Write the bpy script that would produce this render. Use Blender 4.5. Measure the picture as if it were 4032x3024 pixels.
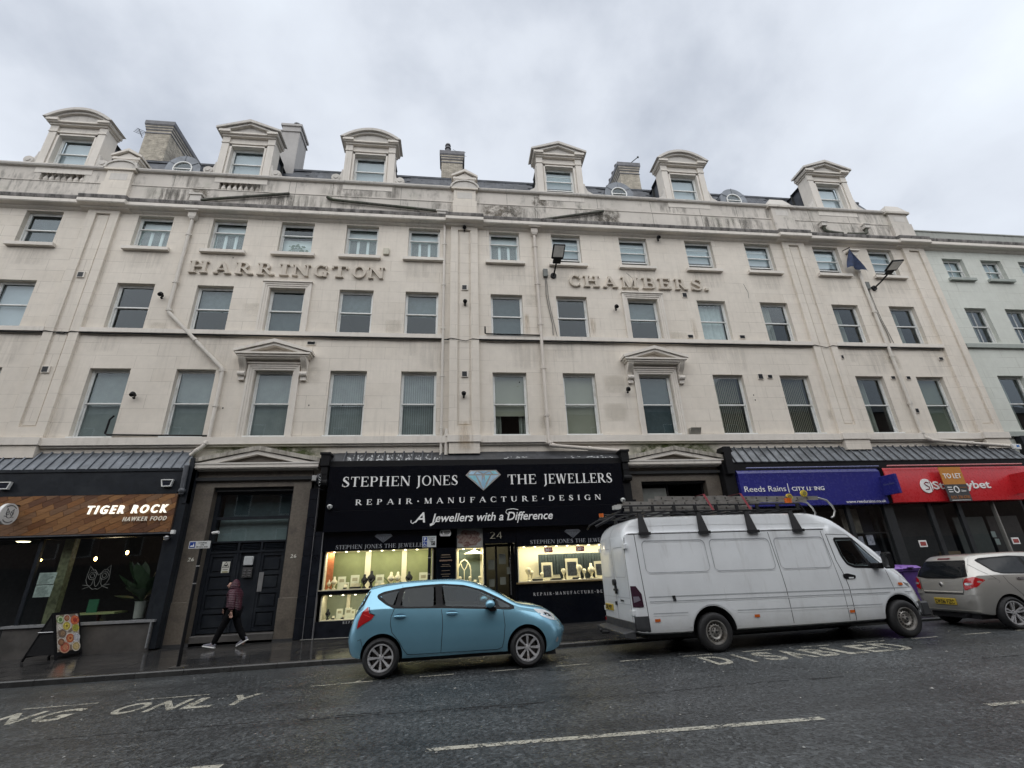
import bpy, bmesh, math, random
from math import radians as R, sin, cos, pi, sqrt
from mathutils import Vector, Matrix
from mathutils.geometry import delaunay_2d_cdt
from mathutils.bvhtree import BVHTree
random.seed(7)
for o in list(bpy.data.objects): bpy.data.objects.remove(o)
S = bpy.context.scene
COL = S.collection
# ---------------------------------------------------------------- camera
PITCH, ROLL, YAW, FPX = 0.381859954, -0.0410123621, 0.129552948, 1860.0
camd = bpy.data.cameras.new('camera'); cam = bpy.data.objects.new('camera', camd); COL.objects.link(cam)
camd.sensor_width = 36.0; camd.lens = 36.0*FPX/4032.0; camd.clip_start = .05; camd.clip_end = 2000
_cy, _sy, _cp, _sp, _cr, _sr = cos(YAW), sin(YAW), cos(PITCH), sin(PITCH), cos(ROLL), sin(ROLL)
_xr = Vector((_cy, -_sy, 0)); _yf = Vector((_sy, _cy, 0)); _zu = Vector((0, 0, 1))
fwd = _yf*_cp + _zu*_sp; up0 = -_yf*_sp + _zu*_cp; rt0 = _xr
rt = rt0*_cr + up0*_sr ; up = -rt0*_sr + up0*_cr
cam.matrix_world = Matrix(((rt.x, up.x, -fwd.x, 0), (rt.y, up.y, -fwd.y, 0), (rt.z, up.z, -fwd.z, 1.6), (0, 0, 0, 1)))
S.camera = cam
# ---------------------------------------------------------------- world and light (overcast, rain)
W = bpy.data.worlds.new('World'); S.world = W; W.use_nodes = True
nt = W.node_tree; nt.nodes.clear()
def wn(t, **k):
    n = nt.nodes.new(t)
    for a, b in k.items(): setattr(n, a, b)
    return n
out = wn('ShaderNodeOutputWorld'); bg = wn('ShaderNodeBackground'); bg2 = wn('ShaderNodeBackground'); add = wn('ShaderNodeAddShader')
sky = wn('ShaderNodeTexSky'); sky.sky_type = 'NISHITA'; sky.sun_disc = False
sky.sun_elevation = R(57); sky.sun_rotation = R(190); sky.dust_density = 3
bg.inputs[1].default_value = 0.012
nt.links.new(sky.outputs[0], bg.inputs[0])
tc = wn('ShaderNodeTexCoord'); mp = wn('ShaderNodeMapping'); mp.inputs['Scale'].default_value = (.9, .9, 1.2)
mp.inputs['Rotation'].default_value = (0.3, 0.5, 0.2)
nz = wn('ShaderNodeTexNoise'); nz.inputs['Scale'].default_value = 2.1; nz.inputs['Detail'].default_value = 8; nz.inputs['Roughness'].default_value = .52
nz.inputs['Distortion'].default_value = .1
rp = wn('ShaderNodeValToRGB')
cr = rp.color_ramp; cr.elements[0].position = .34; cr.elements[0].color = (.45, .49, .56, 1)
cr.elements[1].position = .70; cr.elements[1].color = (.84, .895, .96, 1)
e = cr.elements.new(.48); e.color = (.67, .71, .775, 1)
nt.links.new(tc.outputs['Generated'], mp.inputs[0]); nt.links.new(mp.outputs[0], nz.inputs['Vector'])
nt.links.new(nz.outputs[0], rp.inputs[0]); nt.links.new(rp.outputs[0], bg2.inputs[0]); bg2.inputs[1].default_value = .765
nt.links.new(bg.outputs[0], add.inputs[0]); nt.links.new(bg2.outputs[0], add.inputs[1]); nt.links.new(add.outputs[0], out.inputs[0])
sd = bpy.data.lights.new('sun', 'SUN'); sd.energy = 1.5; sd.angle = R(110); sd.color = (1.0, .975, .94)
sun = bpy.data.objects.new('sun', sd); COL.objects.link(sun)
sun.rotation_euler = (R(33), 0, R(-22))
S.view_settings.view_transform = 'Standard'; S.view_settings.look = 'None'; S.view_settings.exposure = 0.5; S.view_settings.gamma = 1
S.view_settings.use_curve_mapping = False
S.render.engine = 'CYCLES'
S.cycles.max_bounces = 6; S.cycles.transparent_max_bounces = 12; S.cycles.caustics_reflective = False; S.cycles.caustics_refractive = False

D = 15.7            # front face of the terrace wall
def roadz(x): return 0.012 + 0.0105*x
def pavez(x, y=13.5): return 0.105 + 0.008*x + 0.011*(y-11.7)

# ---------------------------------------------------------------- materials
MATS = {}
def srgb(h):
    return tuple(((c/255)/12.92 if c/255 < .04045 else ((c/255+.055)/1.055)**2.4) for c in h)
class NT:
    def __init__(s, name):
        s.m = bpy.data.materials.new(name); s.m.use_nodes = True; s.t = s.m.node_tree; s.t.nodes.clear()
        s.o = s.n('ShaderNodeOutputMaterial'); s.b = s.n('ShaderNodeBsdfPrincipled'); s.l(s.b.outputs[0], s.o.inputs[0])
        s._tc = None
    def n(s, t, **k):
        n = s.t.nodes.new(t)
        for a, b in k.items():
            setattr(n, a, b)
        return n
    def l(s, a, b): s.t.links.new(a, b)
    def obj(s):
        if not s._tc: s._tc = s.n('ShaderNodeNewGeometry')
        return s._tc.outputs['Position']
    def noise(s, sc, det=3, rough=.5, vec=None, scl=None, dist=0):
        n = s.n('ShaderNodeTexNoise'); n.inputs['Scale'].default_value = sc; n.inputs['Detail'].default_value = det
        n.inputs['Roughness'].default_value = rough; n.inputs['Distortion'].default_value = dist
        v = vec or s.obj()
        if scl:
            m = s.n('ShaderNodeMapping'); m.inputs['Scale'].default_value = scl; s.l(v, m.inputs[0]); v = m.outputs[0]
        s.l(v, n.inputs['Vector']); return n.outputs[0]
    def ramp(s, fac, stops):
        r = s.n('ShaderNodeValToRGB'); c = r.color_ramp
        c.elements[0].position = stops[0][0]; c.elements[1].position = stops[-1][0]
        def cc(v): return (v, v, v, 1) if not hasattr(v, '__len__') else tuple(v)+(1,)
        c.elements[0].color = cc(stops[0][1]); c.elements[1].color = cc(stops[-1][1])
        for p, v in stops[1:-1]:
            e = c.elements.new(p); e.color = cc(v)
        s.l(fac, r.inputs[0]); return r.outputs[0]
    def mix(s, fac, a, b, mode='MIX'):
        m = s.n('ShaderNodeMixRGB'); m.blend_type = mode
        for i, v in ((0, fac), (1, a), (2, b)):
            if hasattr(v, 'links'): s.l(v, m.inputs[i])
            elif i == 0: m.inputs[0].default_value = v
            else: m.inputs[i].default_value = tuple(v)+(1,) if len(v) == 3 else v
        return m.outputs[0]
    def math(s, op, a, b=0.0):
        m = s.n('ShaderNodeMath'); m.operation = op
        for i, v in ((0, a), (1, b)):
            if hasattr(v, 'links'): s.l(v, m.inputs[i])
            else: m.inputs[i].default_value = v
        return m.outputs[0]
    def bump(s, h, st=.3, d=.01):
        b = s.n('ShaderNodeBump'); b.inputs['Strength'].default_value = st; b.inputs['Distance'].default_value = d
        s.l(h, b.inputs['Height']); s.l(b.outputs[0], s.b.inputs['Normal'])
    def set(s, **k):
        for a, v in k.items():
            i = s.b.inputs[{'col': 'Base Color', 'rough': 'Roughness', 'metal': 'Metallic', 'spec': 'Specular IOR Level', 'coat': 'Coat Weight', 'crough': 'Coat Roughness', 'em': 'Emission Color', 'es': 'Emission Strength', 'sheen': 'Sheen Weight'}[a]]
            if hasattr(v, 'links'): s.l(v, i)
            elif a in ('col', 'em'): i.default_value = tuple(v)[:3]+(1,)
            else: i.default_value = v
        return s
def mat(name, col, rough=.5, metal=0, var=.12, sc=6, bump=0, bsc=60, spec=.5, coat=0, dirt=None, dsc=1.3):
    """plain painted / stone / plastic surface with some grain and unevenness"""
    if name in MATS: return MATS[name]
    k = NT(name)
    n1 = k.noise(sc, 5, .6)
    f = k.ramp(n1, [(.3, 1-var), (.7, 1+var)])
    c = k.mix(1.0, col, f, 'MULTIPLY')
    if dirt:
        n2 = k.noise(dsc, 5, .65)
        c = k.mix(k.ramp(n2, [(.5, 0), (.72, .7)]), c, dirt)
    k.set(col=c, metal=metal, spec=spec, coat=coat)
    k.set(rough=k.ramp(k.noise(sc*2.1, 3), [(.3, max(0.02, rough-.08)), (.7, min(1, rough+.08))]))
    if bump: k.bump(k.noise(bsc, 4, .6), bump, .01)
    MATS[name] = k.m; return k.m
def glass(name, tint=(.8, .85, .85), refl=.10, alpha=.9, rough=0.0):
    if name in MATS: return MATS[name]
    k = NT(name); t = k.n('ShaderNodeBsdfTransparent'); g = k.n('ShaderNodeBsdfGlossy'); m = k.n('ShaderNodeMixShader')
    t.inputs[0].default_value = tuple(tint)+(1,); g.inputs['Roughness'].default_value = rough; g.inputs[0].default_value = (.86, .95, 1, 1)
    lw = k.n('ShaderNodeLayerWeight'); lw.inputs[0].default_value = .5
    f = k.ramp(k.math('POWER', lw.outputs['Facing'], 3.0), [(0, refl), (1, .95)])
    b = k.n('ShaderNodeBump'); b.inputs['Strength'].default_value = .05; b.inputs['Distance'].default_value = .01
    k.l(k.noise(2.2, 1), b.inputs['Height']); k.l(b.outputs[0], g.inputs['Normal'])
    k.l(f, m.inputs[0]); k.l(t.outputs[0], m.inputs[1]); k.l(g.outputs[0], m.inputs[2]); k.l(m.outputs[0], k.o.inputs[0])
    MATS[name] = k.m; return k.m
def stain_mat(name, col, amt=.8, sc=(6, 6, 1.0), thr=.45):
    if name in MATS: return MATS[name]
    k = NT(name); tc_ = k.n('ShaderNodeTexCoord'); sp = k.n('ShaderNodeSeparateXYZ'); k.l(tc_.outputs['Generated'], sp.inputs[0])
    def hump(s_): return k.math('MULTIPLY', k.math('MULTIPLY', s_, k.math('SUBTRACT', 1.0, s_)), 4.0)
    m_ = k.math('MULTIPLY', hump(sp.outputs[0]), k.math('POWER', hump(sp.outputs[2]), .6))
    f = k.math('MULTIPLY', k.ramp(k.noise(1, 6, .7, scl=sc), [(thr-.08, 0), (thr+.14, 1)]), k.math('MULTIPLY', k.ramp(m_, [(.02, 0), (.6, 1)]), amt))
    k.set(col=k.mix(k.noise(9, 4), col, tuple(c*.6 for c in col)), rough=.9)
    tr = k.n('ShaderNodeBsdfTransparent'); mx = k.n('ShaderNodeMixShader'); k.l(f, mx.inputs[0]); k.l(tr.outputs[0], mx.inputs[1]); k.l(k.b.outputs[0], mx.inputs[2]); k.l(mx.outputs[0], k.o.inputs[0])
    MATS[name] = k.m; return k.m
def emis(name, col, st):
    if name in MATS: return MATS[name]
    k = NT(name); k.set(col=col, em=col, es=st, rough=.6); MATS[name] = k.m; return k.m

def stucco(name, base, joints=True, stain=0.0, var=.05):
    if name in MATS: return MATS[name]
    k = NT(name)
    pos = k.obj()
    big = k.noise(.35, 4, .6); c = k.mix(k.ramp(big, [(.35, 0), (.7, 1)]), tuple(x*(1-var*1.4) for x in base), tuple(min(1, x*(1+var)) for x in base))
    sm = k.noise(3.5, 6, .7); c = k.mix(.5, c, k.mix(1, c, k.ramp(sm, [(.3, .88), (.7, 1.08)]), 'MULTIPLY'))
    # rain-washed grime: faint vertical streaks
    st = k.noise(1.0, 5, .65, scl=(7.0, 7.0, .35))
    low = k.noise(.5, 3, .6)
    stf = k.math('MULTIPLY', k.ramp(st, [(.50, 0), (.74, 1)]), k.ramp(low, [(.42, .12), (.68, 1)]))
    stf = k.math('MULTIPLY', stf, .34+stain)
    c = k.mix(stf, c, (base[0]*.42, base[1]*.42, base[2]*.40))
    h = sm
    if joints:
        sep = k.n('ShaderNodeSeparateXYZ'); k.l(pos, sep.inputs[0]); cmb = k.n('ShaderNodeCombineXYZ')
        k.l(sep.outputs[0], cmb.inputs[0]); k.l(sep.outputs[2], cmb.inputs[1])
        br = k.n('ShaderNodeTexBrick'); br.inputs['Scale'].default_value = 1.0; br.inputs['Brick Width'].default_value = 1.25
        br.inputs['Row Height'].default_value = .4675; br.inputs['Mortar Size'].default_value = .008; br.inputs['Mortar Smooth'].default_value = .6
        br.inputs['Color1'].default_value = (1, 1, 1, 1); br.inputs['Color2'].default_value = (.87, .85, .82, 1); br.inputs['Mortar'].default_value = (.56, .54, .52, 1)
        br.inputs['Bias'].default_value = -.55
        k.l(cmb.outputs[0], br.inputs['Vector'])
        jm = k.noise(.8, 3, .6)
        c2 = k.mix(1, c, br.outputs['Color'], 'MULTIPLY')
        c = k.mix(k.ramp(jm, [(.40, .15), (.62, .85)]), c, c2)
    k.set(col=c, rough=.85, spec=.25)
    k.bump(k.noise(38, 5, .65), .22, .008)
    MATS[name] = k.m; return k.m
CREAM = (.715, .66, .58)
M_wall = stucco('cream_stucco', CREAM)
M_trim = stucco('cream_trim', (.72, .675, .61), joints=False, stain=.1)
M_cornice = stucco('weathered_cornice', (.61, .58, .535), joints=False, stain=.45)
def parapet_mat():
    k = NT('weathered_parapet')
    c = k.mix(k.ramp(k.noise(.6, 5, .6), [(.35, 0), (.7, 1)]), (.55, .515, .465), (.66, .615, .555))
    st = k.noise(1.0, 6, .72, scl=(3.6, 3.6, .7)); lo = k.noise(.65, 4, .7)
    f = k.math('MULTIPLY', k.ramp(st, [(.48, 0), (.64, 1)]), k.ramp(lo, [(.47, .06), (.60, 1)]))
    c = k.mix(k.math('MULTIPLY', f, .72), c, (.13, .125, .115))
    g = k.noise(1.1, 5, .7); c = k.mix(k.math('MULTIPLY', k.ramp(g, [(.56, 0), (.74, 1)]), .35), c, (.22, .25, .17))
    k.set(col=c, rough=.9, spec=.2); k.bump(k.noise(30, 5, .7), .3, .01); MATS['weathered_parapet'] = k.m; return k.m
M_para = parapet_mat()
M_green = stucco('pale_green_stucco', (.62, .64, .585))
M_greentrim = stucco('green_grey_trim', (.36, .39, .36), joints=False)
M_white = mat('white_window_paint', (.74, .75, .73), .35, var=.05, dirt=(.45, .44, .40), dsc=3)
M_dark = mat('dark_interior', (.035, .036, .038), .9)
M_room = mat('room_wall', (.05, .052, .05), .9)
M_glass = glass('window_glass', (.80, .86, .86), .055)
M_shopglass = glass('shop_glass', (.90, .92, .92), .04)
M_slate = mat('wet_slate', (.075, .082, .095), .55, var=.35, sc=2.5, bump=.2, spec=.25, dirt=(.04, .042, .045))
M_lead = mat('grey_lead', (.15, .165, .185), .34, metal=.35, var=.3, sc=2.4, bump=.15, bsc=14)
M_lead2 = mat('dark_lead', (.085, .09, .10), .4, metal=.2, var=.4, sc=3, bump=.25, bsc=10)
M_iron = mat('black_cast_iron', (.008, .008, .009), .5, bump=.2, spec=.2)
M_blackp = mat('black_paint', (.010, .012, .015), .4, var=.2, spec=.3)
M_navy = mat('navy_black_paint', (.012, .015, .020), .42, var=.2, spec=.3, dirt=(.03, .035, .04))
M_chrome = mat('brushed_steel', (.55, .55, .56), .3, metal=1, var=.05)
M_whitel = mat('white_letter', (.86, .86, .84), .45, var=.02)
M_brick = mat('buff_brick', (.44, .40, .33), .85, var=.3, sc=5, bump=.3, dirt=(.13, .12, .11), dsc=.9)
M_bluebrick = mat('dark_engineering_brick', (.12, .12, .13), .5, var=.3)
M_render = stucco('grey_render', (.43, .415, .40), joints=False, stain=.35)
M_pipe = stucco('cream_pipe_paint', (.66, .62, .56), joints=False, stain=.05)
M_moss = mat('mossy_lead', (.10, .10, .085), .9, var=.5, sc=9, bump=.7, bsc=24, dirt=(.06, .075, .04))
M_letter = stucco('letter_paint_with_shade', (.58, .525, .45), joints=False)  # wall cream darkened, so the letters' shadows sit in their colour
M_pale = mat('pale_blind_sky_reflection', (.50, .54, .58), .8, var=.1, sc=1)  # pale blind colour that also paints the sky reflection in the dormer panes

# ---------------------------------------------------------------- mesh helpers
class MB:
    def __init__(s): s.v = []; s.f = []; s.mi = []; s.uv = None
    def add(s, vs, fs, m=0):
        b = len(s.v); s.v += [tuple(p) for p in vs]
        for f in fs: s.f.append(tuple(b+i for i in f)); s.mi.append(m)
    def box(s, x0, x1, y0, y1, z0, z1, m=0):
        s.add([(x0, y0, z0), (x1, y0, z0), (x1, y1, z0), (x0, y1, z0), (x0, y0, z1), (x1, y0, z1), (x1, y1, z1), (x0, y1, z1)],
              [(0, 3, 2, 1), (4, 5, 6, 7), (0, 1, 5, 4), (1, 2, 6, 5), (2, 3, 7, 6), (3, 0, 4, 7)], m)
    def prism(s, poly, a0, a1, axis='y', m=0):
        """poly in the two other axes, extruded from a0 to a1 along axis"""
        n = len(poly)
        def P(u, w, a): return {'y': (u, a, w), 'x': (a, u, w), 'z': (u, w, a)}[axis]
        vs = [P(u, w, a0) for u, w in poly] + [P(u, w, a1) for u, w in poly]
        s.add(vs, [tuple(range(n)), tuple(range(2*n-1, n-1, -1))] + [(i, i+n, (i+1) % n+n, (i+1) % n) for i in range(n)], m)
    def cyl(s, p0, p1, r0, r1=None, n=12, m=0, caps=True):
        p0 = Vector(p0); p1 = Vector(p1); r1 = r0 if r1 is None else r1
        d = (p1-p0).normalized(); a = d.orthogonal().normalized(); b = d.cross(a)
        vs = []
        for p, r in ((p0, r0), (p1, r1)):
            for i in range(n):
                t = 2*pi*i/n; vs.append(p + a*(r*cos(t)) + b*(r*sin(t)))
        fs = [(i, (i+1) % n, (i+1) % n+n, i+n) for i in range(n)]
        if caps: fs += [tuple(range(n-1, -1, -1)), tuple(range(n, 2*n))]
        s.add(vs, fs, m)
    def tube(s, pts, r, n=8, m=0):
        pts = [Vector(p) for p in pts]; vs = []; prev = None
        for i, p in enumerate(pts):
            d = ((pts[min(i+1, len(pts)-1)]-pts[max(i-1, 0)])).normalized()
            if prev is None: a = d.orthogonal().normalized()
            else: a = (prev - d*prev.dot(d)).normalized()
            prev = a; b = d.cross(a); rr = r[i] if hasattr(r, '__len__') else r
            for k in range(n):
                t = 2*pi*k/n; vs.append(p + a*(rr*cos(t)) + b*(rr*sin(t)))
        fs = []
        for i in range(len(pts)-1):
            for k in range(n):
                fs.append((i*n+k, i*n+(k+1) % n, (i+1)*n+(k+1) % n, (i+1)*n+k))
        fs += [tuple(range(n-1, -1, -1)), tuple((len(pts)-1)*n+k for k in range(n))]
        s.add(vs, fs, m)
    def lathe(s, prof, c, axis='z', n=16, m=0):
        """prof: list of (r, a)"""
        vs = []
        for r, a in prof:
            for k in range(n):
                t = 2*pi*k/n; u, w = r*cos(t), r*sin(t)
                vs.append({'z': (c[0]+u, c[1]+w, c[2]+a), 'y': (c[0]+u, c[1]+a, c[2]+w), 'x': (c[0]+a, c[1]+u, c[2]+w)}[axis])
        fs = []
        for i in range(len(prof)-1):
            for k in range(n): fs.append((i*n+k, i*n+(k+1) % n, (i+1)*n+(k+1) % n, (i+1)*n+k))
        fs += [tuple(range(n-1, -1, -1)), tuple((len(prof)-1)*n+k for k in range(n))]
        s.add(vs, fs, m)
    def quad(s, a, b, c, d, m=0): s.add([a, b, c, d], [(0, 1, 2, 3)], m)
    def sphere(s, c, r, nu=12, nv=8, m=0, sc=(1, 1, 1)):
        vs = []; fs = []
        for j in range(nv+1):
            ph = pi*j/nv
            for i in range(nu):
                t = 2*pi*i/nu
                vs.append((c[0]+r*sc[0]*sin(ph)*cos(t), c[1]+r*sc[1]*sin(ph)*sin(t), c[2]+r*sc[2]*cos(ph)))
        for j in range(nv):
            for i in range(nu): fs.append((j*nu+i, (j+1)*nu+i, (j+1)*nu+(i+1) % nu, j*nu+(i+1) % nu))
        s.add(vs, fs, m)
    def mesh(s, name, mats, smooth=None, fix=True, bevel=0):
        me = bpy.data.meshes.new(name); me.from_pydata(s.v, [], s.f)
        for m in (mats if isinstance(mats, (list, tuple)) else [mats]): me.materials.append(m)
        me.polygons.foreach_set('material_index', s.mi)
        if fix:
            bm = bmesh.new(); bm.from_mesh(me)
            if smooth is not None: bmesh.ops.remove_doubles(bm, verts=bm.verts, dist=1e-5)
            if bevel:
                es = [e for e in bm.edges if len(e.link_faces) == 2 and e.calc_face_angle(0) > .5]
                bmesh.ops.bevel(bm, geom=es, offset=bevel, segments=1, affect='EDGES', clamp_overlap=True)
            bmesh.ops.recalc_face_normals(bm, faces=bm.faces); bm.to_mesh(me); bm.free()
        if smooth is not None:
            me.polygons.foreach_set('use_smooth', [True]*len(me.polygons)); me.set_sharp_from_angle(angle=R(smooth))
        me.update(); return me
    def build(s, name, mats, parent=None, smooth=None, loc=None, bevel=0, fix=True, **tags):
        return link(name, s.mesh(name, mats, smooth, fix, bevel), parent, loc, **tags)
def link(name, me, parent=None, loc=None, **tags):
    o = bpy.data.objects.new(name, me); COL.objects.link(o)
    if parent: o.parent = parent
    if loc: o.location = loc
    for k, v in tags.items():
        if v is not None: o[k] = v
    return o
def thing(name, label, cat, loc=(0, 0, 0), rz=0, group=None):
    o = bpy.data.objects.new(name, None); COL.objects.link(o); o.location = loc; o.rotation_euler = (0, 0, rz)
    o.empty_display_size = .2
    o['label'] = label; o['category'] = cat
    if group: o['group'] = group
    return o
def tag(o, label, cat, group=None):
    o['label'] = label; o['category'] = cat
    if group: o['group'] = group
    return o
def dup(o, loc=None, label=None, parent=None, rz=None):
    kids = [c for c in bpy.data.objects if c.parent == o]
    c = o.copy(); COL.objects.link(c)
    if parent: c.parent = parent
    if loc is not None: c.location = loc
    if rz is not None: c.rotation_euler = (0, 0, rz)
    if label: c['label'] = label
    for k in kids: dup(k, parent=c)
    return c
def box(name, x0, x1, y0, y1, z0, z1, m, parent=None, bevel=0, **tags):
    b = MB(); b.box(x0, x1, y0, y1, z0, z1); return b.build(name, m, parent, bevel=bevel, **tags)

# ---------------------------------------------------------------- lettering
def poly_union(polys):
    """union of overlapping polygons -> verts2d, tris"""
    vs = []; fs = []
    for p in polys:
        b = len(vs); vs += [Vector(q) for q in p]; fs.append(list(range(b, b+len(p))))
    r = delaunay_2d_cdt(vs, [], fs, 0, 1e-5)
    def inp(x, y, Q):
        c = False
        for i in range(len(Q)):
            (x0, y0), (x1, y1) = Q[i], Q[i-1]
            if (y0 > y) != (y1 > y) and x < (x1-x0)*(y-y0)/(y1-y0)+x0: c = not c
        return c
    T = []
    for t in r[2]:
        cx, cy = sum(r[0][i][0] for i in t)/len(t), sum(r[0][i][1] for i in t)/len(t)
        if any(inp(cx, cy, Q) for Q in polys): T.append(t)
    return r[0], T
def extrude_flat(mb, vs, tris, fn, depth, m=0):
    """fn(u,v,d)->xyz ; front at d=0, back at d=depth"""
    if not tris: return
    n = len(vs)
    V = [fn(v[0], v[1], 0) for v in vs] + [fn(v[0], v[1], depth) for v in vs]
    F = [tuple(t) for t in tris] + [tuple(i+n for i in reversed(t)) for t in tris]
    cnt = {}
    for t in tris:
        for i in range(len(t)):
            a, b = t[i], t[(i+1) % len(t)]; cnt[(a, b)] = 1
    for (a, b) in cnt:
        if (b, a) not in cnt: F.append((b, a, a+n, b+n))
    mb.add(V, F, m)
def ell(cx, cz, rx, rz, a0, a1, T, t, n=18):
    o = []; i = []
    for k in range(n+1):
        a = R(a0+(a1-a0)*k/n)
        o.append((cx+rx*cos(a), cz+rz*sin(a))); i.append((cx+(rx-T)*cos(a), cz+(rz-t)*sin(a)))
    if abs(a1-a0) >= 360: return [o[:n//2+1]+i[:n//2+1][::-1], o[n//2:]+i[n//2:][::-1]]
    return [o+i[::-1]]
def glyph(ch, T, t, sf, st):
    """serif capital, cap height 1. T thick stem, t thin stem, sf serif reach, st serif thickness -> polys, advance"""
    P = []
    def v(x, w, z0=0, z1=1): P.append([(x-w/2, z0), (x+w/2, z0), (x+w/2, z1), (x-w/2, z1)])
    def h(x0, x1, z, w=t): P.append([(x0, z-w/2), (x1, z-w/2), (x1, z+w/2), (x0, z+w/2)])
    def l(x0, z0, x1, z1, w):
        w2 = w/2*sqrt(1+((x1-x0)/(z1-z0))**2)
        P.append([(x0-w2, z0), (x0+w2, z0), (x1+w2, z1), (x1-w2, z1)])
    def s(x, z, w, a=1, b=1):
        z0, z1 = (0, st) if z == 0 else (1-st, 1)
        P.append([(x-w/2-sf*a, z0), (x+w/2+sf*b, z0), (x+w/2+sf*b, z1), (x-w/2-sf*a, z1)])
    def tick(x, z0, z1, w=None): P.append([(x-(w or st)/2, z0), (x+(w or st)/2, z0), (x+(w or st)/2, z1), (x-(w or st)/2, z1)])
    if ch == ' ': return [], .38
    if ch == 'A': l(.10, 0, .45, 1, t); l(.82, 0, .45, 1, T); h(.2, .72, .33); s(.10, 0, t); s(.82, 0, T); return P, .92
    if ch == 'B': v(.18, T); s(.18, 0, T, 1, 0); s(.18, 1, T, 1, 0); P.extend(ell(.42, .74, .27, .26, -90, 90, T, t)); P.extend(ell(.42, .27, .33, .27, -90, 90, T, t)); h(.18, .43, 1-t/2); h(.18, .43, .51); h(.18, .43, t/2); return P, .8
    if ch in 'CG':
        P.extend(ell(.48, .5, .43, .52, 50, 310, T, t)); tick(.80, .68, .98)
        if ch == 'C': tick(.80, .04, .28, t*.8)
        else: v(.76, T, .0, .42); P.append([(.6, .42-st), (.92, .42-st), (.92, .42), (.6, .42)])
        return P, .93
    if ch == 'D': v(.18, T); s(.18, 0, T, 1, 0); s(.18, 1, T, 1, 0); P.extend(ell(.38, .5, .48, .5, -90, 90, T, t)); h(.18, .4, 1-t/2); h(.18, .4, t/2); return P, .92
    if ch in 'EF':
        v(.18, T); s(.18, 0, T); s(.18, 1, T, 1, 0); h(.18, .66, 1-t/2); h(.18, .52, .52); tick(.66, .76, 1); tick(.52, .42, .62)
        if ch == 'E': h(.18, .70, t/2); tick(.70, 0, .25)
        return P, (.76 if ch == 'E' else .7)
    if ch == 'H':
        for x in (.18, .78): v(x, T); s(x, 0, T); s(x, 1, T)
        h(.18, .78, .52); return P, .98
    if ch == 'I': v(.18, T); s(.18, 0, T); s(.18, 1, T); return P, .38
    if ch == 'J': v(.22, T, -.1, 1); s(.22, 1, T); P.append([(.22+T/2, -.1), (.22-T/2, -.05), (.0, -.26), (.06, -.3)]); return P, .42
    if ch == 'K': v(.18, T); s(.18, 0, T); s(.18, 1, T); l(.3, .5, .72, 1, t); l(.82, 0, .38, .62, T); s(.72, 1, t); s(.82, 0, T); return P, .9
    if ch == 'L': v(.18, T); s(.18, 0, T, 1, 0); s(.18, 1, T); h(.18, .68, t/2); tick(.68, 0, .26); return P, .72
    if ch == 'M': v(.14, t); l(.5, 0, .17, 1, T); l(.5, 0, .86, 1, t); v(.9, T); s(.14, 0, t); s(.9, 0, T); s(.14, 1, t, 1, 0); s(.9, 1, T, 0, 1); return P, 1.06
    if ch == 'N': v(.14, t); l(.78, 0, .17, 1, T); v(.8, t); s(.14, 0, t); s(.14, 1, t, 1, 0); s(.8, 1, t); return P, .94
    if ch == 'O': P.extend(ell(.48, .5, .44, .52, 0, 360, T, t, 28)); return P, .97
    if ch in 'PR':
        v(.18, T); s(.18, 0, T); s(.18, 1, T, 1, 0); P.extend(ell(.42, .73, .28, .27, -90, 90, T, t)); h(.18, .43, 1-t/2); h(.18, .43, .46+t/2)
        if ch == 'R': l(.78, 0, .42, .5, T); s(.78, 0, T, .2, 1)
        return P, (.76 if ch == 'P' else .86)
    if ch == 'S':
        P.extend(ell(.36, .74, .26, .28, 40, 270, T*.9, t)); P.extend(ell(.36, .26, .30, .28, -140, 90, T*.9, t)); P.append([(.14, .62), (.3, .72), (.62, .38), (.48, .28)])
        tick(.56, .70, .97, t*.8); tick(.1, .04, .3, t*.8); return P, .72
    if ch == 'T': v(.38, T); s(.38, 0, T); h(.02, .74, 1-t/2); tick(.03, .74, 1); tick(.73, .74, 1); return P, .78
    if ch == 'U': v(.18, T, .3, 1); v(.76, t, .3, 1); s(.18, 1, T); s(.76, 1, t); P.extend(ell(.46, .32, .28+T/2, .34, 180, 360, T, t)); return P, .94
    if ch == 'W':
        l(.34, 0, .12, 1, T); l(.34, 0, .56, 1, t); l(.80, 0, .56, 1, T); l(.80, 0, 1.04, 1, t); s(.12, 1, T); s(1.04, 1, t); return P, 1.18
    if ch == '.': P.append([(.05, 0), (.25, 0), (.25, .2), (.05, .2)]); return P, .35
    if ch == '*': P.append([(.05, .45), (.2, .28), (.35, .45), (.2, .62)]); return P, .42
    if ch == '2': P.extend(ell(.3, .73, .26, .28, -30, 160, T, t)); P.append([(.02, 0), (.16, 0), (.56, .62), (.42, .66)]); h(.02, .6, t/2+.02, t*1.5); return P, .66
    if ch == '4': v(.45, T); h(.0, .62, .28); P.append([(.0, .26), (.1, .26), (.45, .95), (.40, 1)]); return P, .68
    if ch == '6': P.extend(ell(.32, .3, .28, .31, 0, 360, T, t)); P.extend(ell(.56, .3, .52, .72, 100, 180, T, t)); return P, .68
    return P, .5
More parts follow.
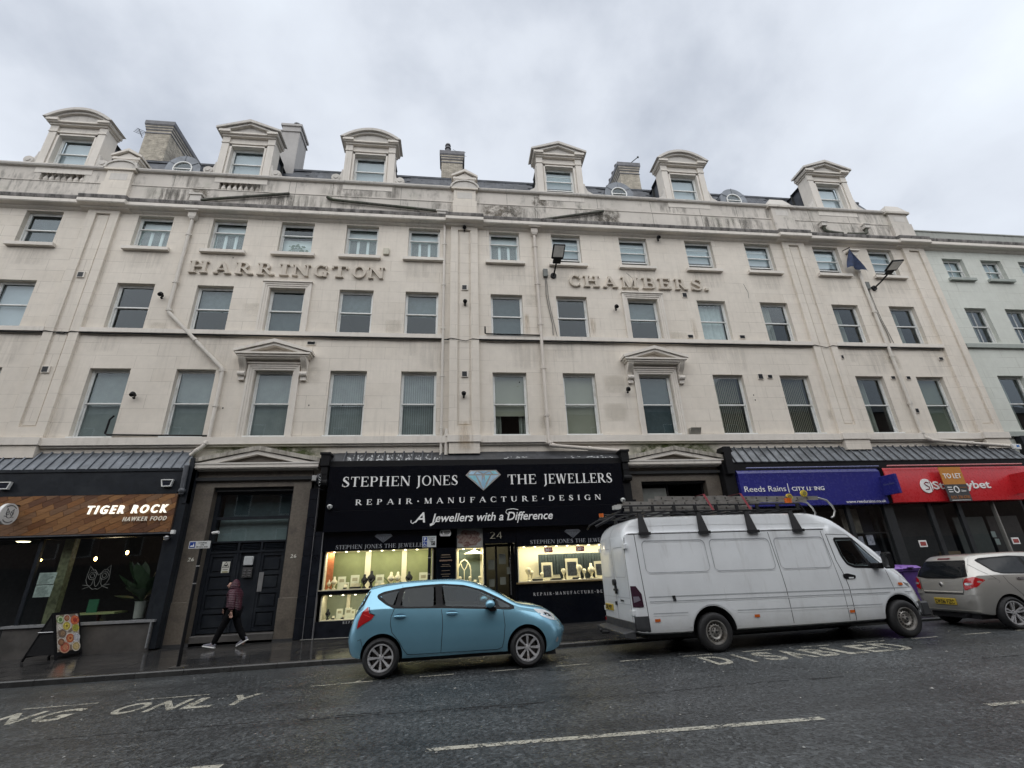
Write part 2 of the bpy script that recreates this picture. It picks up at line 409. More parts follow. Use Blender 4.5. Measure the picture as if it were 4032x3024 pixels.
def serif_text(txt, x0, x1, z0, hgt, y, depth, mat_, parent=None, T=.15, t=.06, sf=.07, st=.05, track=.08, single=False, slope=0, name='letter', shear=0):
    """text between x0 and x1 in the plane y (front), cap height hgt, running along +x. One object per letter, or one object if single"""
    adv = []; tot = 0
    for c in txt: g = glyph(c, T, t, sf, st); adv.append((g[0], g[1])); tot += g[1]+track
    k = (x1-x0)/(tot-track); x = x0; mb = MB()
    for c, (P, a) in zip(txt, adv):
        if P:
            vs, ts = poly_union(P)
            xs = x
            extrude_flat(mb, vs, ts, lambda u, w, d, xs=xs: (xs+u*k+shear*w*hgt, y+d, z0+w*hgt+slope*(xs+u*k-x0)), depth)
            if not single: mb.build(name, mat_, parent); mb = MB()
        x += (a+track)*k
    if single: return mb.build(name, mat_, parent)
def font_text(txt, x0, x1, z0, hgt, y, depth, mat_, parent=None, shear=0, name='lettering', bold=0, fn=None, single=True, spacing=1.0):
    cu = bpy.data.curves.new(name, 'FONT'); cu.body = txt; cu.size = 1; cu.shear = shear; cu.offset = bold; cu.space_character = spacing; cu.resolution_u = 3
    o = bpy.data.objects.new('tmp', cu); COL.objects.link(o)
    dg = bpy.context.evaluated_depsgraph_get(); me = bpy.data.meshes.new_from_object(o.evaluated_get(dg))
    bpy.data.objects.remove(o); bpy.data.curves.remove(cu)
    if not me.vertices: return None
    xs = [v.co.x for v in me.vertices]; a, b = min(xs), max(xs); k = (x1-x0)/(b-a); hk = hgt/.70
    F = fn or (lambda u, w, d: (x0+u, y+d, z0+w))
    mb = MB(); extrude_flat(mb, [((v.co.x-a)*k, v.co.y*hk) for v in me.vertices], [tuple(p.vertices) for p in me.polygons], F, depth)
    bpy.data.meshes.remove(me)
    return mb.build(name, mat_, parent)
# ================================================================ SETTING
def asphalt():
    k = NT('wet_asphalt'); p = k.obj()
    ag = k.n('ShaderNodeTexVoronoi'); ag.inputs['Scale'].default_value = 30; k.l(p, ag.inputs['Vector'])
    agc = k.ramp(ag.outputs['Color'], [(.2, .42), (.5, .9), (.85, 1.55), (.98, 3.0)])
    base = k.mix(k.ramp(k.noise(.5, 5, .6), [(.35, 0), (.65, 1)]), (.044, .049, .052), (.080, .086, .089))
    seam = k.noise(1.0, 5, .6, scl=(.10, 1.3, 1)); base = k.mix(k.math('MULTIPLY', k.ramp(seam, [(.46, 0), (.62, 1)]), .6), base, (.026, .028, .030))
    pt_ = k.noise(.35, 3, .5); base = k.mix(k.math('MULTIPLY', k.ramp(pt_, [(.52, 0), (.56, 1)]), .28), base, (.04, .042, .044))
    c = k.mix(1, base, agc, 'MULTIPLY')
    sep = k.n('ShaderNodeSeparateXYZ'); k.l(p, sep.inputs[0])
    gut = k.ramp(k.math('ADD', k.math('MULTIPLY', sep.outputs[1], .1), k.math('MULTIPLY', k.noise(.9, 3, .6), .16)), [(1.03, 0), (1.07, 1)])
    wet = k.ramp(k.noise(.6, 5, .6), [(.38, 0), (.66, 1)])
    wetm = k.math('MAXIMUM', k.math('MULTIPLY', wet, .5), gut)
    c = k.mix(k.math('MULTIPLY', gut, .7), c, (.020, .019, .018))
    k.set(col=c, rough=k.ramp(wetm, [(0, .40), (1, .13)]), spec=.5)
    h = k.math('ADD', k.math('MULTIPLY', ag.outputs['Distance'], 1.0), k.math('MULTIPLY', k.noise(9, 4), .25))
    b = k.n('ShaderNodeBump'); b.inputs['Distance'].default_value = .012; k.l(h, b.inputs['Height'])
    k.l(k.ramp(gut, [(0, .9), (1, .28)]), b.inputs['Strength']); k.l(b.outputs[0], k.b.inputs['Normal'])
    return k.m
M_asph = asphalt()
def paving(name, a, b, rr=(.08, .35)):
    k = NT(name)
    oi = k.n('ShaderNodeObjectInfo')
    c = k.mix(oi.outputs['Random'], a, b); c = k.mix(1, c, k.ramp(k.noise(5, 6, .7), [(.3, .6), (.7, 1.35)]), 'MULTIPLY')
    c = k.mix(k.ramp(k.noise(26, 3), [(.68, 0), (.76, .35)]), c, (.16, .16, .15))
    k.set(col=c, rough=k.ramp(k.noise(1.1, 5, .6, scl=(1, 2.2, 1)), [(.35, rr[0]), (.68, rr[1])]), spec=.55)
    k.bump(k.noise(14, 5, .65), .07, .01); return k.m
M_pave = paving('wet_paving_stone', (.030, .030, .031), (.052, .050, .048), (.04, .24))
M_kerb = paving('wet_kerb_stone', (.03, .03, .03), (.05, .05, .048), (.2, .4))
def roadpaint():
    k = NT('worn_road_paint'); n = k.noise(30, 5, .75); n2 = k.noise(3, 3, .6)
    f = k.ramp(k.math('ADD', k.math('MULTIPLY', n, .7), k.math('MULTIPLY', n2, .3)), [(.445, 0), (.50, 1)])
    k.set(col=k.mix(k.noise(8, 3), (.36, .35, .29), (.55, .53, .45)), rough=.4)
    k.bump(k.noise(60, 4), .4)
    tr = k.n('ShaderNodeBsdfTransparent'); mx = k.n('ShaderNodeMixShader'); k.l(f, mx.inputs[0]); k.l(tr.outputs[0], mx.inputs[1]); k.l(k.b.outputs[0], mx.inputs[2]); k.l(mx.outputs[0], k.o.inputs[0])
    return k.m
M_paint = roadpaint()

g = MB(); g.quad((-700, -700, -.9), (700, -700, -.9), (700, 700, -.9), (-700, 700, -.9)); g.build('ground', M_asph, kind='structure')
rd = MB(); rd.quad((-60, -.45, roadz(-60)), (60, -.45, roadz(60)), (60, 11.72, roadz(60)), (-60, 11.72, roadz(-60))); road = rd.build('road', M_asph, kind='structure')
def road_fn(u, w, d): return (u, w, roadz(u)+.004-d*.001)
def rstrip(x0, y0, x1, y1, w, name, m=None, lift=.004, parent=road):
    b = MB(); dx, dy = x1-x0, y1-y0; L = sqrt(dx*dx+dy*dy); nx, ny = -dy/L*w/2, dx/L*w/2
    z0, z1 = roadz(x0)+lift, roadz(x1)+lift
    b.quad((x0-nx, y0-ny, z0), (x1-nx, y1-ny, z1), (x1+nx, y1+ny, z1), (x0+nx, y0+ny, z0)); return b.build(name, m or M_paint, parent)
for a, b_ in ((-6.9, -2.2), (-.26, 3.9), (5.8, 9.9), (11.8, 15.8)):
    rstrip(a, 5.76-.05*a, b_, 5.76-.05*b_, .105, 'lane_line')
x = .63
for k_ in range(-1, 12):
    rstrip(.63+1.2*k_, 9.6, 1.22+1.2*k_, 9.6, .055, 'bay_line')
rstrip(-2.35, 9.5, -1.35, 9.55, .05, 'bay_line'); rstrip(-1.62, 9.55, -1.25, 11.3, .06, 'bay_line')
for a in (-4.97, -6.6, -8.3): rstrip(a, 9.47, a+1.05, 9.5, .05, 'bay_line')
def paint_text(txt, x0, x1, y0, hgt):
    k = (x1-x0)/len(txt)
    for i, c in enumerate(txt):
        w = k*(.16 if c == 'I' else .80); cx = x0+k*(i+.5)
        font_text(c, 0, w, 0, hgt, 0, .001, M_paint, road, name='painted_letter', bold=.022, fn=lambda u, w_, d, cx=cx, w=w: (cx-w/2+u, y0+w_, roadz(cx-w/2+u)+.004-d))
paint_text('DISABLED', 4.36, 8.25, 8.64, .76)
paint_text('ONLY', -4.98, -2.95, 8.58, .66); paint_text('LOADING', -9.3, -5.4, 8.5, .68)
cr_ = MB()                                   # broken trench seam in the tarmac
def crack(x0, x1, y0, y1, w):
    n = int((x1-x0)/.07); 
    for i in range(n):
        a = x0+(x1-x0)*i/n; b2 = x0+(x1-x0)*(i+1)/n; ya = y0+(y1-y0)*i/n+random.uniform(-.012, .012)
        ww = w*random.uniform(.25, 1.2)*(1 if random.random() > .15 else .1)
        cr_.add([(a, ya-ww, roadz(a)+.003), (b2, ya-ww*.8, roadz(b2)+.003), (b2, ya+ww*.9, roadz(b2)+.003), (a, ya+ww, roadz(a)+.003)], [(0, 1, 2, 3)])
crack(-5.2, -.9, 7.5, 7.4, .016); crack(-1.9, 1.2, 7.35, 7.2, .02); crack(.1, .9, 7.18, 7.1, .03); crack(5.0, 5.5, 7.2, 7.18, .035); crack(8.2, 10.5, 7.55, 7.5, .028); crack(2, 5, 7.2, 7.25, .01)
cr_.build('tarmac_crack', mat('dark_crack_tar', (.010, .010, .011), .7), road, kind='stuff')  # thin dark strips laid along the broken seam
gr = MB()                                     # loose wet grit, leaves and litter on the carriageway
for i in range(420):
    x = random.uniform(-9, 12); y = random.uniform(3.0, 11.5); s = random.uniform(.006, .02)*(1.8 if random.random() < .08 else 1); z = roadz(x); a = random.uniform(0, 3)
    gr.add([(x+s*cos(a+j*1.57)*random.uniform(.5, 1.2), y+s*sin(a+j*1.57)*random.uniform(.5, 1.2), z+.004) for j in range(4)]+[(x, y, z+s*.6)], [(0, 1, 4), (1, 2, 4), (2, 3, 4), (3, 0, 4)])
gr.build('loose_grit', mat('pale_grit', (.30, .30, .28), .6, var=.5, sc=3), road, kind='stuff')

# pavement with separate slabs, kerb with separate stones
pv = MB()
def pz4(b, x0, x1, y0, y1, dz=0, t=.06):
    c = [(x0, y0), (x1, y0), (x1, y1), (x0, y1)]
    b.add([(u, w, pavez(u, w)+dz) for u, w in c]+[(u, w, pavez(u, w)+dz-t) for u, w in c], [(0, 1, 2, 3), (7, 6, 5, 4), (0, 4, 5, 1), (1, 5, 6, 2), (2, 6, 7, 3), (3, 7, 4, 0)])
pz4(pv, -60, -14.4, 11.86, 16.4); pz4(pv, 16.6, 60, 11.86, 16.4); pz4(pv, -14.4, 16.6, 11.86, 16.4, -.012, .1)
pave = pv.build('pavement', M_pave, kind='structure')
cnt = 0
for j in range(7):
    y0 = 11.87+j*.61; w = .88; off = (.0, .41, .18, .55, .3, .66, .1)[j]
    x = -14.4+off-.9
    while x < 12.6:
        b = MB(); dz = random.uniform(-.0015, .0015); pz4(b, x+.004, x+w-.004, y0+.004, min(y0+.606, 16.3), dz, .03)
        b.build('paving_slab', M_pave, pave); x += w; cnt += 1
kb = MB()
for a, b2 in ((-60, -14.4), (16.2, 60)): kb.add([(a, 11.7, roadz(a)-.1), (b2, 11.7, roadz(b2)-.1), (b2, 11.86, roadz(b2)-.1), (a, 11.86, roadz(a)-.1)]+[(a, 11.7, pavez(a, 11.7)), (b2, 11.7, pavez(b2, 11.7)), (b2, 11.86, pavez(b2, 11.86)), (a, 11.86, pavez(a, 11.86))], [(4, 5, 6, 7), (0, 1, 5, 4), (1, 2, 6, 5), (2, 3, 7, 6), (3, 0, 4, 7)])
kerb = kb.build('kerb', M_kerb, kind='structure')
for i in range(34):
    a, b2 = -14.4+i*.9+.004, -13.5+i*.9-.004; b = MB(); dz = random.uniform(-.002, .002); dy = random.uniform(-.004, .004)
    b.add([(a, 11.7+dy, -.3), (b2, 11.7+dy, -.3), (b2, 11.86, -.3), (a, 11.86, -.3), (a, 11.715+dy, pavez(a, 11.7)+dz), (b2, 11.715+dy, pavez(b2, 11.7)+dz), (b2, 11.86, pavez(b2, 11.86)), (a, 11.86, pavez(a, 11.86)), (a, 11.7+dy, pavez(a, 11.7)-.02), (b2, 11.7+dy, pavez(b2, 11.7)-.02)],
          [(0, 1, 9, 8), (8, 9, 5, 4), (4, 5, 6, 7), (1, 2, 6, 5, 9), (3, 0, 8, 4, 7)]); b.build('kerb_stone', M_kerb, kerb)
# far side of the street (behind the viewer; it shows as reflections in the glass)
opv = MB(); opv.box(-60, 60, -6.1, -.45, -.3, .12); opv.build('far_pavement', M_pave, kind='structure')
ob = thing('brick_terrace', 'plain brick terrace on the other side of the street, seen only reflected in the windows', 'building', (0, -6.0, 0))
M_obr = mat('far_brick', (.16, .10, .075), .85, var=.2)
b = MB(); b.box(-60, 60, -8, 0, -.2, 14.2); b.build('wall', M_obr, ob)
b = MB(); b.prism([(-8, 14.2), (0.3, 14.2), (-4, 16.4)], -60, 60, 'x'); b.build('roof', M_slate, ob)
wm = MB(); wm.box(-.55, .55, 0, .04, 0, 1.7); wme = wm.mesh('window', M_white); gm = MB(); gm.box(-.47, .47, .04, .05, .08, 1.62); gme = gm.mesh('pane', M_dark)
for fl in range(4):
    for i in range(-9, 10):
        o = link('window', wme, ob, (i*3.1, 0.0, 3.7+fl*2.6)); link('pane', gme, o)
b = MB(); b.box(-60, 60, 0, .12, .1, 3.2); b.build('shop_band', M_blackp, ob)

# ================================================================ THE TERRACE
T_ = thing('terrace_building', 'long cream stucco terrace with raised HARRINGTON and CHAMBERS. lettering, dormers and balustraded parapet', 'building', (0, D, 0))
T_.location = (0, 0, 0)
COLS = [-18.4, -15.74, -11.93, -9.28, -6.78, -4.31, -1.89, 1.35, 3.94, 6.87, 9.82, 12.60, 15.88, 18.60]
CW = 1.24
def wall_holes(x0, x1, z0, z1, holes, y, dep, mb, m=0):
    xs = sorted({x0, x1} | {h[0] for h in holes} | {h[1] for h in holes}); zs = sorted({z0, z1} | {h[2] for h in holes} | {h[3] for h in holes})
    for i in range(len(xs)-1):
        for j in range(len(zs)-1):
            cx, cz = (xs[i]+xs[i+1])/2, (zs[j]+zs[j+1])/2
            if any(h[0] < cx < h[1] and h[2] < cz < h[3] for h in holes): continue
            mb.quad((xs[i], y, zs[j]), (xs[i+1], y, zs[j]), (xs[i+1], y, zs[j+1]), (xs[i], y, zs[j+1]), m)
    for h in holes:
        a, b, c, d = h
        mb.quad((a, y, c), (a, y+dep, c), (a, y+dep, d), (a, y, d), m); mb.quad((b, y, c), (b, y, d), (b, y+dep, d), (b, y+dep, c), m)
        mb.quad((a, y, d), (a, y+dep, d), (b, y+dep, d), (b, y, d), m); mb.quad((a, y, c), (b, y, c), (b, y+dep, c), (a, y+dep, c), m)
holes = []
ROWS = {1: (6.06, 8.41), 2: (9.93, 11.73), 3: (13.25, 14.74)}
for r, (a, b_) in ROWS.items():
    for c in COLS: holes.append((c, c+CW, a, b_))
w = MB(); wall_holes(-21, 21.5, 4.75, 14.92, holes, D, .30, w)
w.build('wall', M_wall, T_, fix=False)
# inside: floors, back wall, party walls -> rooms stay dark
inn = MB()
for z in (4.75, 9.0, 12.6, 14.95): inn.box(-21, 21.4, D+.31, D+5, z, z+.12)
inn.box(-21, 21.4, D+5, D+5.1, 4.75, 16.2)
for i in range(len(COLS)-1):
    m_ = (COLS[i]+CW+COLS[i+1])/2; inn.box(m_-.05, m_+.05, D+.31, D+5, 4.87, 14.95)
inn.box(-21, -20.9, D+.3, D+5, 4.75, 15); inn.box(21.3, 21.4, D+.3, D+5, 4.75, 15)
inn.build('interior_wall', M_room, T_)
# ---- windows
BL = {}
M_sh = mat('white_shutter', (.82, .88, .88), .5, var=.05); M_vb = mat('grey_green_vertical_blind', (.31, .335, .33), .8, var=.15, sc=2)
M_vb2 = mat('beige_vertical_blind', (.27, .255, .195), .8, var=.12, sc=2); M_rb = mat('beige_roller_blind', (.33, .315, .245), .8, var=.08, sc=1); M_rb2 = mat('olive_roller_blind', (.135, .15, .11), .8, var=.12, sc=1)
M_cur = mat('pale_curtain', (.30, .31, .27), .9, var=.1); M_net = mat('white_net_curtain', (.50, .56, .56), .9, var=.08); M_gb2 = mat('slate_grey_blind', (.16, .19, .20), .8, var=.15); M_gb = mat('grey_blind', (.055, .078, .086), .8, var=.2)
M_dark2 = mat('far_room_shade', (.05, .055, .06), .9)
def blind_mesh(kind, w, h):
    b = MB(); m = M_vb
    if kind in ('vertical', 'vertical_beige'):
        n = 15
        for i in range(n):
            if kind == 'vertical_beige' and i == n-1: continue
            x = .05+(w-.1)*i/n; t = (w-.1)/n
            b.add([(x, .02, .05), (x+t*.84, .05, .05), (x+t*.84, .05, h-.06), (x, .02, h-.06)], [(0, 1, 2, 3)])
        m = M_vb if kind == 'vertical' else M_vb2
    elif kind == 'shutter':
        hh = h*.70
        for i in range(3):
            x = .06+(w-.12)*i/3; t = (w-.12)/3
            b.box(x, x+.05, .02, .05, .04, hh); b.box(x+t-.05, x+t, .02, .05, .04, hh); b.box(x, x+t, .02, .05, hh-.05, hh); b.box(x, x+t, .02, .05, .04, .1)
            z = .12
            while z < hh-.08:
                b.add([(x+.05, .02, z), (x+t-.05, .02, z), (x+t-.05, .055, z+.045), (x+.05, .055, z+.045)], [(0, 1, 2, 3)]); z += .052
        b.quad((.03, .12, hh), (w-.03, .12, hh), (w-.03, .12, h), (.03, .12, h)); m = M_sh
    elif kind in ('roller', 'roller_olive', 'grey', 'net', 'half', 'pale', 'palefull', 'grey_half'):
        z0 = {'roller': .03, 'roller_olive': .05, 'grey': .04, 'net': .03, 'half': h*.33, 'pale': h*.36, 'palefull': .04, 'grey_half': h*.48}[kind]
        b.box(.04, w-.04, .03, .035, z0, h-.05)
        if kind == 'half': b.box(.04, w-.04, .028, .045, z0, z0+.03)
        m = {'roller': M_rb, 'roller_olive': M_rb2, 'grey': M_gb, 'net': M_net, 'half': M_rb, 'pale': M_pale, 'palefull': M_pale, 'grey_half': M_gb2}[kind]
    elif kind in ('curtain', 'curtain_low', 'lace'):
        hh = h-.05 if kind != 'curtain_low' else h*.42
        spans = {'curtain': ((.25, .62),), 'curtain_low': ((.04, .30), (w-.30, w-.04)), 'lace': ((.05, w-.05),)}[kind]
        for a, c in spans:
            n = 26; vs = []
            for i in range(n+1):
                x = a+(c-a)*i/n; y = .09+.025*sin(i*1.5)+.008*sin(i*3.7); vs += [(x+.02*sin(i), y, .03), (x, y, hh)]
            b.add(vs, [(2*i, 2*i+2, 2*i+3, 2*i+1) for i in range(n)])
        m = M_cur if kind != 'lace' else M_net
    elif kind == 'plant':
        b.quad((.04, .1, .03), (w-.04, .1, .03), (w-.04, .1, h*.62), (.04, .1, h*.62)); m = M_sh
    return b.mesh('blind', m, smooth=40 if 'curtain' in kind or kind == 'lace' else None) if b.v else None
WT = {}
def window_parts(w, h, kind):
    """frame box + two sashes (open lower sash for kind open)"""
    f = MB(); F = .05
    f.box(0, F, 0, .11, 0, h); f.box(w-F, w, 0, .11, 0, h); f.box(F, w-F, 0, .11, h-F, h); f.box(F, w-F, -.01, .11, 0, .045)
    mid = h*({'open': .55, 'high': .66}.get(kind, .5))
    sf = .038
    def sash(z0, z1, y, bars=0):
        s = MB(); s.box(F, F+sf, y, y+.04, z0, z1); s.box(w-F-sf, w-F, y, y+.04, z0, z1); s.box(F+sf, w-F-sf, y, y+.04, z1-sf, z1); s.box(F+sf, w-F-sf, y, y+.04, z0, z0+sf*1.15)
        if bars:
            for i in range(1, bars+1):
                x = F+(w-2*F)*i/(bars+1); s.box(x-.011, x+.011, y+.005, y+.035, z0+sf, z1-sf)
        g_ = MB(); g_.quad((F+sf, y+.02, z0+sf), (w-F-sf, y+.02, z0+sf), (w-F-sf, y+.02, z1-sf), (F+sf, y+.02, z1-sf)); return s, g_
    bars = 1 if kind == 'green' else 0
    if kind == 'open': lo = (mid*.42, mid*.42+mid)
    else: lo = (.045, mid+.02)
    return f, sash(mid-.02, h-F, .02, bars), sash(lo[0], lo[1], .062, bars)
def window(x, z, w, h, kind, blind, parent, y=D, back=.16, mats=None):
    key = (round(w, 3), round(h, 3), kind)
    if key not in WT:
        f, (s1, g1), (s2, g2) = window_parts(w, h, kind); WT[key] = (f.mesh('window', mats or M_white), s1.mesh('sash', mats or M_white), g1.mesh('pane', M_glass), s2.mesh('sash', mats or M_white), g2.mesh('pane', M_glass))
    m = WT[key]; o = link('window', m[0], parent, (x, y+back, z))
    for n_, q in (('sash', m[1]), ('pane', m[2]), ('sash', m[3]), ('pane', m[4])):
        c_ = link(n_, q, o)
        if n_ == 'pane': c_.rotation_euler = (random.uniform(-.012, .012)*.3, 0, random.uniform(-.006, .006))
    if blind:
        bk = (blind, round(w, 2), round(h, 2))
        if bk not in BL: BL[bk] = blind_mesh(blind, w, h)
        link('blind', BL[bk], o, (0, .13, 0))
    return o
K1 = [None, 'vertical', 'vertical', 'vertical', 'vertical', 'vertical', 'vertical', 'half', 'roller', 'grey', 'vertical_beige', 'vertical_beige', 'curtain', 'roller_olive']
K2 = ['palefull', 'palefull', None, 'grey_half', 'grey', 'grey_half', 'grey_half', 'grey', None, 'grey_half', 'lace', 'curtain', 'curtain', 'curtain']
K3 = ['grey', 'grey', 'shutter', 'shutter', 'plant', 'shutter', 'shutter', 'shutter', 'net', 'net', 'net', 'net', 'net', 'net']
for i, c in enumerate(COLS):
    z0, z1 = ROWS[1]; o1 = window(c, z0, CW, z1-z0, 'sash', K1[i], T_)
    if i == 7:
        bk = blind_mesh('curtain_low', CW, z1-z0); link('curtain', bk, o1, (0, .17, 0))
    z0, z1 = ROWS[2]; window(c, z0, CW, z1-z0, 'sash', K2[i], T_)
    z0, z1 = ROWS[3]; k3 = K3[i]
    o3 = window(c, z0, CW, z1-z0, 'open' if i >= 8 else ('high' if i > 1 else 'sash'), 'pale' if k3 == 'net' else k3, T_)
# plant shapes on the sill of the plain top window
pm = MB()
for i in range(26):
    a = random.uniform(.3, 2.8); r = random.uniform(.25, .62); x, z = .62+r*cos(a)*.7, .1+r*sin(a)
    s = random.uniform(.04, .08); pm.add([(x-s, 0, z), (x, 0, z-s*.6), (x+s, .01, z), (x, 0, z+s)], [(0, 1, 2, 3)]); pm.add([(.62, .02, .05), (.63, .02, .05), (x, .01, z)], [(0, 1, 2)])
pm.build('pot_plant', mat('plant_silhouette', (.16, .22, .17), .8), T_, loc=(COLS[4], D+.27, ROWS[3][0]))
# sills, architraves, hoods
sl = MB(); sl.box(-.17, CW+.17, -.15, .1, -.13, 0); slm = sl.mesh('sill', M_trim)
for i, c in enumerate(COLS): link('sill', slm, T_, (c, D, ROWS[3][0]))
sl1 = MB(); sl1.box(-.03, CW+.03, -.06, .16, -.055, 0.005); s1m = sl1.mesh('sill', M_white)
for c in COLS: link('sill', s1m, T_, (c, D, ROWS[1][0]))
def architrave(x, z0, z1, wd=.20, parent=None, name='architrave'):
    b = MB(); f = .0
    for k_, (o_, y_) in enumerate(((0, .035), (.07, .06), (.14, .085))):
        a, c = x-.02-o_-(.07 if k_ < 3 else 0), x+CW+.02+o_+.07
        aa, cc = x-.02-o_, x+CW+.02+o_
        b.box(a, aa, D-y_, D+.001*k_, z0, z1+o_+.07); b.box(cc, c, D-y_, D+.001*k_, z0, z1+o_+.07); b.box(aa, cc, D-y_, D+.001*k_, z1+o_, z1+o_+.07)
    b.box(x-.26, x+CW+.26, D-.13, D, z1+.215, z1+.26)
    return b.build(name, M_trim, parent or T_)
for i in (4, 9):
    architrave(COLS[i], 9.86, 11.73-.02); architrave(COLS[i], 6.0, 8.41-.02)
    cx = COLS[i]+CW/2
    # pediment hood on scroll consoles
    hd = MB(); hd.prism([(-1.22, 8.86), (1.22, 8.86), (1.22, 8.92), (-1.22, 8.92)], D-.40, D, 'y'); hd.box(-1.16, 1.16, D-.34, D, 8.79, 8.86); hd.box(-1.1, 1.1, D-.28, D, 8.74, 8.79)
    for s_ in (-1, 1):
        hd.prism([(s_*1.27, 8.925), (s_*1.27, 9.02), (0, 9.42), (0, 9.29)], D-.42, D, 'y')
        hd.prism([(s_*1.12, 8.93), (s_*.85, 8.93), (0, 9.19), (0, 9.28)], D-.36, D, 'y')
    hd.prism([(-.9, 8.925), (.9, 8.925), (0, 9.2)], D-.16, D-.001, 'y'); hd.box(-1.0, 1.0, D-.05, D-.002, 8.66, 8.74)
    o = hd.build('pediment', M_trim, T_, loc=(cx, 0, 0))
    for s_ in (-1, 1):
        cn = MB(); prof = []
        for t_ in range(13):
            a = t_/12; zz = 8.74-.62*a; yy = .30*(1-a)**1.6+.05+.035*sin(a*pi*2.2+.6)
            prof.append((D-yy, zz))
        prof += [(D, 8.12), (D, 8.74)]
        cn.prism(prof, s_*1.0-.10, s_*1.0+.10, 'x')
        for e_ in (-.07, 0, .07): cn.prism([(p[0]-.018, p[1]) for p in prof[:-2]]+[(D, 8.12), (D, 8.74)], s_*1.0+e_-.018, s_*1.0+e_+.018, 'x')
        cn.cyl((s_*1.0-.115, D-.12, 8.22), (s_*1.0+.115, D-.12, 8.22), .085, n=10); cn.box(s_*1.0-.09, s_*1.0+.09, D-.1, D, 8.0, 8.12)
        cn.build('console', M_trim, o)
# pilasters, bands, string courses
PIL = [(-13.62, -12.55), (-.21, .87), (14.36, 15.42), (20.36, 21.46)]
pmt = MB()
for a, b_ in PIL:
    p = MB(); pa, pb = a+.33, b_-.33; y = D-.11
    p.box(a, pa-.04, y, D, 6.0, 14.9); p.box(pb+.04, b_, y, D, 6.0, 14.9); p.box(pa-.04, pb+.04, y, D, 14.68, 14.9); p.box(pa-.04, pb+.04, y, D, 6.0, 6.36)
    p.box(pa-.04, pb+.04, y+.075, D, 6.36, 14.68); p.box(pa+.03, pb-.03, y+.055, D, 6.43, 14.60)
    p.build('pilaster', M_wall, T_)
segs = [(-21, -13.62), (-12.55, -.47), (1.08, 14.36), (15.42, 20.36)]
for a, b_ in segs:
    box('string_course', a, b_, D-.13, D-.002, 9.70, 9.86, M_trim, T_)
box('string_course', .87, 1.08, D-.128, D-.002, 9.70, 9.86, M_trim, T_)
for a, b_ in segs+[(-.47, -.21), (.87, 1.08)]:
    box('base_band', a, b_, D-.16, D-.002, 5.76, 6.0, M_trim, T_); box('base_band', a, b_, D-.09, D-.003, 5.70, 5.76, M_trim, T_)
for a, b_ in PIL:
    box('base_band', a-.03, b_+.03, D-.24, D-.002, 5.77, 6.005, M_trim, T_); box('pilaster_foot', a+.02, b_-.02, D-.19, D-.002, 5.38, 5.77, M_wall, T_)
# cable slung under the string course
for a, b_ in ((-21, -12.6), (-12.5, -.2), (.9, 14.3), (15.5, 20.3)):
    n = int((b_-a)/.5); cb = MB(); cb.tube([(a+(b_-a)*i/n, D-.09, 9.68-.025*abs(sin(i*2.3))) for i in range(n+1)], .022, 6); cb.build('cable', M_blackp, T_)
for a, b_ in PIL[:3]:
    cb = MB(); cb.tube([(a-.1, D-.1, 9.67), (a+.05, D-.14, 9.70), (a+.35, D-.1, 9.66), (a+.6, D-.09, 9.62), (a+.85, D-.13, 9.70), (b_+.1, D-.1, 9.67)], .014, 5); cb.build('cable', M_iron, T_)
# cornice
def cornice(a, b_, fw, parent, mat_=None, mat2=None):
    prof = [(D, 14.80), (D-.10-fw, 14.84), (D-.14-fw, 14.90), (D-.32-fw, 14.91), (D-.35-fw, 14.94), (D-.35-fw, 15.07), (D-.33-fw, 15.085)]
    prof2 = [(D, 15.087), (D-.30-fw, 15.087), (D-.33-fw, 15.12), (D-.36-fw, 15.21), (D-.36-fw, 15.245), (D-.05, 15.33), (D, 15.33)]
    b = MB(); b.prism(prof+[(D, 15.085)], a, b_, 'x'); b.build('cornice', mat_ or M_trim, parent)
    b = MB(); b.prism(prof2, a, b_, 'x'); b.build('gutter', mat2 or M_corn2, parent)
def gutmat():
    k = NT('stained_gutter'); c = k.mix(k.ramp(k.noise(1, 5, .7, scl=(3.2, 3, 1.2)), [(.38, 0), (.62, 1)]), (.27, .255, .24), (.07, .066, .062))
    k.set(col=c, rough=.8); k.bump(k.noise(25, 4), .3); return k.m
M_corn2 = gutmat()
edges = [(-21, -13.85, 0), (-13.85, -12.22, .12), (-12.22, -.42, 0), (-.42, 1.10, .12), (1.10, 14.12, 0), (14.12, 15.62, .12), (15.62, 20.05, 0), (20.05, 21.6, .10), (21.6, 40, 0)]
for a, b_, f_ in edges: cornice(a, b_, f_, T_)
# parapet with balustrades
bal = [(-15.85, -14.33), (-9.42, -7.88)]
b = MB(); xs = [-17.4, -15.85, -14.33, -9.42, -7.88, 21.3]
b.box(-17.4, 21.3, D, D+.35, 15.2, 16.19)
for i in range(0, 6, 2): b.box(xs[i], xs[i+1], D+.035, D+.33, 16.19, 16.86)
for a, c in bal: b.box(a, c, D+.05, D+.33, 16.68, 16.86); b.box(a, c, D+.5, D+.55, 15.9, 16.9)
b.box(-21, -17.4, D+.02, D+.35, 15.2, 16.6)
b.build('parapet', M_para, T_); box('parapet_ledge', -17.4, 21.3, D-.022, D+.03, 16.165, 16.20, M_para, T_)
pj = MB()                                    # vertical joints of the rendered panels
for x in (-11.1, -6.75, -6.5, -5.05, -2.3, 2.15, 3.35, 6.15, 8.6, 10.9, 12.7, 16.3, 18.3): pj.box(x, x+.012, D-.004, D+.03, 15.34, 16.18); pj.box(x, x+.012, D+.031, D+.06, 16.20, 16.85)
pj.build('panel_joint', M_moss, T_)
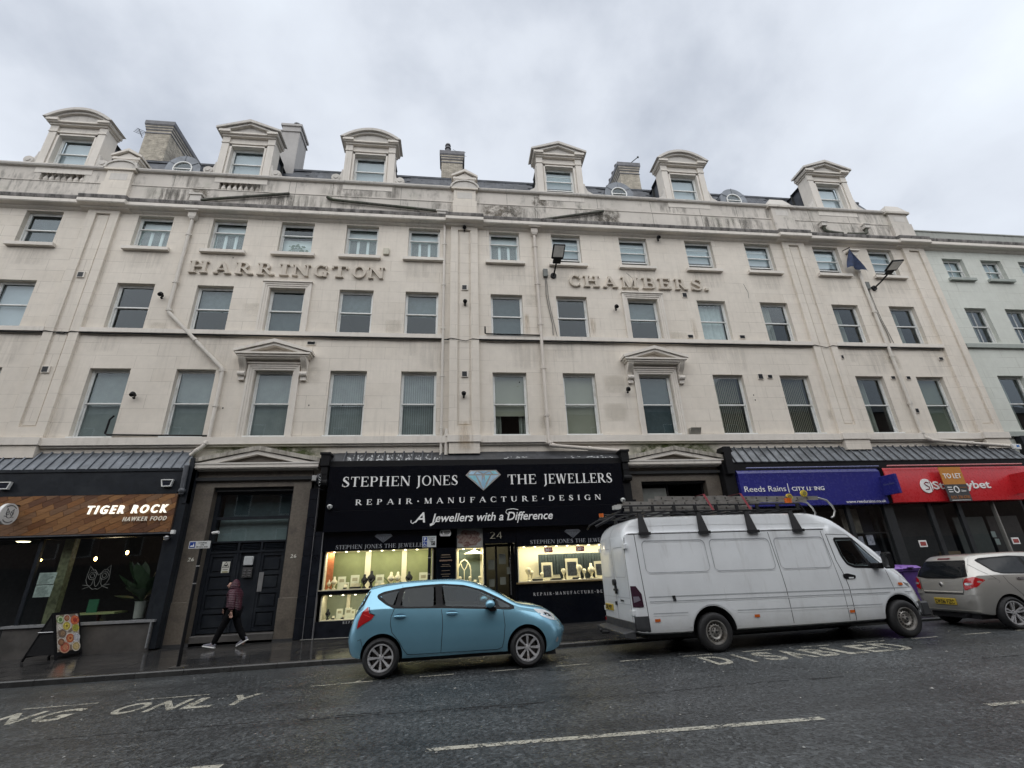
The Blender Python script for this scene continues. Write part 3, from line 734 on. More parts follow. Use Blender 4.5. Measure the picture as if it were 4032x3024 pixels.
for a, c in ((-17.45, -13.6), (-12.45, -.24), (.94, 14.2), (15.45, 20.2)):
    cp = MB(); cp.prism([(D-.07, 16.87), (D-.10, 16.92), (D-.10, 16.97), (D+.2, 17.02), (D+.42, 16.97), (D+.42, 16.86), (D-.03, 16.86)], a, c, 'x'); cp.build('coping', M_cornice, T_)
bl = MB(); bl.lathe([(.075, 0), (.075, .04), (.04, .06), (.05, .09), (.085, .16), (.088, .21), (.06, .29), (.035, .36), (.04, .40), (.07, .43), (.07, .475)], (0, 0, 0), n=12)
blm = bl.mesh('baluster', M_trim, smooth=40)
for a, c in bal:
    n = 7 if a < -10 else 7
    for i in range(n): link('baluster', blm, T_, (a+.12+(c-a-.24)*i/(n-1), D+.16, 16.195))
# parapet piers
for cx in (-13.03, .35):
    p = MB(); p.box(cx-.5, cx+.5, D-.13, D+.3, 15.3, 16.19); p.box(cx-.46, cx+.46, D-.09, D+.3, 16.19, 16.80)
    p.box(cx-.56, cx+.56, D-.16, D+.4, 16.80, 16.88)
    p.build('pier', M_wall, T_)
    q = MB(); q.box(cx-.31, cx+.31, D-.094, D-.08, 16.33, 16.66); q.build('pier_panel', M_cornice, T_)
    q = MB(); arc = [(cx+.55*cos(R(t)), 16.89+.34*sin(R(t))) for t in range(0, 181, 12)]; q.prism(arc, D-.12, D+.45, 'y')
    arc2 = [(cx+.61*cos(R(t)), 16.89+.42*sin(R(t))) for t in range(0, 181, 12)]+[(cx+.54*cos(R(t)), 16.89+.35*sin(R(t))) for t in range(180, -1, -12)]
    q.prism(arc2, D-.17, D+.46, 'y'); q.box(cx-.42, cx+.42, D+.0, D+1.3, 16.9, 17.45); q.build('pier_cap', M_cornice, T_)
    q = MB(); q.box(cx-.50, cx+.50, D-.05, D+1.3, 17.45, 17.56); q.box(cx-.45, cx+.45, D-.02, D+1.3, 17.38, 17.45)
    for s_ in (-1, 1): q.prism([(cx+s_*.56, 17.57), (cx+s_*.56, 17.66), (cx, 18.0), (cx, 17.87)], D-.08, D+1.3, 'y')
    q.prism([(cx-.42, 17.565), (cx+.42, 17.565), (cx, 17.84)], D+.01, D+1.29, 'y'); q.build('pier_pediment', M_trim, T_)
for cx in (14.84, 20.85):
    p = MB(); p.box(cx-.53, cx+.53, D-.12, D+.3, 15.3, 16.22); p.box(cx-.48, cx+.48, D-.08, D+.3, 16.22, 16.80); p.box(cx-.62, cx+.62, D-.17, D+.5, 16.80, 16.91)
    p.build('pier', M_para, T_); q = MB()
    V = [(cx-.6, D-.15), (cx+.6, D-.15), (cx+.6, D+.48), (cx-.6, D+.48)]; q.add([(u, w_, 16.912) for u, w_ in V]+[(cx+(u-cx)*.55, D+.16+(w_-D-.16)*.5, 17.36) for u, w_ in V], [(3, 2, 1, 0), (4, 5, 6, 7)]+[(i, (i+1) % 4, (i+1) % 4+4, i+4) for i in range(4)])
    q.build('pier_cap', M_cornice, T_); q = MB(); q.box(cx-.31, cx+.31, D-.084, D-.07, 16.36, 16.66); q.build('pier_panel', M_cornice, T_)
# ---- mansard roof with slates
rf = MB(); rf.add([(-17.4, 16.15, 16.4), (21.2, 16.15, 16.4), (21.2, 17.42, 19.1), (-17.4, 17.42, 19.1), (-17.4, 22, 19.2), (21.2, 22, 19.2)], [(0, 1, 2, 3), (3, 2, 5, 4)])
rf.box(-17.4, 21.2, 17.36, 17.5, 19.08, 19.19); roof = rf.build('roof', M_slate, T_)
def slate_mesh(w_):
    b = MB(); b.box(0, w_-.012, -.012, 0, 0, .34); return b.mesh('slate', M_slate)
SLM = [slate_mesh(x) for x in (.33, .34, .35)]; th = math.atan2(19.1-16.4, 17.42-16.15)
DC = [-15.1, -8.63, -3.67, 4.58, 10.46, 17.85]
nsl = 0; rest = MB()
for r_ in range(12):
    s_ = .15+r_*.235; y = 16.15+s_*cos(th); z = 16.4+s_*sin(th); x = -12.3+(.17 if r_ % 2 else 0)
    while x < 15.8:
        vis = (-6.9 < x < -4.9 or -2.35 < x < 3.3 or 5.8 < x < 6.7 or 8.2 < x < 9.2 or 11.6 < x < 12.5 or 13.9 < x < 15.6)
        if vis and r_ > 2:
            o = link('slate', random.choice(SLM), roof, (x, y-.012-random.uniform(0, .006), z)); o.rotation_euler = (-(pi/2-th)+R(1.5), 0, random.uniform(-.006, .006)); nsl += 1
        x += .345
sk = MB(); 
for i in range(3): sk.add([(-6.62+i*.36, 16.73, 17.72), (-6.30+i*.36, 16.73, 17.72), (-6.30+i*.36, 16.93, 18.15), (-6.62+i*.36, 16.93, 18.15)], [(0, 1, 2, 3)])
sk.build('skylight', mat('skylight_glass', (.5, .54, .58), .08, spec=.8), roof)
# ---- dormers
def dormer(cx, kind, idx):
    d = MB(); y0 = D+.02; yb = D+.62
    hw = .645; z0, z1 = 17.02, 18.53
    # front with opening
    wall_holes(cx-1.0, cx+1.0, 16.6, 19.0, [(cx-hw, cx+hw, z0, z1)], y0, .28, d)
    d.quad((cx-1.0, y0, 16.6), (cx-1.0, y0, 19.0), (cx-1.0, yb, 19.0), (cx-1.0, yb, 16.6)); d.quad((cx+1.0, y0, 16.6), (cx+1.0, yb, 16.6), (cx+1.0, yb, 19.0), (cx+1.0, y0, 19.0))
    o = d.build('dormer', M_trim, T_, fix=False)
    p = MB()
    for s_ in (-1, 1):
        a, b2 = sorted((cx+s_*.76, cx+s_*1.03)); p.box(a, b2, y0-.07, y0, 16.9, 18.66); p.box(a-.02, b2+.02, y0-.10, y0, 18.66, 18.70); p.box(a-.01, b2+.01, y0-.08, y0, 18.70, 19.02)
        a2, b3 = sorted((cx+s_*hw, cx+s_*.72)); p.box(a2, b3, y0-.035, y0, 16.9, 18.60)
    p.box(cx-.72, cx+.72, y0-.035, y0, 18.535, 18.60); p.box(cx-.74, cx+.74, y0-.06, y0, 18.655, 18.695); p.build('pilaster', M_trim, o)
    c = MB(); c.box(cx-1.06, cx+1.06, y0-.14, yb, 18.99, 19.06); c.box(cx-1.14, cx+1.14, y0-.22, yb, 19.06, 19.10); c.box(cx-1.16, cx-.72, y0-.28, yb-.02, 19.10, 19.21); c.box(cx+.72, cx+1.16, y0-.28, yb-.02, 19.10, 19.21); c.box(cx-.72, cx+.72, y0-.16, yb-.02, 19.10, 19.2)
    c.build('entablature', M_trim, o)
    r = MB()
    if kind == 'arch':
        def arc(w_, h_, zb, n=14): return [(cx-w_+2*w_*i/n, zb+h_*(1-(2*i/n-1)**2)) for i in range(n+1)]
        outer = arc(1.27, .58, 19.215); inner = arc(1.10, .45, 19.215)
        r.prism(outer+inner[::-1], y0-.32, yb, 'y'); r.prism(arc(1.1, .45, 19.215), y0-.12, yb-.01, 'y')
        il = arc(1.0, .35, 19.215); r.prism(arc(1.1, .452, 19.217)+il[::-1], y0-.22, y0-.12, 'y')
    else:
        for s_ in (-1, 1):
            r.prism([(cx+s_*1.27, 19.215), (cx+s_*1.27, 19.31), (cx, 19.80), (cx, 19.66)], y0-.32, yb, 'y')
            r.prism([(cx+s_*1.1, 19.22), (cx+s_*.9, 19.22), (cx, 19.56), (cx, 19.655)], y0-.24, y0-.1, 'y')
        r.prism([(cx-1.05, 19.217), (cx+1.05, 19.217), (cx, 19.62)], y0-.1, yb-.01, 'y')
    r.build('pediment', M_cornice, o)
    q = MB(); q.box(cx-.86, cx+.86, yb, yb+1.6, 16.6, 18.85); q.prism([(cx-.95, 18.85), (cx+.95, 18.85), (cx, 19.3)], yb, yb+1.6, 'y'); q.build('cheek', M_slate, o)
    for s_ in (-1, 1):
        sc = MB()
        pts = [(cx+s_*1.0, 16.97), (cx+s_*1.42, 16.97), (cx+s_*1.40, 17.07), (cx+s_*1.2, 17.2), (cx+s_*1.12, 17.42), (cx+s_*1.10, 17.6), (cx+s_*1.0, 17.62)]
        sc.prism(pts, y0-.04, y0+.25, 'y')
        if idx in (0, 1, 2): sc.lathe([(.17, -.09), (.19, -.04), (.19, .1), (.1, .1)], (cx+s_*1.30, y0, 17.14), 'y', 14); sc.lathe([(.09, -.12), (.1, -.08), (.05, .0)], (cx+s_*1.30, y0, 17.14), 'y', 12)
        sc.build('scroll', M_cornice, o)
    window(cx-hw, z0, 2*hw, z1-z0, 'open' if idx == 3 else 'sash', 'palefull' if idx != 3 else 'pale', o and T_, y=y0, back=.17)  # pale sheet behind the glass stands in for reflected sky
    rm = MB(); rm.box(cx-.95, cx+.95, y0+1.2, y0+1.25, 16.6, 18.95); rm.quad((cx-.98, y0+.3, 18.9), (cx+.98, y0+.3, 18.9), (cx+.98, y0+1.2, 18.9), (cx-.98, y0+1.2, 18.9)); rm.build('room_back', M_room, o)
for i, cx in enumerate(DC): dormer(cx, 'arch' if i in (0, 2, 4) else 'gable', i)
# ---- round lead dormers
for cx in (-11.25, 7.45, 13.1):
    y0 = 16.2; pr_ = []
    for t in range(0, 181, 10): pr_.append((cx+.68*cos(R(t)), 17.60+.76*sin(R(t))))
    pr_ += [(cx-.70, 17.45), (cx-.86, 17.2), (cx-.92, 17.0), (cx+.92, 17.0), (cx+.86, 17.2), (cx+.70, 17.45)]
    ring = [(cx+.36*cos(R(t)), 17.66+.36*sin(R(t))) for t in range(0, 361, 15)]
    b = MB(); vs, ts = poly_union([pr_]); 
    r_ = delaunay_2d_cdt([Vector(p) for p in pr_]+[Vector(p) for p in ring[:-1]], [], [list(range(len(pr_))), [len(pr_)+i for i in range(len(ring)-1)][::-1]], 1, 1e-5)
    tri = [t for t in r_[2] if sqrt((sum(r_[0][i][0] for i in t)/3-cx)**2+(sum(r_[0][i][1] for i in t)/3-17.66)**2) > .34]
    extrude_flat(b, r_[0], tri, lambda u, w_, d: (u, y0+d, w_), 1.3); o = b.build('round_dormer', M_lead, T_)
    for t in (35, 90, 145):
        s_ = MB(); s_.tube([(cx+.38*cos(R(t)), y0-.01, 17.66+.38*sin(R(t))), (cx+.69*cos(R(t)), y0-.01, 17.60+.77*sin(R(t))), (cx+.69*cos(R(t)), y0+1.2, 17.60+.77*sin(R(t)))], .018, 6); s_.build('lead_roll', M_lead, o)
    f = MB(); f.lathe([(.30, .02), (.30, -.03), (.39, -.03), (.40, .05), (.36, .1), (.30, .1)], (cx, y0, 17.66), 'y', 28); 
    rr = MB(); n = 28
    for k_ in range(n):
        a, c = 2*pi*k_/n, 2*pi*(k_+1)/n
        for (r0, r1, ya, yb) in ((.33, .375, -.035, -.035), (.375, .375, -.035, .05), (.33, .33, -.035, .05)):
            rr.quad((cx+r0*cos(a), y0+ya, 17.66+r0*sin(a)), (cx+r0*cos(c), y0+ya, 17.66+r0*sin(c)), (cx+r1*cos(c), y0+yb, 17.66+r1*sin(c)), (cx+r1*cos(a), y0+yb, 17.66+r1*sin(a)))
    rr.box(cx-.32, cx+.32, y0-.02, y0+.02, 17.64, 17.68); rr.build('frame', M_white, o, smooth=40)
    gl = MB(); gl.add([(cx+.33*cos(R(t)), y0+.01, 17.66+.33*sin(R(t))) for t in range(0, 360, 15)], [tuple(range(24))]); gl.build('pane', M_glass, o)
    bk = MB(); bk.box(cx-.5, cx+.5, y0+.5, y0+.52, 17.1, 18.2); bk.build('room_back', M_gb, o)
# ---- chimneys
def brick_stack(x0, x1, y0, y1, z0, z1, name='chimney', capm=None, body=M_brick):
    o_ = MB(); o_.box(x0+.012, x1-.012, y0+.012, y1-.012, z0, z1-.01); ch = o_.build(name, mat('mortar', (.26, .24, .2), .9), T_)
    br = MB(); dk = MB(); z = z0; r_ = 0
    while z < z1-.80:
        L = .23; off = (r_ % 2)*.115; x = x0-off
        while x < x1:
            a, c = max(x, x0)+.006, min(x+L, x1)-.006
            if c-a > .02: br.box(a, c, y0+random.uniform(-.003, .004), y0+.02, z+.005, z+.07)
            x += L
        y = y0-off
        while y < y1:
            a, c = max(y, y0)+.006, min(y+L, y1)-.006
            if c-a > .02:
                br.box(x1-.02, x1+random.uniform(-.004, .003), a, c, z+.005, z+.07); br.box(x0-random.uniform(-.004, .003), x0+.02, a, c, z+.005, z+.07)
            y += L
        z += .075; r_ += 1
    for k_, (e, h) in enumerate(((.025, .06), (0.0, .13), (.025, .05), (.035, .07), (.055, .05), (.065, .07), (.085, .05), (.10, .22))):
        (br if k_ in (1, 3, 5) else dk).box(x0-e, x1+e, y0-e, y1+e, z, z+h); z += h+.004
    br.build('brickwork', body, ch, kind='stuff'); dk.build('chimney_cap', M_bluebrick if capm is None else capm, ch); return ch, z
ch, zt = brick_stack(-14.55, -13.45, 18, 21.8, 18.5, 22.25)
ch, zt = brick_stack(-.75, .3, 18, 18.8, 18.8, 21.55)
p = MB(); p.lathe([(.16, 0), (.14, .35), (.15, .4), (.11, .42), (.11, .5), (.16, .52), (.16, .56), (.10, .6), (.10, .7), (.15, .74), (.13, .82), (.05, .9)], (-.45, 18.3, 21.55), n=12); p.lathe([(.14, 0), (.12, .2), (.16, .24), (.04, .34)], (.08, 18.5, 21.55), n=10); p.build('chimney_pot', M_bluebrick, ch, smooth=40)
ch, zt = brick_stack(8.5, 9.55, 18, 20.3, 18.8, 21.6)
for i in range(4):
    p = MB(); p.lathe([(.13, 0), (.11, .25), (.14, .28), (.14, .34), (.08, .34)], (8.62, 18.5+i*.5, 21.55+.05), n=10); p.build('chimney_pot', M_bluebrick, ch, smooth=40)
p = MB(); p.cyl((9.0, 18.3, 21.6), (9.75, 18.2, 22.3), .022); p.box(9.72, 9.8, 18.17, 18.23, 22.26, 22.34); p.build('aerial_pole', M_iron, ch)
p = MB(); p.cyl((.1, 18.4, 21.6), (.45, 18.4, 22.05), .012, n=5); p.cyl((-.2, 18.4, 22.2), (.5, 18.4, 21.75), .008, n=4); p.cyl((.2, 18.4, 22.1), (.28, 18.4, 21.7), .01, n=4); p.build('aerial', M_iron, T_)
p = MB(); p.cyl((-14.7, 18.1, 21.3), (-14.9, 18.0, 21.75), .015, n=5)
for i in range(4): p.cyl((-15.0+.03*i, 17.9, 21.45+.07*i), (-14.7+.03*i, 18.1, 21.45+.07*i), .01, n=4)
p.build('aerial', M_iron, T_)
c = MB(); c.box(-8.2, -7.38, 17.3, 18.3, 17.5, 21.75); ch = c.build('chimney', M_render, T_); c = MB(); c.box(-8.26, -7.33, 17.25, 18.35, 21.4, 21.46); c.box(-8.27, -7.32, 17.24, 18.36, 21.75, 21.88); c.build('chimney_cap', M_render, ch)
p = MB(); p.lathe([(.17, 0), (.16, .35), (.19, .37), (.19, .42), (.12, .42)], (-7.72, 17.7, 21.88), n=12); p.build('chimney_pot', M_bluebrick, ch, smooth=40)
for x in (16.2, 16.6):
    p = MB(); p.lathe([(.15, 0), (.13, .35), (.17, .4), (.17, .46), (.1, .46)], (x, 17.9, 19.1), n=10); p.build('chimney_pot', mat('clay_pot', (.22, .16, .11), .8), roof, smooth=40)
b = MB(); b.prism([(19.1, 16.6), (20.5, 16.6), (20.5, 17.2), (20.0, 17.4), (19.5, 17.75), (19.1, 17.75)], D+.5, D+.9, 'y'); b.build('lead_roof_end', M_lead, roof)
# ---- raised lettering
LX = [(-9.67, -9.03), (-8.83, -8.22), (-8.07, -7.45), (-7.31, -6.70), (-6.53, -6.20), (-6.07, -5.44), (-5.31, -4.79), (-4.66, -4.08), (-3.90, -3.40), (-3.31, -2.71)]
def raised(word, spans, z, h):
    for ch_, (a, b_) in zip(word, spans):
        P, adv = glyph(ch_, .18, .085, .11, .09); vs, ts = poly_union(P); xs_ = [v_[0] for v_ in vs]; u0, u1 = min(xs_), max(xs_)
        m_ = MB(); extrude_flat(m_, vs, ts, lambda u, w_, d: (a+(u-u0)/(u1-u0)*(b_-a), D-.11+d, z+w_*h), .11); m_.build('letter', M_letter, T_)
raised('HARRINGTON', LX, 12.22, .50)
raised('CHAMBERS.', [(4.52, 4.97), (5.11, 5.77), (5.91, 6.53), (6.69, 7.40), (7.57, 8.13), (8.26, 8.80), (8.97, 9.52), (9.69, 10.17), (10.27, 10.42)], 12.17, .51)
# ---- vents, lamps, small fixings on the wall
def vent(x, z, w_, h_, m=M_blackp, hood=True):
    b = MB(); b.box(x-.02, x+w_+.02, D-.035, D-.001, z-.02, z+h_+.02); o = b.build('vent', M_trim, T_)
    b = MB(); b.box(x, x+w_, D-.038, D-.034, z, z+h_)
    for i in range(4): b.box(x, x+w_, D-.05, D-.038, z+h_*(i+.2)/4, z+h_*(i+.45)/4)
    b.build('grille', m, o)
for x, z in ((-13.22, 11.87), (-13.26, 8.22), (.25, 11.84), (.25, 8.20)): 
    b = MB(); b.box(x-.02, x+.22, D-.10, D-.06, z-.02, z+.22); o = b.build('vent', M_trim, T_); b = MB(); b.box(x, x+.17, D-.104, D-.10, z, z+.19); b.build('grille', M_blackp, o)
for x, z, w_, h_ in ((9.25, 11.85, .17, .19), (-5.19, 9.4, .25, .11), (9.13, 9.97, .2, .13), (11.33, 10.0, .2, .13), (11.69, 8.24, .18, .2), (12.09, 8.28, .17, .13), (15.53, 9.18, .09, .13), (17.45, 8.29, .16, .12), (18.14, 8.29, .16, .12), (20.0, 9.17, .17, .12), (17.99, 6.87, .13, .16), (-15.9, 8.3, .2, .2)): vent(x, z, w_, h_)
bh = MB(); bh.add([(8.45, D-.22, 6.24), (8.83, D-.22, 6.24), (8.85, D-.06, 6.02), (8.43, D-.06, 6.02), (8.45, D, 6.26), (8.83, D, 6.26), (8.85, D, 6.0), (8.43, D, 6.0)], [(0, 1, 2, 3), (0, 4, 5, 1), (3, 2, 6, 7), (0, 3, 7, 4), (1, 5, 6, 2)]); bh.build('vent_hood', mat('galvanised_hood', (.3, .29, .26), .6), T_)
for x, z in ((-10.3, 11.19), (-10.3, 7.43), (.36, 11.25), (.31, 7.51), (6.3, 11.21), (6.31, 7.72), (.34, 14.75), (8.6, 14.7)):
    b = MB(); b.cyl((x, D-.07, z), (x, D-.17, z-.01), .05, .05, 10); b.cyl((x, D-.17, z+.02), (x, D-.25, z-.05), .085, .065, 10); b.cyl((x, D-.07, z-.09), (x, D-.13, z-.1), .04, .03, 8); b.build('flue_outlet', M_iron, T_, smooth=40)
box('alarm_box', -3.02+.2, -3.02+.42, D-.09, D, 13.35, 13.65, mat('cream_plastic', (.5, .47, .38), .5), T_, bevel=.015)
pa = MB(); 
for (x, z) in ((-8.3, 12.95), (2.3, 8.0), (-7.6, 7.0), (-3.8, 7.1), (11.3, 7.55), (11.32, 7.35), (-4.9, 7.1), (14.6, 8.2)):
    pa.box(x, x+.035, D-.006, D-.001, z, z+.05)
pa.build('bolt_hole', M_iron, T_)
# weathering with shapes of its own: grime runs, rust, moss, lost render, cracks
def stain(x0, x1, z0, z1, m, y=D-.004): b = MB(); b.add([(x0, y, z0), (x1, y, z0), (x1, y-.0005, z1), (x0, y-.0005, z1)], [(0, 1, 2, 3)]); b.build('stain', m, T_, fix=False)
SG1 = stain_mat('grey_run_stain', (.32, .30, .27), .13, (7, 7, .5)); SG2 = stain_mat('rust_stain', (.42, .27, .11), .35, (8, 8, 1.2), .46); SG3 = stain_mat('green_moss_stain', (.10, .125, .04), .85, (3, 3, 5), .42); SG4 = stain_mat('lost_render', (.20, .175, .14), .95, (4, 4, 4), .50); SG5 = stain_mat('patch_repair', (.60, .555, .47), .22, (.6, .6, .6), .40)
rs = random.Random(5); SG6 = stain_mat('parapet_run_stain', (.17, .16, .14), .5, (4, 4, .7), .52)
for i, c in enumerate(COLS[1:]):
    stain(c-.2, c+CW+.2, 12.35, 13.12, SG1)
    if i % 2: stain(c-.3, c+CW*.5, 9.0, 9.68, SG1)
    if i % 3 != 1: stain(c+CW*.4, c+CW+.5, 8.5, 9.66, SG1)
for i in range(16): x = rs.uniform(-20, 20); stain(x, x+rs.uniform(1, 2.6), 15.32, 16.15, SG6)
for i in range(14): x = rs.uniform(-16, 20); stain(x, x+rs.uniform(.5, 1.6), 16.22, 16.85, SG6, D+.031)
for i in range(12): x = rs.choice(COLS[1:])+CW+rs.uniform(.05, .5); z = rs.uniform(6.2, 13); stain(x, x+rs.uniform(.5, 1.0), z, z+rs.uniform(.4, 1.0), SG5)
stain(.1, .65, 5.45, 6.5, SG2, D-.255); stain(9.35, 9.6, 9.9, 10.9, SG2); stain(2.62, 2.85, 9.95, 10.9, SG2); stain(5.2, 5.45, 9.95, 10.8, SG2); stain(-12.5, -12.2, 5.8, 7.4, SG1)
for a, b2 in ((-7.9, -4.1), (6.0, 9.6)): stain(a, b2, 5.15, 5.74, SG3)
stain(5.9, 7.2, 15.34, 16.3, SG4); stain(3.2, 4.0, 16.25, 16.85, SG4, D+.030); stain(.95, 2.9, 15.4, 16.2, SG4); stain(-12.1, -10.0, 15.4, 16.15, SG6); stain(-7.7, -4.9, 15.35, 16.15, SG6); stain(-10.5, -9.6, 15.6, 16.3, SG4)
for pts in (((7.0, 12.95), (7.12, 12.8), (7.3, 12.6), (7.25, 12.3), (7.38, 12.1), (7.45, 11.9)), ((3.3, 16.1), (3.45, 15.9), (3.4, 15.6), (3.55, 15.35)), ((12.1, 12.6), (12.2, 12.2), (12.15, 11.9))):
    b = MB(); b.tube([(x+rs.uniform(-.02, .02), D-.003, z) for x, z in pts], .006, 4); b.build('hairline_crack', M_iron, T_)
# ---- overflow pipes covered in moss along the parapet
def pipe(name, pts, r, m, parent=None, n=10, **k): 
    b = MB(); b.tube(pts, r, n); return b.build(name, m, parent, smooth=40, **k)
YP = D-.09
for i, pts in enumerate((((-9.9, YP, 15.52), (-9.6, YP, 15.60), (-6.65, YP, 16.10)), ((-5.2, YP+.03, 16.05), (-4.95, YP, 15.90), (-.65, YP, 15.60)), ((3.6, YP, 15.42), (6.35, YP, 16.05)))):
    o = pipe('rain_pipe', pts, .058, M_moss); tag(o, ('mossy rain pipe sloping up right above the top windows at the H of HARRINGTON', 'mossy rain pipe sloping down right to the middle pilaster', 'mossy rain pipe sloping up right above the C of CHAMBERS')[i], 'pipe', 'mossy sloping pipes on the parapet')
for i, pts in enumerate((((16.72, YP, 15.85), (16.75, YP, 15.62), (16.9, YP, 15.55), (17.6, YP, 15.48)), ((18.9, YP, 15.85), (18.85, YP, 15.60), (18.7, YP, 15.52), (17.85, YP, 15.48)))):
    o = pipe('rain_pipe', pts, .07, M_moss); tag(o, 'short dark elbow pipe under the %s small hopper head on the parapet at right' % ('left', 'right')[i], 'pipe', 'mossy sloping pipes on the parapet')
    x = pts[0][0]; b = MB(); b.box(x-.13, x+.13, D-.2, D, 15.82, 16.0); b.box(x-.16, x+.16, D-.24, D, 16.0, 16.05); b.build('hopper', M_cornice, o)
for x, z in ((-10.05, 15.75), (-.58, 15.55)):
    b = MB(); b.box(x-.2, x+.2, D-.16, D, z-.3, z-.02); b.box(x-.24, x+.24, D-.2, D, z-.02, z+.05); b.build('hopper_block', M_cornice, T_)
# ---- downpipes
def downpipe(label, pts, r, head=True, m=M_pipe):
    t = thing('downpipe', label, 'pipe', (0, 0, 0), 0, 'cream downpipes on the facade'); pipe('pipe', pts, r, m, t)
    for i in range(len(pts)-1):
        a, b_ = Vector(pts[i]), Vector(pts[i+1]); L = (b_-a).length; n = max(1, int(L/1.75))
        for j in range(n):
            c = a+(b_-a)*((j+.5)/n if n > 1 or i else .25); d = (b_-a).normalized(); q = MB(); q.cyl(c-d*.05, c+d*.05, r*1.28, n=12); 
            if abs(d.z) > .8: q.box(c.x-r*1.9, c.x+r*1.9, c.y-.012, c.y+.03, c.z-.02, c.z+.02)
            q.build('collar', m, t, smooth=40)
    if head:
        x, y, z = pts[0]; q = MB(); q.box(x-.14, x+.14, y-.12, D, z-.26, z-.05); q.box(x-.24, x+.24, y-.2, D, z-.05, z+.0); q.add([(x-.14, y-.12, z-.26), (x+.14, y-.12, z-.26), (x+.14, D, z-.26), (x-.14, D, z-.26), (x-.08, y-.08, z-.36), (x+.08, y-.08, z-.36), (x+.08, D-.02, z-.36), (x-.08, D-.02, z-.36)], [(0, 1, 5, 4), (1, 2, 6, 5), (3, 0, 4, 7), (4, 5, 6, 7)]); q.build('hopper', m, t)
YD = D-.10
downpipe('cream downpipe with a long diagonal offset left of the HARRINGTON lettering', [(-9.97, YD, 14.92), (-9.98, YD, 10.72), (-9.93, YD, 10.52), (-7.82, YD, 8.42), (-7.78, YD, 8.25), (-7.77, YD, 5.90), (-7.85, D-.16, 5.72), (-8.2, D-.12, 5.42)], .062)
downpipe('thin straight cream downpipe just left of the middle pilaster', [(-.46, YD, 14.9), (-.45, YD, 5.35)], .048, False)
downpipe('short thick cream pipe stub beside the middle pilaster foot above the black shopfront', [(-.28, YD, 6.25), (-.28, YD, 5.35)], .062, False)
downpipe('chipped cream downpipe left of CHAMBERS ending in a pipe running right along the shopfront top', [(3.21, YD, 14.92), (3.21, D-.15, 5.82), (3.26, D-.2, 5.64), (3.45, D-.22, 5.60), (5.8, D-.2, 5.40)], .062, True, stucco('chipped_pipe_paint', (.62, .57, .51), joints=False, stain=.3))
downpipe('cream downpipe with a pink white hopper near the right end of the terrace', [(17.66, YD, 14.45), (17.8, YD, 6.2), (17.82, D-.14, 5.85), (18.0, D-.2, 5.70), (21.4, D-.18, 5.45)], .062, True)
for i, pts in enumerate((((-10.75, D-.05, 6.75), (-10.85, D-.05, 6.62), (-10.87, D-.05, 6.16), (-10.8, D-.05, 6.12), (-7.85, D-.05, 6.07)), ((1.1, D-.16, 10.2), (1.1, D-.16, 9.92), (1.15, D-.16, 9.895), (3.15, D-.16, 9.88)))):
    o = pipe('waste_pipe', pts, .028, M_iron, None, 8); tag(o, ('thin black waste pipe along the first floor band left of the pedimented window', 'thin black waste pipe on the string course right of the middle pilaster')[i], 'pipe', 'thin black waste pipes')
# ---- green neighbour at the right end
G_ = thing('green_building', 'pale green rendered neighbour at the right end with small sash windows', 'building', (0, 0, 0))
gh = [(22.33+i*2.04, 23.42+i*2.04, 13.29, 14.40) for i in range(6)]+[(22.34+i*2.06, 23.44+i*2.06, 10.05, 11.76) for i in range(6)]+[(22.44+i*2.3, 23.70+i*2.3, 6.12, 8.50) for i in range(5)]
b = MB(); wall_holes(21.5, 40, 4.75, 14.92, gh, D, .3, b); b.build('wall', M_green, G_, fix=False)
for a, b2, c, d in gh: window(a, c, b2-a, d-c, 'green' if c > 9 else 'sash', 'net' if c > 13 else 'curtain', G_)
for a, b2, c, d in gh[:6]: box('sill', a-.12, b2+.12, D-.14, D+.1, c-.13, c, M_greentrim, G_)
box('string_course', 21.5, 40, D-.11, D, 9.76, 9.94, M_greentrim, G_); box('base_band', 21.62, 40, D-.12, D, 5.86, 6.05, M_greentrim, G_)
b = MB(); b.box(21.32, 40, D+.02, D+.3, 15.2, 15.92); b.box(21.34, 40, D-.02, D+.34, 15.92, 15.98); b.build('parapet', stucco('green_parapet', (.36, .37, .34), joints=False, stain=.5), G_)
b = MB(); b.box(21.5, 40, D+2.5, D+2.6, 4.7, 15.2)
for z in (4.7, 9, 12.6, 15.0): b.box(21.5, 40, D+.31, D+2.5, z, z+.1)
for x in range(23, 40, 2): b.box(x+.9, x+.95, D+.31, D+2.5, 4.7, 15)
b.build('interior_wall', M_room, G_); box('shop_fascia', 21.9, 40, D-.25, D-.02, 4.6, 5.84, M_blackp, G_); box('shopfront', 21.9, 40, D-.05, D+.1, 0, 4.6, M_blackp, G_)
# ================================================================ GROUND FLOOR
def words(i): return ('first', 'second', 'third', 'fourth', 'fifth', 'sixth', 'seventh', 'eighth', 'ninth', 'tenth', 'eleventh', 'twelfth')[i]
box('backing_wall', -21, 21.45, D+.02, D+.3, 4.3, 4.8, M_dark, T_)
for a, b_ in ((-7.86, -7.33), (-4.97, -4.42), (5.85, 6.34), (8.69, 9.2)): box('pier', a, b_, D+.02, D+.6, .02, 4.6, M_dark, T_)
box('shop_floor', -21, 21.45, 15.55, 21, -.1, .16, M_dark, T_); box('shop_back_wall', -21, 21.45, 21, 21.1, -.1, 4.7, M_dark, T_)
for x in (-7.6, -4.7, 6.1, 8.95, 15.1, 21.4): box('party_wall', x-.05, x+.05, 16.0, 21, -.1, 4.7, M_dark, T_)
box('shop_ceiling', -21, 21.45, 15.5, 21, 4.6, 4.7, M_dark, T_)
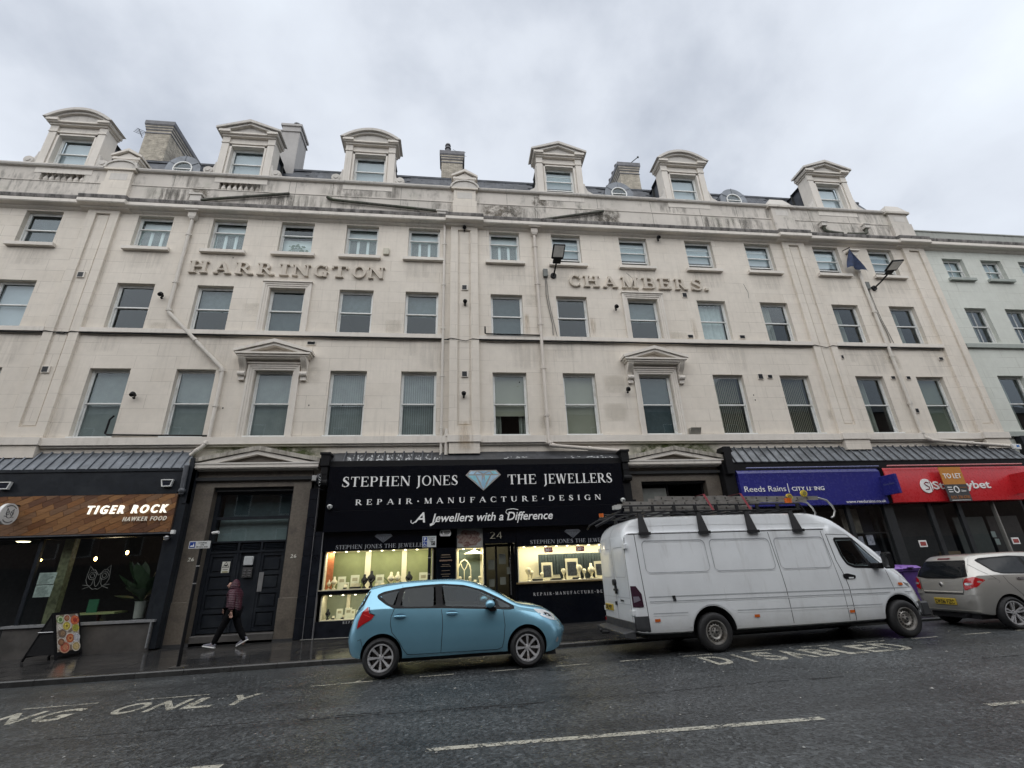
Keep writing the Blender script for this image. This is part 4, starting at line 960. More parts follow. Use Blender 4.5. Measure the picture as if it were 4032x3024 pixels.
def lead_canopy(name, label, x0, x1, yf, zt, zf, ribs, m, grp, hipL=False, hipR=False, zfun=None, rm=None):
    t = thing(name, label, 'canopy', (0, 0, 0), 0, grp)
    a, b_ = x0+(.15 if hipL else 0), x1-(.15 if hipR else 0)
    b = MB(); n = 40; vs = []
    for i in range(n+1):
        u = i/n; vs += [(x0+(x1-x0)*u, yf, zf+random.uniform(-.006, .006)), (a+(b_-a)*u, D-.01, zt+random.uniform(-.008, .008)), (a+(b_-a)*u, D-.01, zf-.1), (x0+(x1-x0)*u, yf, zf-.03)]
    fs = []
    for i in range(n):
        for j, k_ in ((0, 1), (1, 2), (2, 3), (3, 0)): fs.append((4*i+j, 4*i+4+j, 4*i+4+k_, 4*i+k_))
    fs += [(0, 1, 2, 3), (4*n+3, 4*n+2, 4*n+1, 4*n)]; b.add(vs, fs); b.build('lead_sheet', m, t, smooth=30)
    for x in ribs:
        r = MB(); ya = D-.02; z1 = zt if not zfun else zfun(x); y1 = ya if z1 == zt else yf+(D-yf)*(z1-zf)/(zt-zf)
        r.tube([(x, y1, z1+.03), (x, (y1+yf)/2, (z1+zf)/2+.035), (x, yf+.005, zf+.03), (x, yf-.02, zf-.02)], [.028, .028, .03, .026], 7); r.build('lead_roll', rm or m, t, smooth=40)
    return t
# ---------- restaurant
lead_canopy('lead_canopy', 'grey lead canopy with rolled seams over the wooden restaurant sign', -14.5, -8.0, 15.22, 5.55, 4.95, [-14.2+.285*i for i in range(22)], M_lead, 'canopies over the shopfronts', hipR=True)
RS = thing('restaurant_shopfront', 'dark navy restaurant shopfront with stone stall riser, big window and papers in the glass', 'shopfront', (0, 0, 0))
b = MB(); b.box(-14.5, -8.12, 15.22, 15.6, 4.22, 4.93); b.box(-14.5, -8.10, 15.19, 15.25, 4.86, 4.95); b.box(-14.5, -8.14, 15.2, 15.24, 4.18, 4.28); b.build('fascia', M_navy, RS)
b = MB(); b.box(-8.12, -7.86, 15.25, 15.7, .12, 4.95); b.box(-8.3, -8.12, 15.33, 15.62, .8, 3.1); b.box(-7.98, -7.86, 15.22, 15.5, 3.9, 5.25); b.build('pilaster', M_navy, RS)
b = MB(); b.cyl((-8.02, 15.16, 5.0), (-8.0, 15.16, 4.15), .07); b.sphere((-8.0, 15.16, 4.25), .1); b.build('console', M_lead2, RS, smooth=40)
b = MB(); b.box(-11.52, -11.43, 15.36, 15.45, .8, 3.06); b.build('window_post', M_navy, RS)
b = MB(); b.box(-14.5, -8.14, 15.3, 15.5, 3.0, 3.12); b.build('window_head', M_navy, RS)
M_riser = mat('grey_brown_stone', (.085, .08, .075), .4, var=.25, sc=3, bump=.15, dirt=(.04, .04, .038))
b = MB(); b.box(-11.62, -8.02, 15.2, 15.44, 0, .77); b.build('stall_riser', M_riser, RS, bevel=.01)
b = MB(); b.box(-11.66, -7.97, 15.15, 15.5, .77, .83); b.box(-8.06, -8.03, 15.14, 15.2, .15, .77); b.build('sill', mat('worn_grey_sill', (.23, .235, .24), .3), RS)
box('step', -14.5, -11.62, 15.25, 16.2, .0, .3, M_riser, RS)
b = MB(); b.quad((-11.43, 15.4, .83), (-8.3, 15.4, .83), (-8.3, 15.4, 3.0), (-11.43, 15.4, 3.0)); b.build('pane', M_shopglass, RS)
b = MB(); b.quad((-14.5, 16.1, .3), (-11.5, 16.1, .3), (-11.5, 16.1, 3.0), (-14.5, 16.1, 3.0)); b.build('door_pane', M_shopglass, RS)
box('interior_column', -11.15, -10.9, 15.75, 15.95, .2, 3.1, mat('green_gold_column', (.17, .19, .10), .7, var=.5, sc=9), RS)
M_paper = mat('menu_paper', (.42, .52, .47), .8, var=.25, sc=14)
for i, (z0, z1) in enumerate(((1.82, 2.12), (1.50, 1.80))):
    b = MB(); b.quad((-11.33, 15.43, z0), (-10.91, 15.43, z0), (-10.89, 15.43, z1), (-11.33, 15.43, z1)); o = b.build('menu_paper', M_paper, RS)
    for k_ in range(9): box('text_line', -11.28, -11.28+random.uniform(.2, .33), 15.425, 15.428, z0+.03+k_*.028, z0+.036+k_*.028, mat('grey_print', (.15, .2, .18), .8), o)
# line-drawn cat face on the glass
cat = MB()
def cl(pts, r=.008): cat.tube([(-9.80+u, 15.39, 1.95+w_) for u, w_ in pts], r, 5)
for s_ in (-1, 1):
    cl([(s_*.04, .10), (s_*.12, .20), (s_*.20, .19), (s_*.28, .11), (s_*.26, .30), (s_*.14, .17)]); cl([(s_*.28, .11), (s_*.29, -.06), (s_*.24, -.17), (s_*.16, -.24)])
    cl([(s_*(.15+.10*cos(R(t))), .04+.10*sin(R(t))) for t in range(-150, 181, 30)]); cl([(s_*(.15+.055*cos(R(t))), .04+.055*sin(R(t))) for t in range(0, 361, 40)])
    cl([(s_*.05, .10), (s_*.07, -.1), (s_*.03, -.21)]); cl([(s_*.1, -.03), (s_*.11, -.17), (s_*.16, -.24), (s_*.06, -.31), (0, -.29)])
    cl([(s_*.14, -.22), (s_*.34, -.19)]); cl([(s_*.15, -.23), (s_*.32, -.29)]); cl([(s_*.04, .10), (0, .05)]); cl([(s_*.03, -.21), (0, -.24)])
cat.build('cat_face_emblem', mat('pale_etched_line', (.12, .125, .115), .7), RS)
for x in (-12.75, -8.45):
    t = thing('bulkhead_light', 'white rimmed bulkhead lamp on the dark fascia %s' % ('above the round sign' if x < -10 else 'above the lit white lettering'), 'lamp', (x, 15.2, 4.48), 0, 'bulkhead lamps on the restaurant fascia')
    q = MB(); o_ = [(-.17, .11), (.17, .11), (.12, -.1), (-.12, -.1)]; i_ = [(-.14, .085), (.14, .085), (.10, -.075), (-.10, -.075)]
    for k_ in range(4): a, b_, c, d = o_[k_], o_[(k_+1) % 4], i_[(k_+1) % 4], i_[k_]; q.prism([a, b_, c, d], -.09, 0, 'y')
    q.build('rim', M_white, t); q = MB(); q.prism(i_, -.06, 0, 'y'); q.box(-.1, .1, -.075, -.06, .0, .03); q.build('lens', mat('dark_lens', (.03, .035, .05), .15), t)
WS = thing('restaurant_sign', 'wooden restaurant sign of slanted brown tiles with lit white slanted lettering', 'shop sign', (0, 0, 0))
b = MB(); b.box(-14.5, -8.09, 15.22, 15.35, 3.08, 4.20); b.build('sign_board', mat('dark_wood_joint', (.035, .018, .01), .8), WS)
woods = []
for i, c in enumerate(((.21, .095, .035), (.16, .065, .024), (.26, .125, .045), (.12, .05, .022), (.19, .10, .05), (.23, .10, .032))):
    k = NT('wood_tile_%s' % 'abcdef'[i]); gr_ = k.noise(3, 6, .7, scl=(1.2, 1, 16)); k.set(col=k.mix(1, c, k.ramp(gr_, [(.3, .65), (.7, 1.3)]), 'MULTIPLY'), rough=.45); woods.append(k.m)
ang = R(26); ca, sa = cos(ang), sin(ang); L_, Hh = .44, .16; nw = 0
for r_ in range(-32, 46):
    for q_ in range(-30, 32):
        u0 = q_*L_+(r_ % 3)*.13; v0 = r_*Hh
        cx, cz = (u0+L_/2)*ca-(v0+Hh/2)*sa, (u0+L_/2)*sa+(v0+Hh/2)*ca
        X0, X1, Z0, Z1 = -14.45, -8.11, 3.10, 4.18
        P = [((u)*ca-(v)*sa-11, (u)*sa+(v)*ca+3.6) for u, v in ((u0+.004, v0+.004), (u0+L_-.004, v0+.004), (u0+L_-.004, v0+Hh-.004), (u0+.004, v0+Hh-.004))]
        if max(p[0] for p in P) < X0 or min(p[0] for p in P) > X1 or max(p[1] for p in P) < Z0 or min(p[1] for p in P) > Z1: continue
        def clip(P, ax, lim, sg):
            out_ = []
            for i in range(len(P)):
                a, b_ = P[i], P[(i+1) % len(P)]; ia, ib = sg*(a[ax]-lim) <= 0, sg*(b_[ax]-lim) <= 0
                if ia: out_.append(a)
                if ia != ib:
                    t = (lim-a[ax])/(b_[ax]-a[ax]); out_.append((a[0]+(b_[0]-a[0])*t, a[1]+(b_[1]-a[1])*t))
            return out_
        for ax, lim, sg in ((0, X0, -1), (0, X1, 1), (1, Z0, -1), (1, Z1, 1)):
            if P: P = clip(P, ax, lim, sg)
        if len(P) < 3: continue
        m_ = MB(); m_.prism(P, 15.205+random.uniform(-.006, .004), 15.222, 'y'); m_.build('wood_tile', random.choice(woods), WS); nw += 1
b = MB(); b.box(-14.5, -8.06, 15.17, 15.3, 3.05, 3.085); b.build('trim', M_lead2, WS); 
M_lit = emis('lit_white_letter', (.85, .83, .72), .75)
font_text('TIGER ROCK', -10.40, -8.27, 3.64, .225, 15.13, .05, M_lit, WS, shear=.22, bold=.022, spacing=1.45)
font_text('HAWKER FOOD', -9.42, -8.26, 3.42, .115, 15.16, .03, emis('faintly_lit_letter', (.6, .56, .48), .22), WS, shear=.22, bold=.012, spacing=1.35)
t = thing('round_hanging_sign', 'round white projecting sign with a small cat face beside the wooden sign', 'sign', (-12.2, 14.92, 3.66))
b = MB(); b.cyl((-.07, 0, 0), (.02, 0, 0), .285, n=36); b.build('disc', M_white, t, smooth=40); b = MB(); b.box(-.05, 0, .25, .35, -.03, .03); b.cyl((-.025, 0, .26), (-.025, .3, .26), .02); b.build('bracket', M_iron, t)
b = MB()
def rl(pts): b.tube([(.024, -u, w_) for u, w_ in pts], .007, 5)
for s_ in (-1, 1): rl([(s_*.02, .05), (s_*.06, .09), (s_*.1, .14), (s_*.11, .0), (s_*.06, -.09), (0, -.11)]); rl([(s_*(.055+.035*cos(R(t_))), .01+.04*sin(R(t_))) for t_ in range(0, 361, 45)]); rl([(s_*.05, -.08), (s_*.15, -.07)])
for k_ in range(12):
    for base_, sgn in ((90, 1), (270, 1)):
        a = R(base_-40+k_*7.3); b.box(.02, .026, -.005+.225*cos(a), .012+.225*cos(a), .225*sin(a)-.014, .225*sin(a)+.014)
b.build('emblem', mat('dark_grey_print', (.08, .08, .08), .7), t)
# inside the restaurant
for i, (x, y, z) in enumerate(((-11.36, 17.5, 2.55), (-10.47, 17.5, 2.71), (-12.93, 17.5, 2.57))):
    t = thing('pendant_lamp', ('left', 'right', 'faint far left')[i]+' glowing bare bulb pendant inside the restaurant window', 'lamp', (x, y, z), 0, 'bare bulbs in the restaurant')
    b = MB(); b.sphere((0, 0, 0), .05 if i < 2 else .028, sc=(.8, .8, 1.3)); b.build('bulb', emis('warm_bulb', (1, .62, .2), 14), t); b = MB(); b.cyl((0, 0, .06), (0, 0, 2), .006, n=5); b.build('flex', M_iron, t)
t = thing('ceiling_lamp', 'flat oval ceiling lamp glowing pale yellow inside the restaurant at far left', 'lamp', (-13.22, 17, 3.1)); b = MB(); b.lathe([(.05, .06), (.2, .05), (.22, .02), (.16, 0)], (0, 0, 0), n=20); b.build('shade', M_iron, t); b = MB(); b.lathe([(.01, -.02), (.14, -.015), (.19, .015)], (0, 0, 0), n=20); b.build('diffuser', emis('pale_yellow_glow', (1, .87, .5), 3.5), t)
ld = bpy.data.lights.new('restaurant_light', 'POINT'); ld.energy = 9; ld.color = (1, .8, .5); ld.shadow_soft_size = .2; lo = bpy.data.objects.new('restaurant_light', ld); COL.objects.link(lo); lo.location = (-10.6, 17, 2.6)
t = thing('cafe_table', 'pale green edged table just inside the restaurant window', 'table', (-9.95, 16.1, .16)); b = MB(); b.box(-.55, .55, -.3, .3, .83, .88); b.build('table_top', mat('lime_table', (.30, .36, .16), .4), t); b = MB(); b.cyl((0, 0, 0), (0, 0, .83), .04); b.cyl((0, 0, 0), (0, 0, .02), .25); b.build('pedestal', M_iron, t)
t = box('menu_folder', -10.21, -9.95, 15.92, 15.95, 1.04, 1.38, mat('green_menu', (.03, .14, .07), .5)); tag(t, 'upright green menu folder standing on the restaurant table', 'menu')
t = thing('potted_plant', 'large leafy plant in a white pot at the right side of the restaurant window', 'plant', (-8.78, 15.85, .85)); b = MB(); b.lathe([(.01, 0), (.12, 0), (.15, .4), (.17, .43), (.13, .43), (.1, .35)], (0, 0, 0), n=18); b.build('pot', mat('white_pot', (.35, .38, .34), .5), t, smooth=40)
M_leaf = mat('deep_green_leaf', (.030, .058, .026), .4, var=.4, sc=5)
for i in range(26):
    a = random.uniform(0, 2*pi); el = random.uniform(.3, 1.3); L = random.uniform(.7, 1.7); base = Vector((0, 0, .4)); tip = base+Vector((cos(a)*cos(el)*.75-.18, sin(a)*cos(el)*.25, sin(el)))*L
    wv = Vector((-sin(a), cos(a), 0)); ww = random.uniform(.07, .17); m_ = MB(); n = 7; vs = []
    for k_ in range(n+1):
        u = k_/n; p = base.lerp(tip, u); p.z -= .35*L*u*u*.5; wd = ww*(sin(pi*max(0, (u-.3)/.7)) if u > .3 else .06); vs += [p-wv*wd, p+Vector((0, 0, -wd*.4)), p+wv*wd]
    m_.add(vs, sum([[(3*k_, 3*k_+3, 3*k_+4, 3*k_+1), (3*k_+1, 3*k_+4, 3*k_+5, 3*k_+2)] for k_ in range(n)], [])); m_.build('leaf', M_leaf, t, smooth=60)
for s_, (x, y, z, lb) in enumerate(((-7.97, 15.12, 3.03, 'white security sensor box at the lower right corner of the wooden sign'),)):
    o = box('alarm_sensor', x-.05, x+.05, y-.05, y+.05, z-.01, z+.1, M_white, bevel=.008); tag(o, lb, 'sensor')
def dome_cam(x, y, z, r, label, m=M_white):
    t = thing('dome_camera', label, 'camera', (x, y, z), 0, 'round cameras on the shopfronts'); b = MB(); b.lathe([(.01, 0), (r*1.1, 0), (r*1.1, -r*.4), (r, -r*.5)], (0, 0, r*.5), n=16); b.sphere((0, 0, 0), r, 14, 10); b.build('dome', m, t, smooth=50); b = MB(); b.cyl((0, -r*.8, -r*.2), (0, -r*1.05, -r*.3), r*.42, n=12); b.build('lens', M_chrome, t)
dome_cam(-8.12, 15.15, 2.92, .075, 'grey dome camera at the top right of the restaurant window', M_chrome)
dome_cam(-3.73, 15.16, 3.69, .075, 'white ball camera at the left edge of the jeweller sign'); dome_cam(5.46, 15.16, 3.69, .075, 'white ball camera at the right edge of the jeweller sign above the van')
# ---------- doorways under pediments
M_gran = mat('brown_grey_granite', (.135, .116, .094), .42, var=.22, sc=18, bump=.1, dirt=(.06, .052, .045), dsc=2)
def portal(name, label, x0, x1, oa, ob_, zl, ztop, px0, px1, cz, apex, base=.12):
    t = thing(name, label, 'doorway', (0, 0, 0), 0, 'pedimented granite doorways'); y = 15.6
    for a, b_ in ((x0, oa), (ob_, x1)):
        box('pillar', a, b_, y, y+.32, 1.21, zl, M_gran, t); box('plinth', a-.02, b_+.015, y-.035, y+.32, base-.1, 1.21, M_gran, t, bevel=.008)
    box('lintel', x0, x1, y+.002, y+.3, zl, ztop, M_gran, t); box('bed_mould', x0-.02, x1+.02, y-.12, y+.2, ztop, cz, M_trim, t)
    b = MB(); b.box(px0, px1, 15.3, D, cz, cz+.10); b.box(px0+.03, px1-.03, 15.33, D, cz-.03, cz); b.build('cornice', M_trim, t); b = MB(); b.box(px0-.02, px1+.02, 15.28, D, cz+.10, cz+.15); b.build('cornice_edge', M_cornice, t); ib = MB()
    mid = (px0+px1)/2; b = MB()
    for s_ in (-1, 1):
        e = px0-.03 if s_ < 0 else px1+.03; e2 = px0+.5 if s_ < 0 else px1-.5
        b.prism([(e, cz+.152), (e, cz+.27), (mid, apex), (mid, apex-.14)], 15.27, D, 'y'); ib.prism([(e+s_*-.25, cz+.152), (e-s_*.75, cz+.152), (mid, apex-.27), (mid, apex-.142)], 15.32, D-.02, 'y')
    b.build('raking_cornice', MM_hood, t); ib.build('raking_band', M_trim, t); b = MB(); b.prism([(px0+.6, cz+.153), (px1-.6, cz+.153), (mid, apex-.26)], 15.46, D-.03, 'y'); b.build('tympanum', M_gran, t)
    return t
def hood():
    k = NT('mossy_hood'); c = k.mix(k.ramp(k.noise(1, 6, .7, scl=(6, 5, .8)), [(.42, 0), (.66, 1)]), (.47, .44, .38), (.17, .155, .13)); sp = k.n('ShaderNodeSeparateXYZ'); ge = k.n('ShaderNodeNewGeometry'); k.l(ge.outputs['Normal'], sp.inputs[0])
    up_ = k.math('MULTIPLY', k.ramp(sp.outputs[2], [(.3, 0), (.8, 1)]), k.ramp(k.noise(2.2, 5, .7), [(.35, .2), (.6, 1)])); k.set(col=k.mix(up_, c, (.10, .12, .05)), rough=.9); k.bump(k.noise(30, 4), .4); return k.m
MM_hood = hood()
P1 = portal('pedimented_doorway', 'granite doorway numbered 26 with navy double doors and notices', -7.85, -4.46, -7.32, -4.98, 4.41, 4.90, -8.0, -4.24, 4.96, 5.64)
b = MB(); y = 15.9
b.box(-7.32, -7.2, y-.03, y+.15, .2, 4.45); b.box(-5.1, -4.98, y-.03, y+.15, .2, 4.45); b.box(-7.2, -5.1, y-.03, y+.12, 2.5, 2.56); b.box(-7.2, -5.1, y-.02, y+.12, 3.47, 3.55); b.box(-7.2, -5.1, y-.02, y+.12, 4.22, 4.45); b.box(-7.2, -5.1, y-.02, y+.12, 2.79, 2.84); b.box(-7.2, -5.1, y+.06, y+.12, 2.56, 2.79)
b.box(-6.46, -6.40, y-.02, y+.1, .36, 2.79); b.box(-5.80, -5.75, y-.02, y+.1, .36, 2.79); b.build('door_frame', M_navy, P1)
for a, b_ in ((-7.18, -6.47), (-6.39, -5.81), (-5.74, -5.12)):
    lv = MB()
    for i in range(4): lv.add([(a+.04, y-.0, 2.585+i*.045), (b_-.04, y-.0, 2.585+i*.045), (b_-.04, y+.05, 2.62+i*.045), (a+.04, y+.05, 2.62+i*.045)], [(0, 1, 2, 3)])
    lv.build('louvre', M_navy, P1)
for a, b_, nm in ((-7.2, -6.46, 'door'), (-6.40, -5.80, 'door_panel'), (-5.75, -5.1, 'door')):
    d = MB(); d.box(a, b_, y+.04, y+.08, .36, 2.5); d.box(a, a+.07, y, y+.04, .36, 2.5); d.box(b_-.07, b_, y, y+.04, .36, 2.5)
    if nm == 'door':
        for z in (.36, .86, 1.36, 1.86, 2.40): d.box(a+.07, b_-.07, y, y+.04, z, z+.10)
    o = d.build(nm, M_navy, P1)
    if nm == 'door':
        for i in range(4): q = MB(); z = .50+i*.5; q.box(a+.11, b_-.11, y+.015, y+.039, z, z+.32); q.build('panel', M_navy, o, bevel=.01)
b = MB(); b.quad((-7.2, y+.03, 2.84), (-5.1, y+.03, 2.84), (-5.1, y+.03, 3.47), (-7.2, y+.03, 3.47)); b.build('pane', M_glass, P1); b = MB(); b.quad((-7.2, y+.03, 3.55), (-5.1, y+.03, 3.55), (-5.1, y+.03, 4.22), (-7.2, y+.03, 4.22)); b.build('pane', M_glass, P1)
box('blind', -7.2, -5.1, y+.25, y+.27, 2.84, 3.55, mat('frosted_blue_film', (.22, .27, .27), .7), P1); box('blind', -7.2, -5.1, y+.35, y+.37, 3.55, 4.3, M_gb, P1)
box('step', -7.2, -5.0, 15.55, 15.98, .05, .33, M_riser, P1, bevel=.015)
for x in (-7.66, -4.82): serif_text('26', x, x+.18, 2.29, .1, 15.585, .014, mat('number_steel', (.70, .68, .60), .4, metal=.1), P1, T=.20, t=.11, single=True, name='number')
o = MB(); o.box(-6.82, -6.60, y-.01, y+.0, 1.95, 2.26); o = o.build('notice', mat('notice_white', (.62, .62, .55), .5), P1); q = MB()
for a, b_ in (((-6.80, 2.10), (-6.62, 2.10)), ((-6.80, 2.10), (-6.71, 2.25)), ((-6.62, 2.10), (-6.71, 2.25))): q.cyl((a[0], y-.012, a[1]), (b_[0], y-.012, b_[1]), .006, n=5)
q.box(-6.75, -6.67, y-.013, y-.01, 2.13, 2.17); q.box(-6.78, -6.64, y-.013, y-.01, 2.03, 2.045); q.build('print', M_iron, o); box('print', -6.79, -6.63, y-.013, y-.01, 1.96, 1.99, mat('olive_print', (.25, .22, .06), .6), o)
box('door_light', -6.22, -5.95, y-.06, y-.002, 2.13, 2.39, mat('frosted_lens', (.48, .5, .5), .4), P1, bevel=.02)
o = box('entry_phone', -6.21, -5.94, y-.04, y-.002, 1.80, 2.08, mat('dark_steel', (.12, .12, .12), .35, metal=.5), P1)
for i in range(2):
    for j in range(3): box('button', -6.18+i*.13, -6.10+i*.13, y-.05, y-.041, 1.83+j*.07, 1.87+j*.07, M_chrome, o)
box('push_plate', -5.735, -5.605, y-.012, y-.001, 1.40, 1.93, mat('worn_steel_plate', (.35, .35, .35), .4, metal=.6), P1)
t = thing('security_camera', 'white bullet camera on the left jamb of the doorway numbered 26', 'camera', (-7.0, 15.55, 3.07)); b = MB(); b.cyl((-.09, 0, -.01), (.09, -.05, .0), .045, n=12); b.cyl((-.05, 0, .0), (-.22, .2, .02), .018, n=8); b.build('body', M_white, t, smooth=40)
P2 = portal('pedimented_doorway', 'granite doorway half hidden behind the ladders on the van roof', 5.92, 9.2, 6.34, 8.68, 4.36, 4.83, 5.74, 9.42, 4.89, 5.52)
b = MB(); b.box(6.34, 6.42, 15.85, 16.0, .2, 4.36); b.box(8.6, 8.68, 15.85, 16.0, .2, 4.36); b.box(6.42, 8.6, 15.9, 16.0, 2.7, 2.8); b.box(7.36, 7.40, 15.92, 16.0, 2.8, 4.3); b.build('door_frame', M_iron, P2)
box('blind', 6.45, 7.34, 15.95, 15.97, 2.8, 4.18, mat('frosted_grey_panel', (.17, .18, .165), .6), P2); box('door', 6.42, 8.6, 16.0, 16.05, .2, 2.7, M_iron, P2)
o = box('strip_light', 8.15, 8.95, 15.0, 15.12, 3.68, 3.74, M_chrome); tag(o, 'grey strip light bar above the second doorway behind the van ladders', 'lamp')
box('pier', -8.0, -7.85, 15.45, 15.7, .1, 4.95, M_navy, T_)
# ---------- jeweller
JS = thing('jeweller_shopfront', "black jeweller's shopfront with lit display windows and door number 24", 'shopfront', (0, 0, 0))
M_tile = mat('black_glazed_tile', (.012, .014, .019), .16, var=.3, sc=4, spec=.4)
def tile_col(x0, x1, y, z0, z1, step=.55):
    z = z0
    while z < z1-.02: box('tile', x0, x1, y+random.uniform(-.001, .001), y+.2, z+.003, min(z+step, z1)-.003, M_tile, JS, bevel=.004); z += step
tile_col(-4.44, -4.16, 15.45, .12, 4.3); tile_col(-4.15, -3.9, 15.40, .12, 3.0)
b = MB(); b.box(-4.16, -4.15, 15.36, 15.5, .12, 4.3); b.box(-3.9, -3.88, 15.36, 15.5, .12, 2.96); b.build('edge_trim', mat('thin_grey_trim', (.2, .2, .21), .4, metal=.3), JS)
b = MB(); b.box(-4.05, 5.75, 15.30, 15.66, 4.93, 5.0); b.box(-4.05, 5.75, 15.36, 15.66, 5.0, 5.13); b.build('cornice', M_iron, JS)
for x in (-4.02, 5.72):
    b = MB(); b.box(x-.13, x+.13, 15.15, 15.66, 4.95, 5.34); b.box(x-.1, x+.1, 15.2, 15.66, 4.3, 4.95); b.box(x-.16, x+.16, 15.12, 15.66, 5.30, 5.37)
    for z in (4.5, 4.7): b.box(x-.12, x+.12, 15.18, 15.3, z, z+.03)
    b.cyl((x-.13, 15.2, 4.42), (x+.13, 15.2, 4.42), .1, n=12); b.build('console', M_iron, JS)
b = MB(); b.box(5.58, 5.85, 15.3, 15.7, .1, 4.3); b.box(5.5, 5.9, 15.15, 15.6, 3.5, 3.7); b.build('pilaster', M_iron, JS)
lead_canopy('lead_canopy', 'black lead capping with flaking white paint above the jeweller sign', -3.95, 5.6, 15.40, 5.47, 5.14, [-3.5+.307*i for i in range(11)], mat('flaking_black_lead', (.045, .047, .052), .4, var=.4, bump=.2, dirt=(.05, .05, .05)), 'canopies over the shopfronts', rm=M_lead2)
fl = MB()
for i in range(10):
    for j in range(26):
        x = -3.45+.307*i+random.uniform(.03, .27); u = random.random()**2*.62
        if random.random() > (.25+.75*sin(pi*min(1, (i+1)/9))): continue
        s_ = random.uniform(.008, .028); y = 15.40+u*.29; z = 5.14+u*.33
        fl.add([(x-s_, y-.008, z+.004), (x+s_*.8, y-.008, z+.006), (x+s_*random.uniform(.2, 1), y+.03, z+.055), (x-s_*random.uniform(.2, 1), y+.03, z+.045)], [(0, 1, 2, 3)])
for i in range(34):
    x = random.choice((random.uniform(1.6, 2.4), random.uniform(3.6, 5.5))); u = random.random()*.25; s_ = random.uniform(.012, .05); y = 15.40+u*.29; z = 5.14+u*.33
    fl.add([(x-s_, y-.008, z+.004), (x+s_, y-.008, z+.006), (x+s_*.6, y+.02, z+.035), (x-s_*.7, y+.02, z+.03)], [(0, 1, 2, 3)])
o = fl.build('paint_flakes', mat('flaked_white_paint', (.42, .43, .43), .7), JS, kind='stuff')
SG = thing('jeweller_sign', 'large black jeweller fascia sign with white serif lettering and a pale blue diamond', 'shop sign', (0, 0, 0))
M_jb = mat('satin_black_sign', (.004, .005, .008), .16, var=.1, spec=.28)
box('sign_panel', -3.88, 5.58, 15.26, 15.44, 3.585, 4.93, M_jb, SG, bevel=.004); box('sign_panel', -3.88, 5.58, 15.255, 15.44, 2.96, 3.575, M_jb, SG, bevel=.004)
kw = dict(T=.15, t=.055, sf=.07, st=.04)
ys = 15.245
serif_text('STEPHEN', -3.47, -1.37, 4.295, .305, ys, .015, M_whitel, SG, track=.06, **kw); serif_text('JONES', -1.18, .13, 4.295, .305, ys, .015, M_whitel, SG, track=.06, **kw)
serif_text('THE', 1.72, 2.66, 4.285, .31, ys, .015, M_whitel, SG, track=.06, **kw); serif_text('JEWELLERS', 2.9, 5.22, 4.285, .31, ys, .015, M_whitel, SG, track=.06, **kw)
serif_text('REPAIR*MANUFACTURE*DESIGN', -3.01, 4.76, 3.735, .165, ys, .012, M_whitel, SG, track=.62, T=.17, t=.07, sf=.07, st=.05)
o = font_text('Jewellers with a Difference', -.72, 3.12, 3.17, .25, 15.24, .012, M_whitel, SG, shear=.26, bold=.012, name='script_lettering')
o = font_text('A', -1.22, -.88, 3.17, .30, 15.24, .012, M_whitel, SG, shear=.35, bold=.012, name='script_lettering')
b = MB(); b.tube([(-1.17, 15.245, 3.2), (-1.25, 15.245, 3.14), (-1.31, 15.245, 3.18), (-1.30, 15.245, 3.24)], .014, 6); b.tube([(1.70, 15.245, 3.33), (1.62, 15.245, 3.41), (1.66, 15.245, 3.49), (1.85, 15.245, 3.51), (2.02, 15.245, 3.48)], .011, 6); b.tube([(-.55, 15.245, 3.2), (-.62, 15.245, 3.10), (-.72, 15.245, 3.06), (-.73, 15.245, 3.12)], .014, 6); b.tube([(2.02, 15.245, 3.2), (1.98, 15.245, 3.08)], .014, 6); b.build('flourish', M_whitel, SG)
# diamond emblem with facets
def diamond(x, z, w_, h_, y, par, mf, facets):
    T_z = z+h_; sh = z+h_*.76
    P = {'tl': (x-w_*.37, T_z), 'tr': (x+w_*.37, T_z), 'l': (x-w_/2, sh), 'r': (x+w_/2, sh), 'b': (x, z)}
    o_ = MB(); o_.prism([P['l'], P['b'], P['r'], P['tr'], P['tl']], y, y+.012, 'y'); d = o_.build('diamond_emblem', mf, par)
    if not facets: 
        q = MB(); 
        for a_ in (-.28, -.1, .1, .28): q.cyl((x+a_*w_, y-.002, sh), (x, y-.002, z+.02), .004, n=4)
        q.cyl((P['l'][0], y-.002, sh), (P['r'][0], y-.002, sh), .004, n=4); q.build('facet_line', M_jb, d); return
    fc = [[(-.45, .74), (-.22, .74), (-.11, .30)], [(-.19, .74), (-.04, .74), (-.05, .30)], [(.0, .68), (-.07, .3), (0, .06), (.07, .3)], [(.04, .74), (.19, .74), (.05, .30)], [(.45, .74), (.22, .74), (.11, .30)],
          [(-.10, .27), (-.25, .48), (-.03, .05)], [(.10, .27), (.25, .48), (.03, .05)], [(-.34, .95), (-.2, .95), (-.28, .80), (-.43, .80)], [(-.14, .95), (.14, .95), (0, .83)], [(.34, .95), (.2, .95), (.28, .80), (.43, .80)], [(-.24, .80), (-.17, .93), (-.04, .80)], [(.24, .80), (.17, .93), (.04, .80)]]
    cols = [mat('diamond_blue_%s' % 'abc'[i], c, .25) for i, c in enumerate(((.30, .62, .72), (.42, .60, .74), (.30, .50, .66)))]
    for i, f in enumerate(fc):
        q = MB(); q.prism([(x+u*w_, z+w2*h_) for u, w2 in f], y-.006, y, 'y'); q.build('facet', cols[i % 3], d)
diamond(.93, 4.10, 1.14, .65, 15.235, SG, mat('taupe_outline', (.36, .33, .31), .5), True)
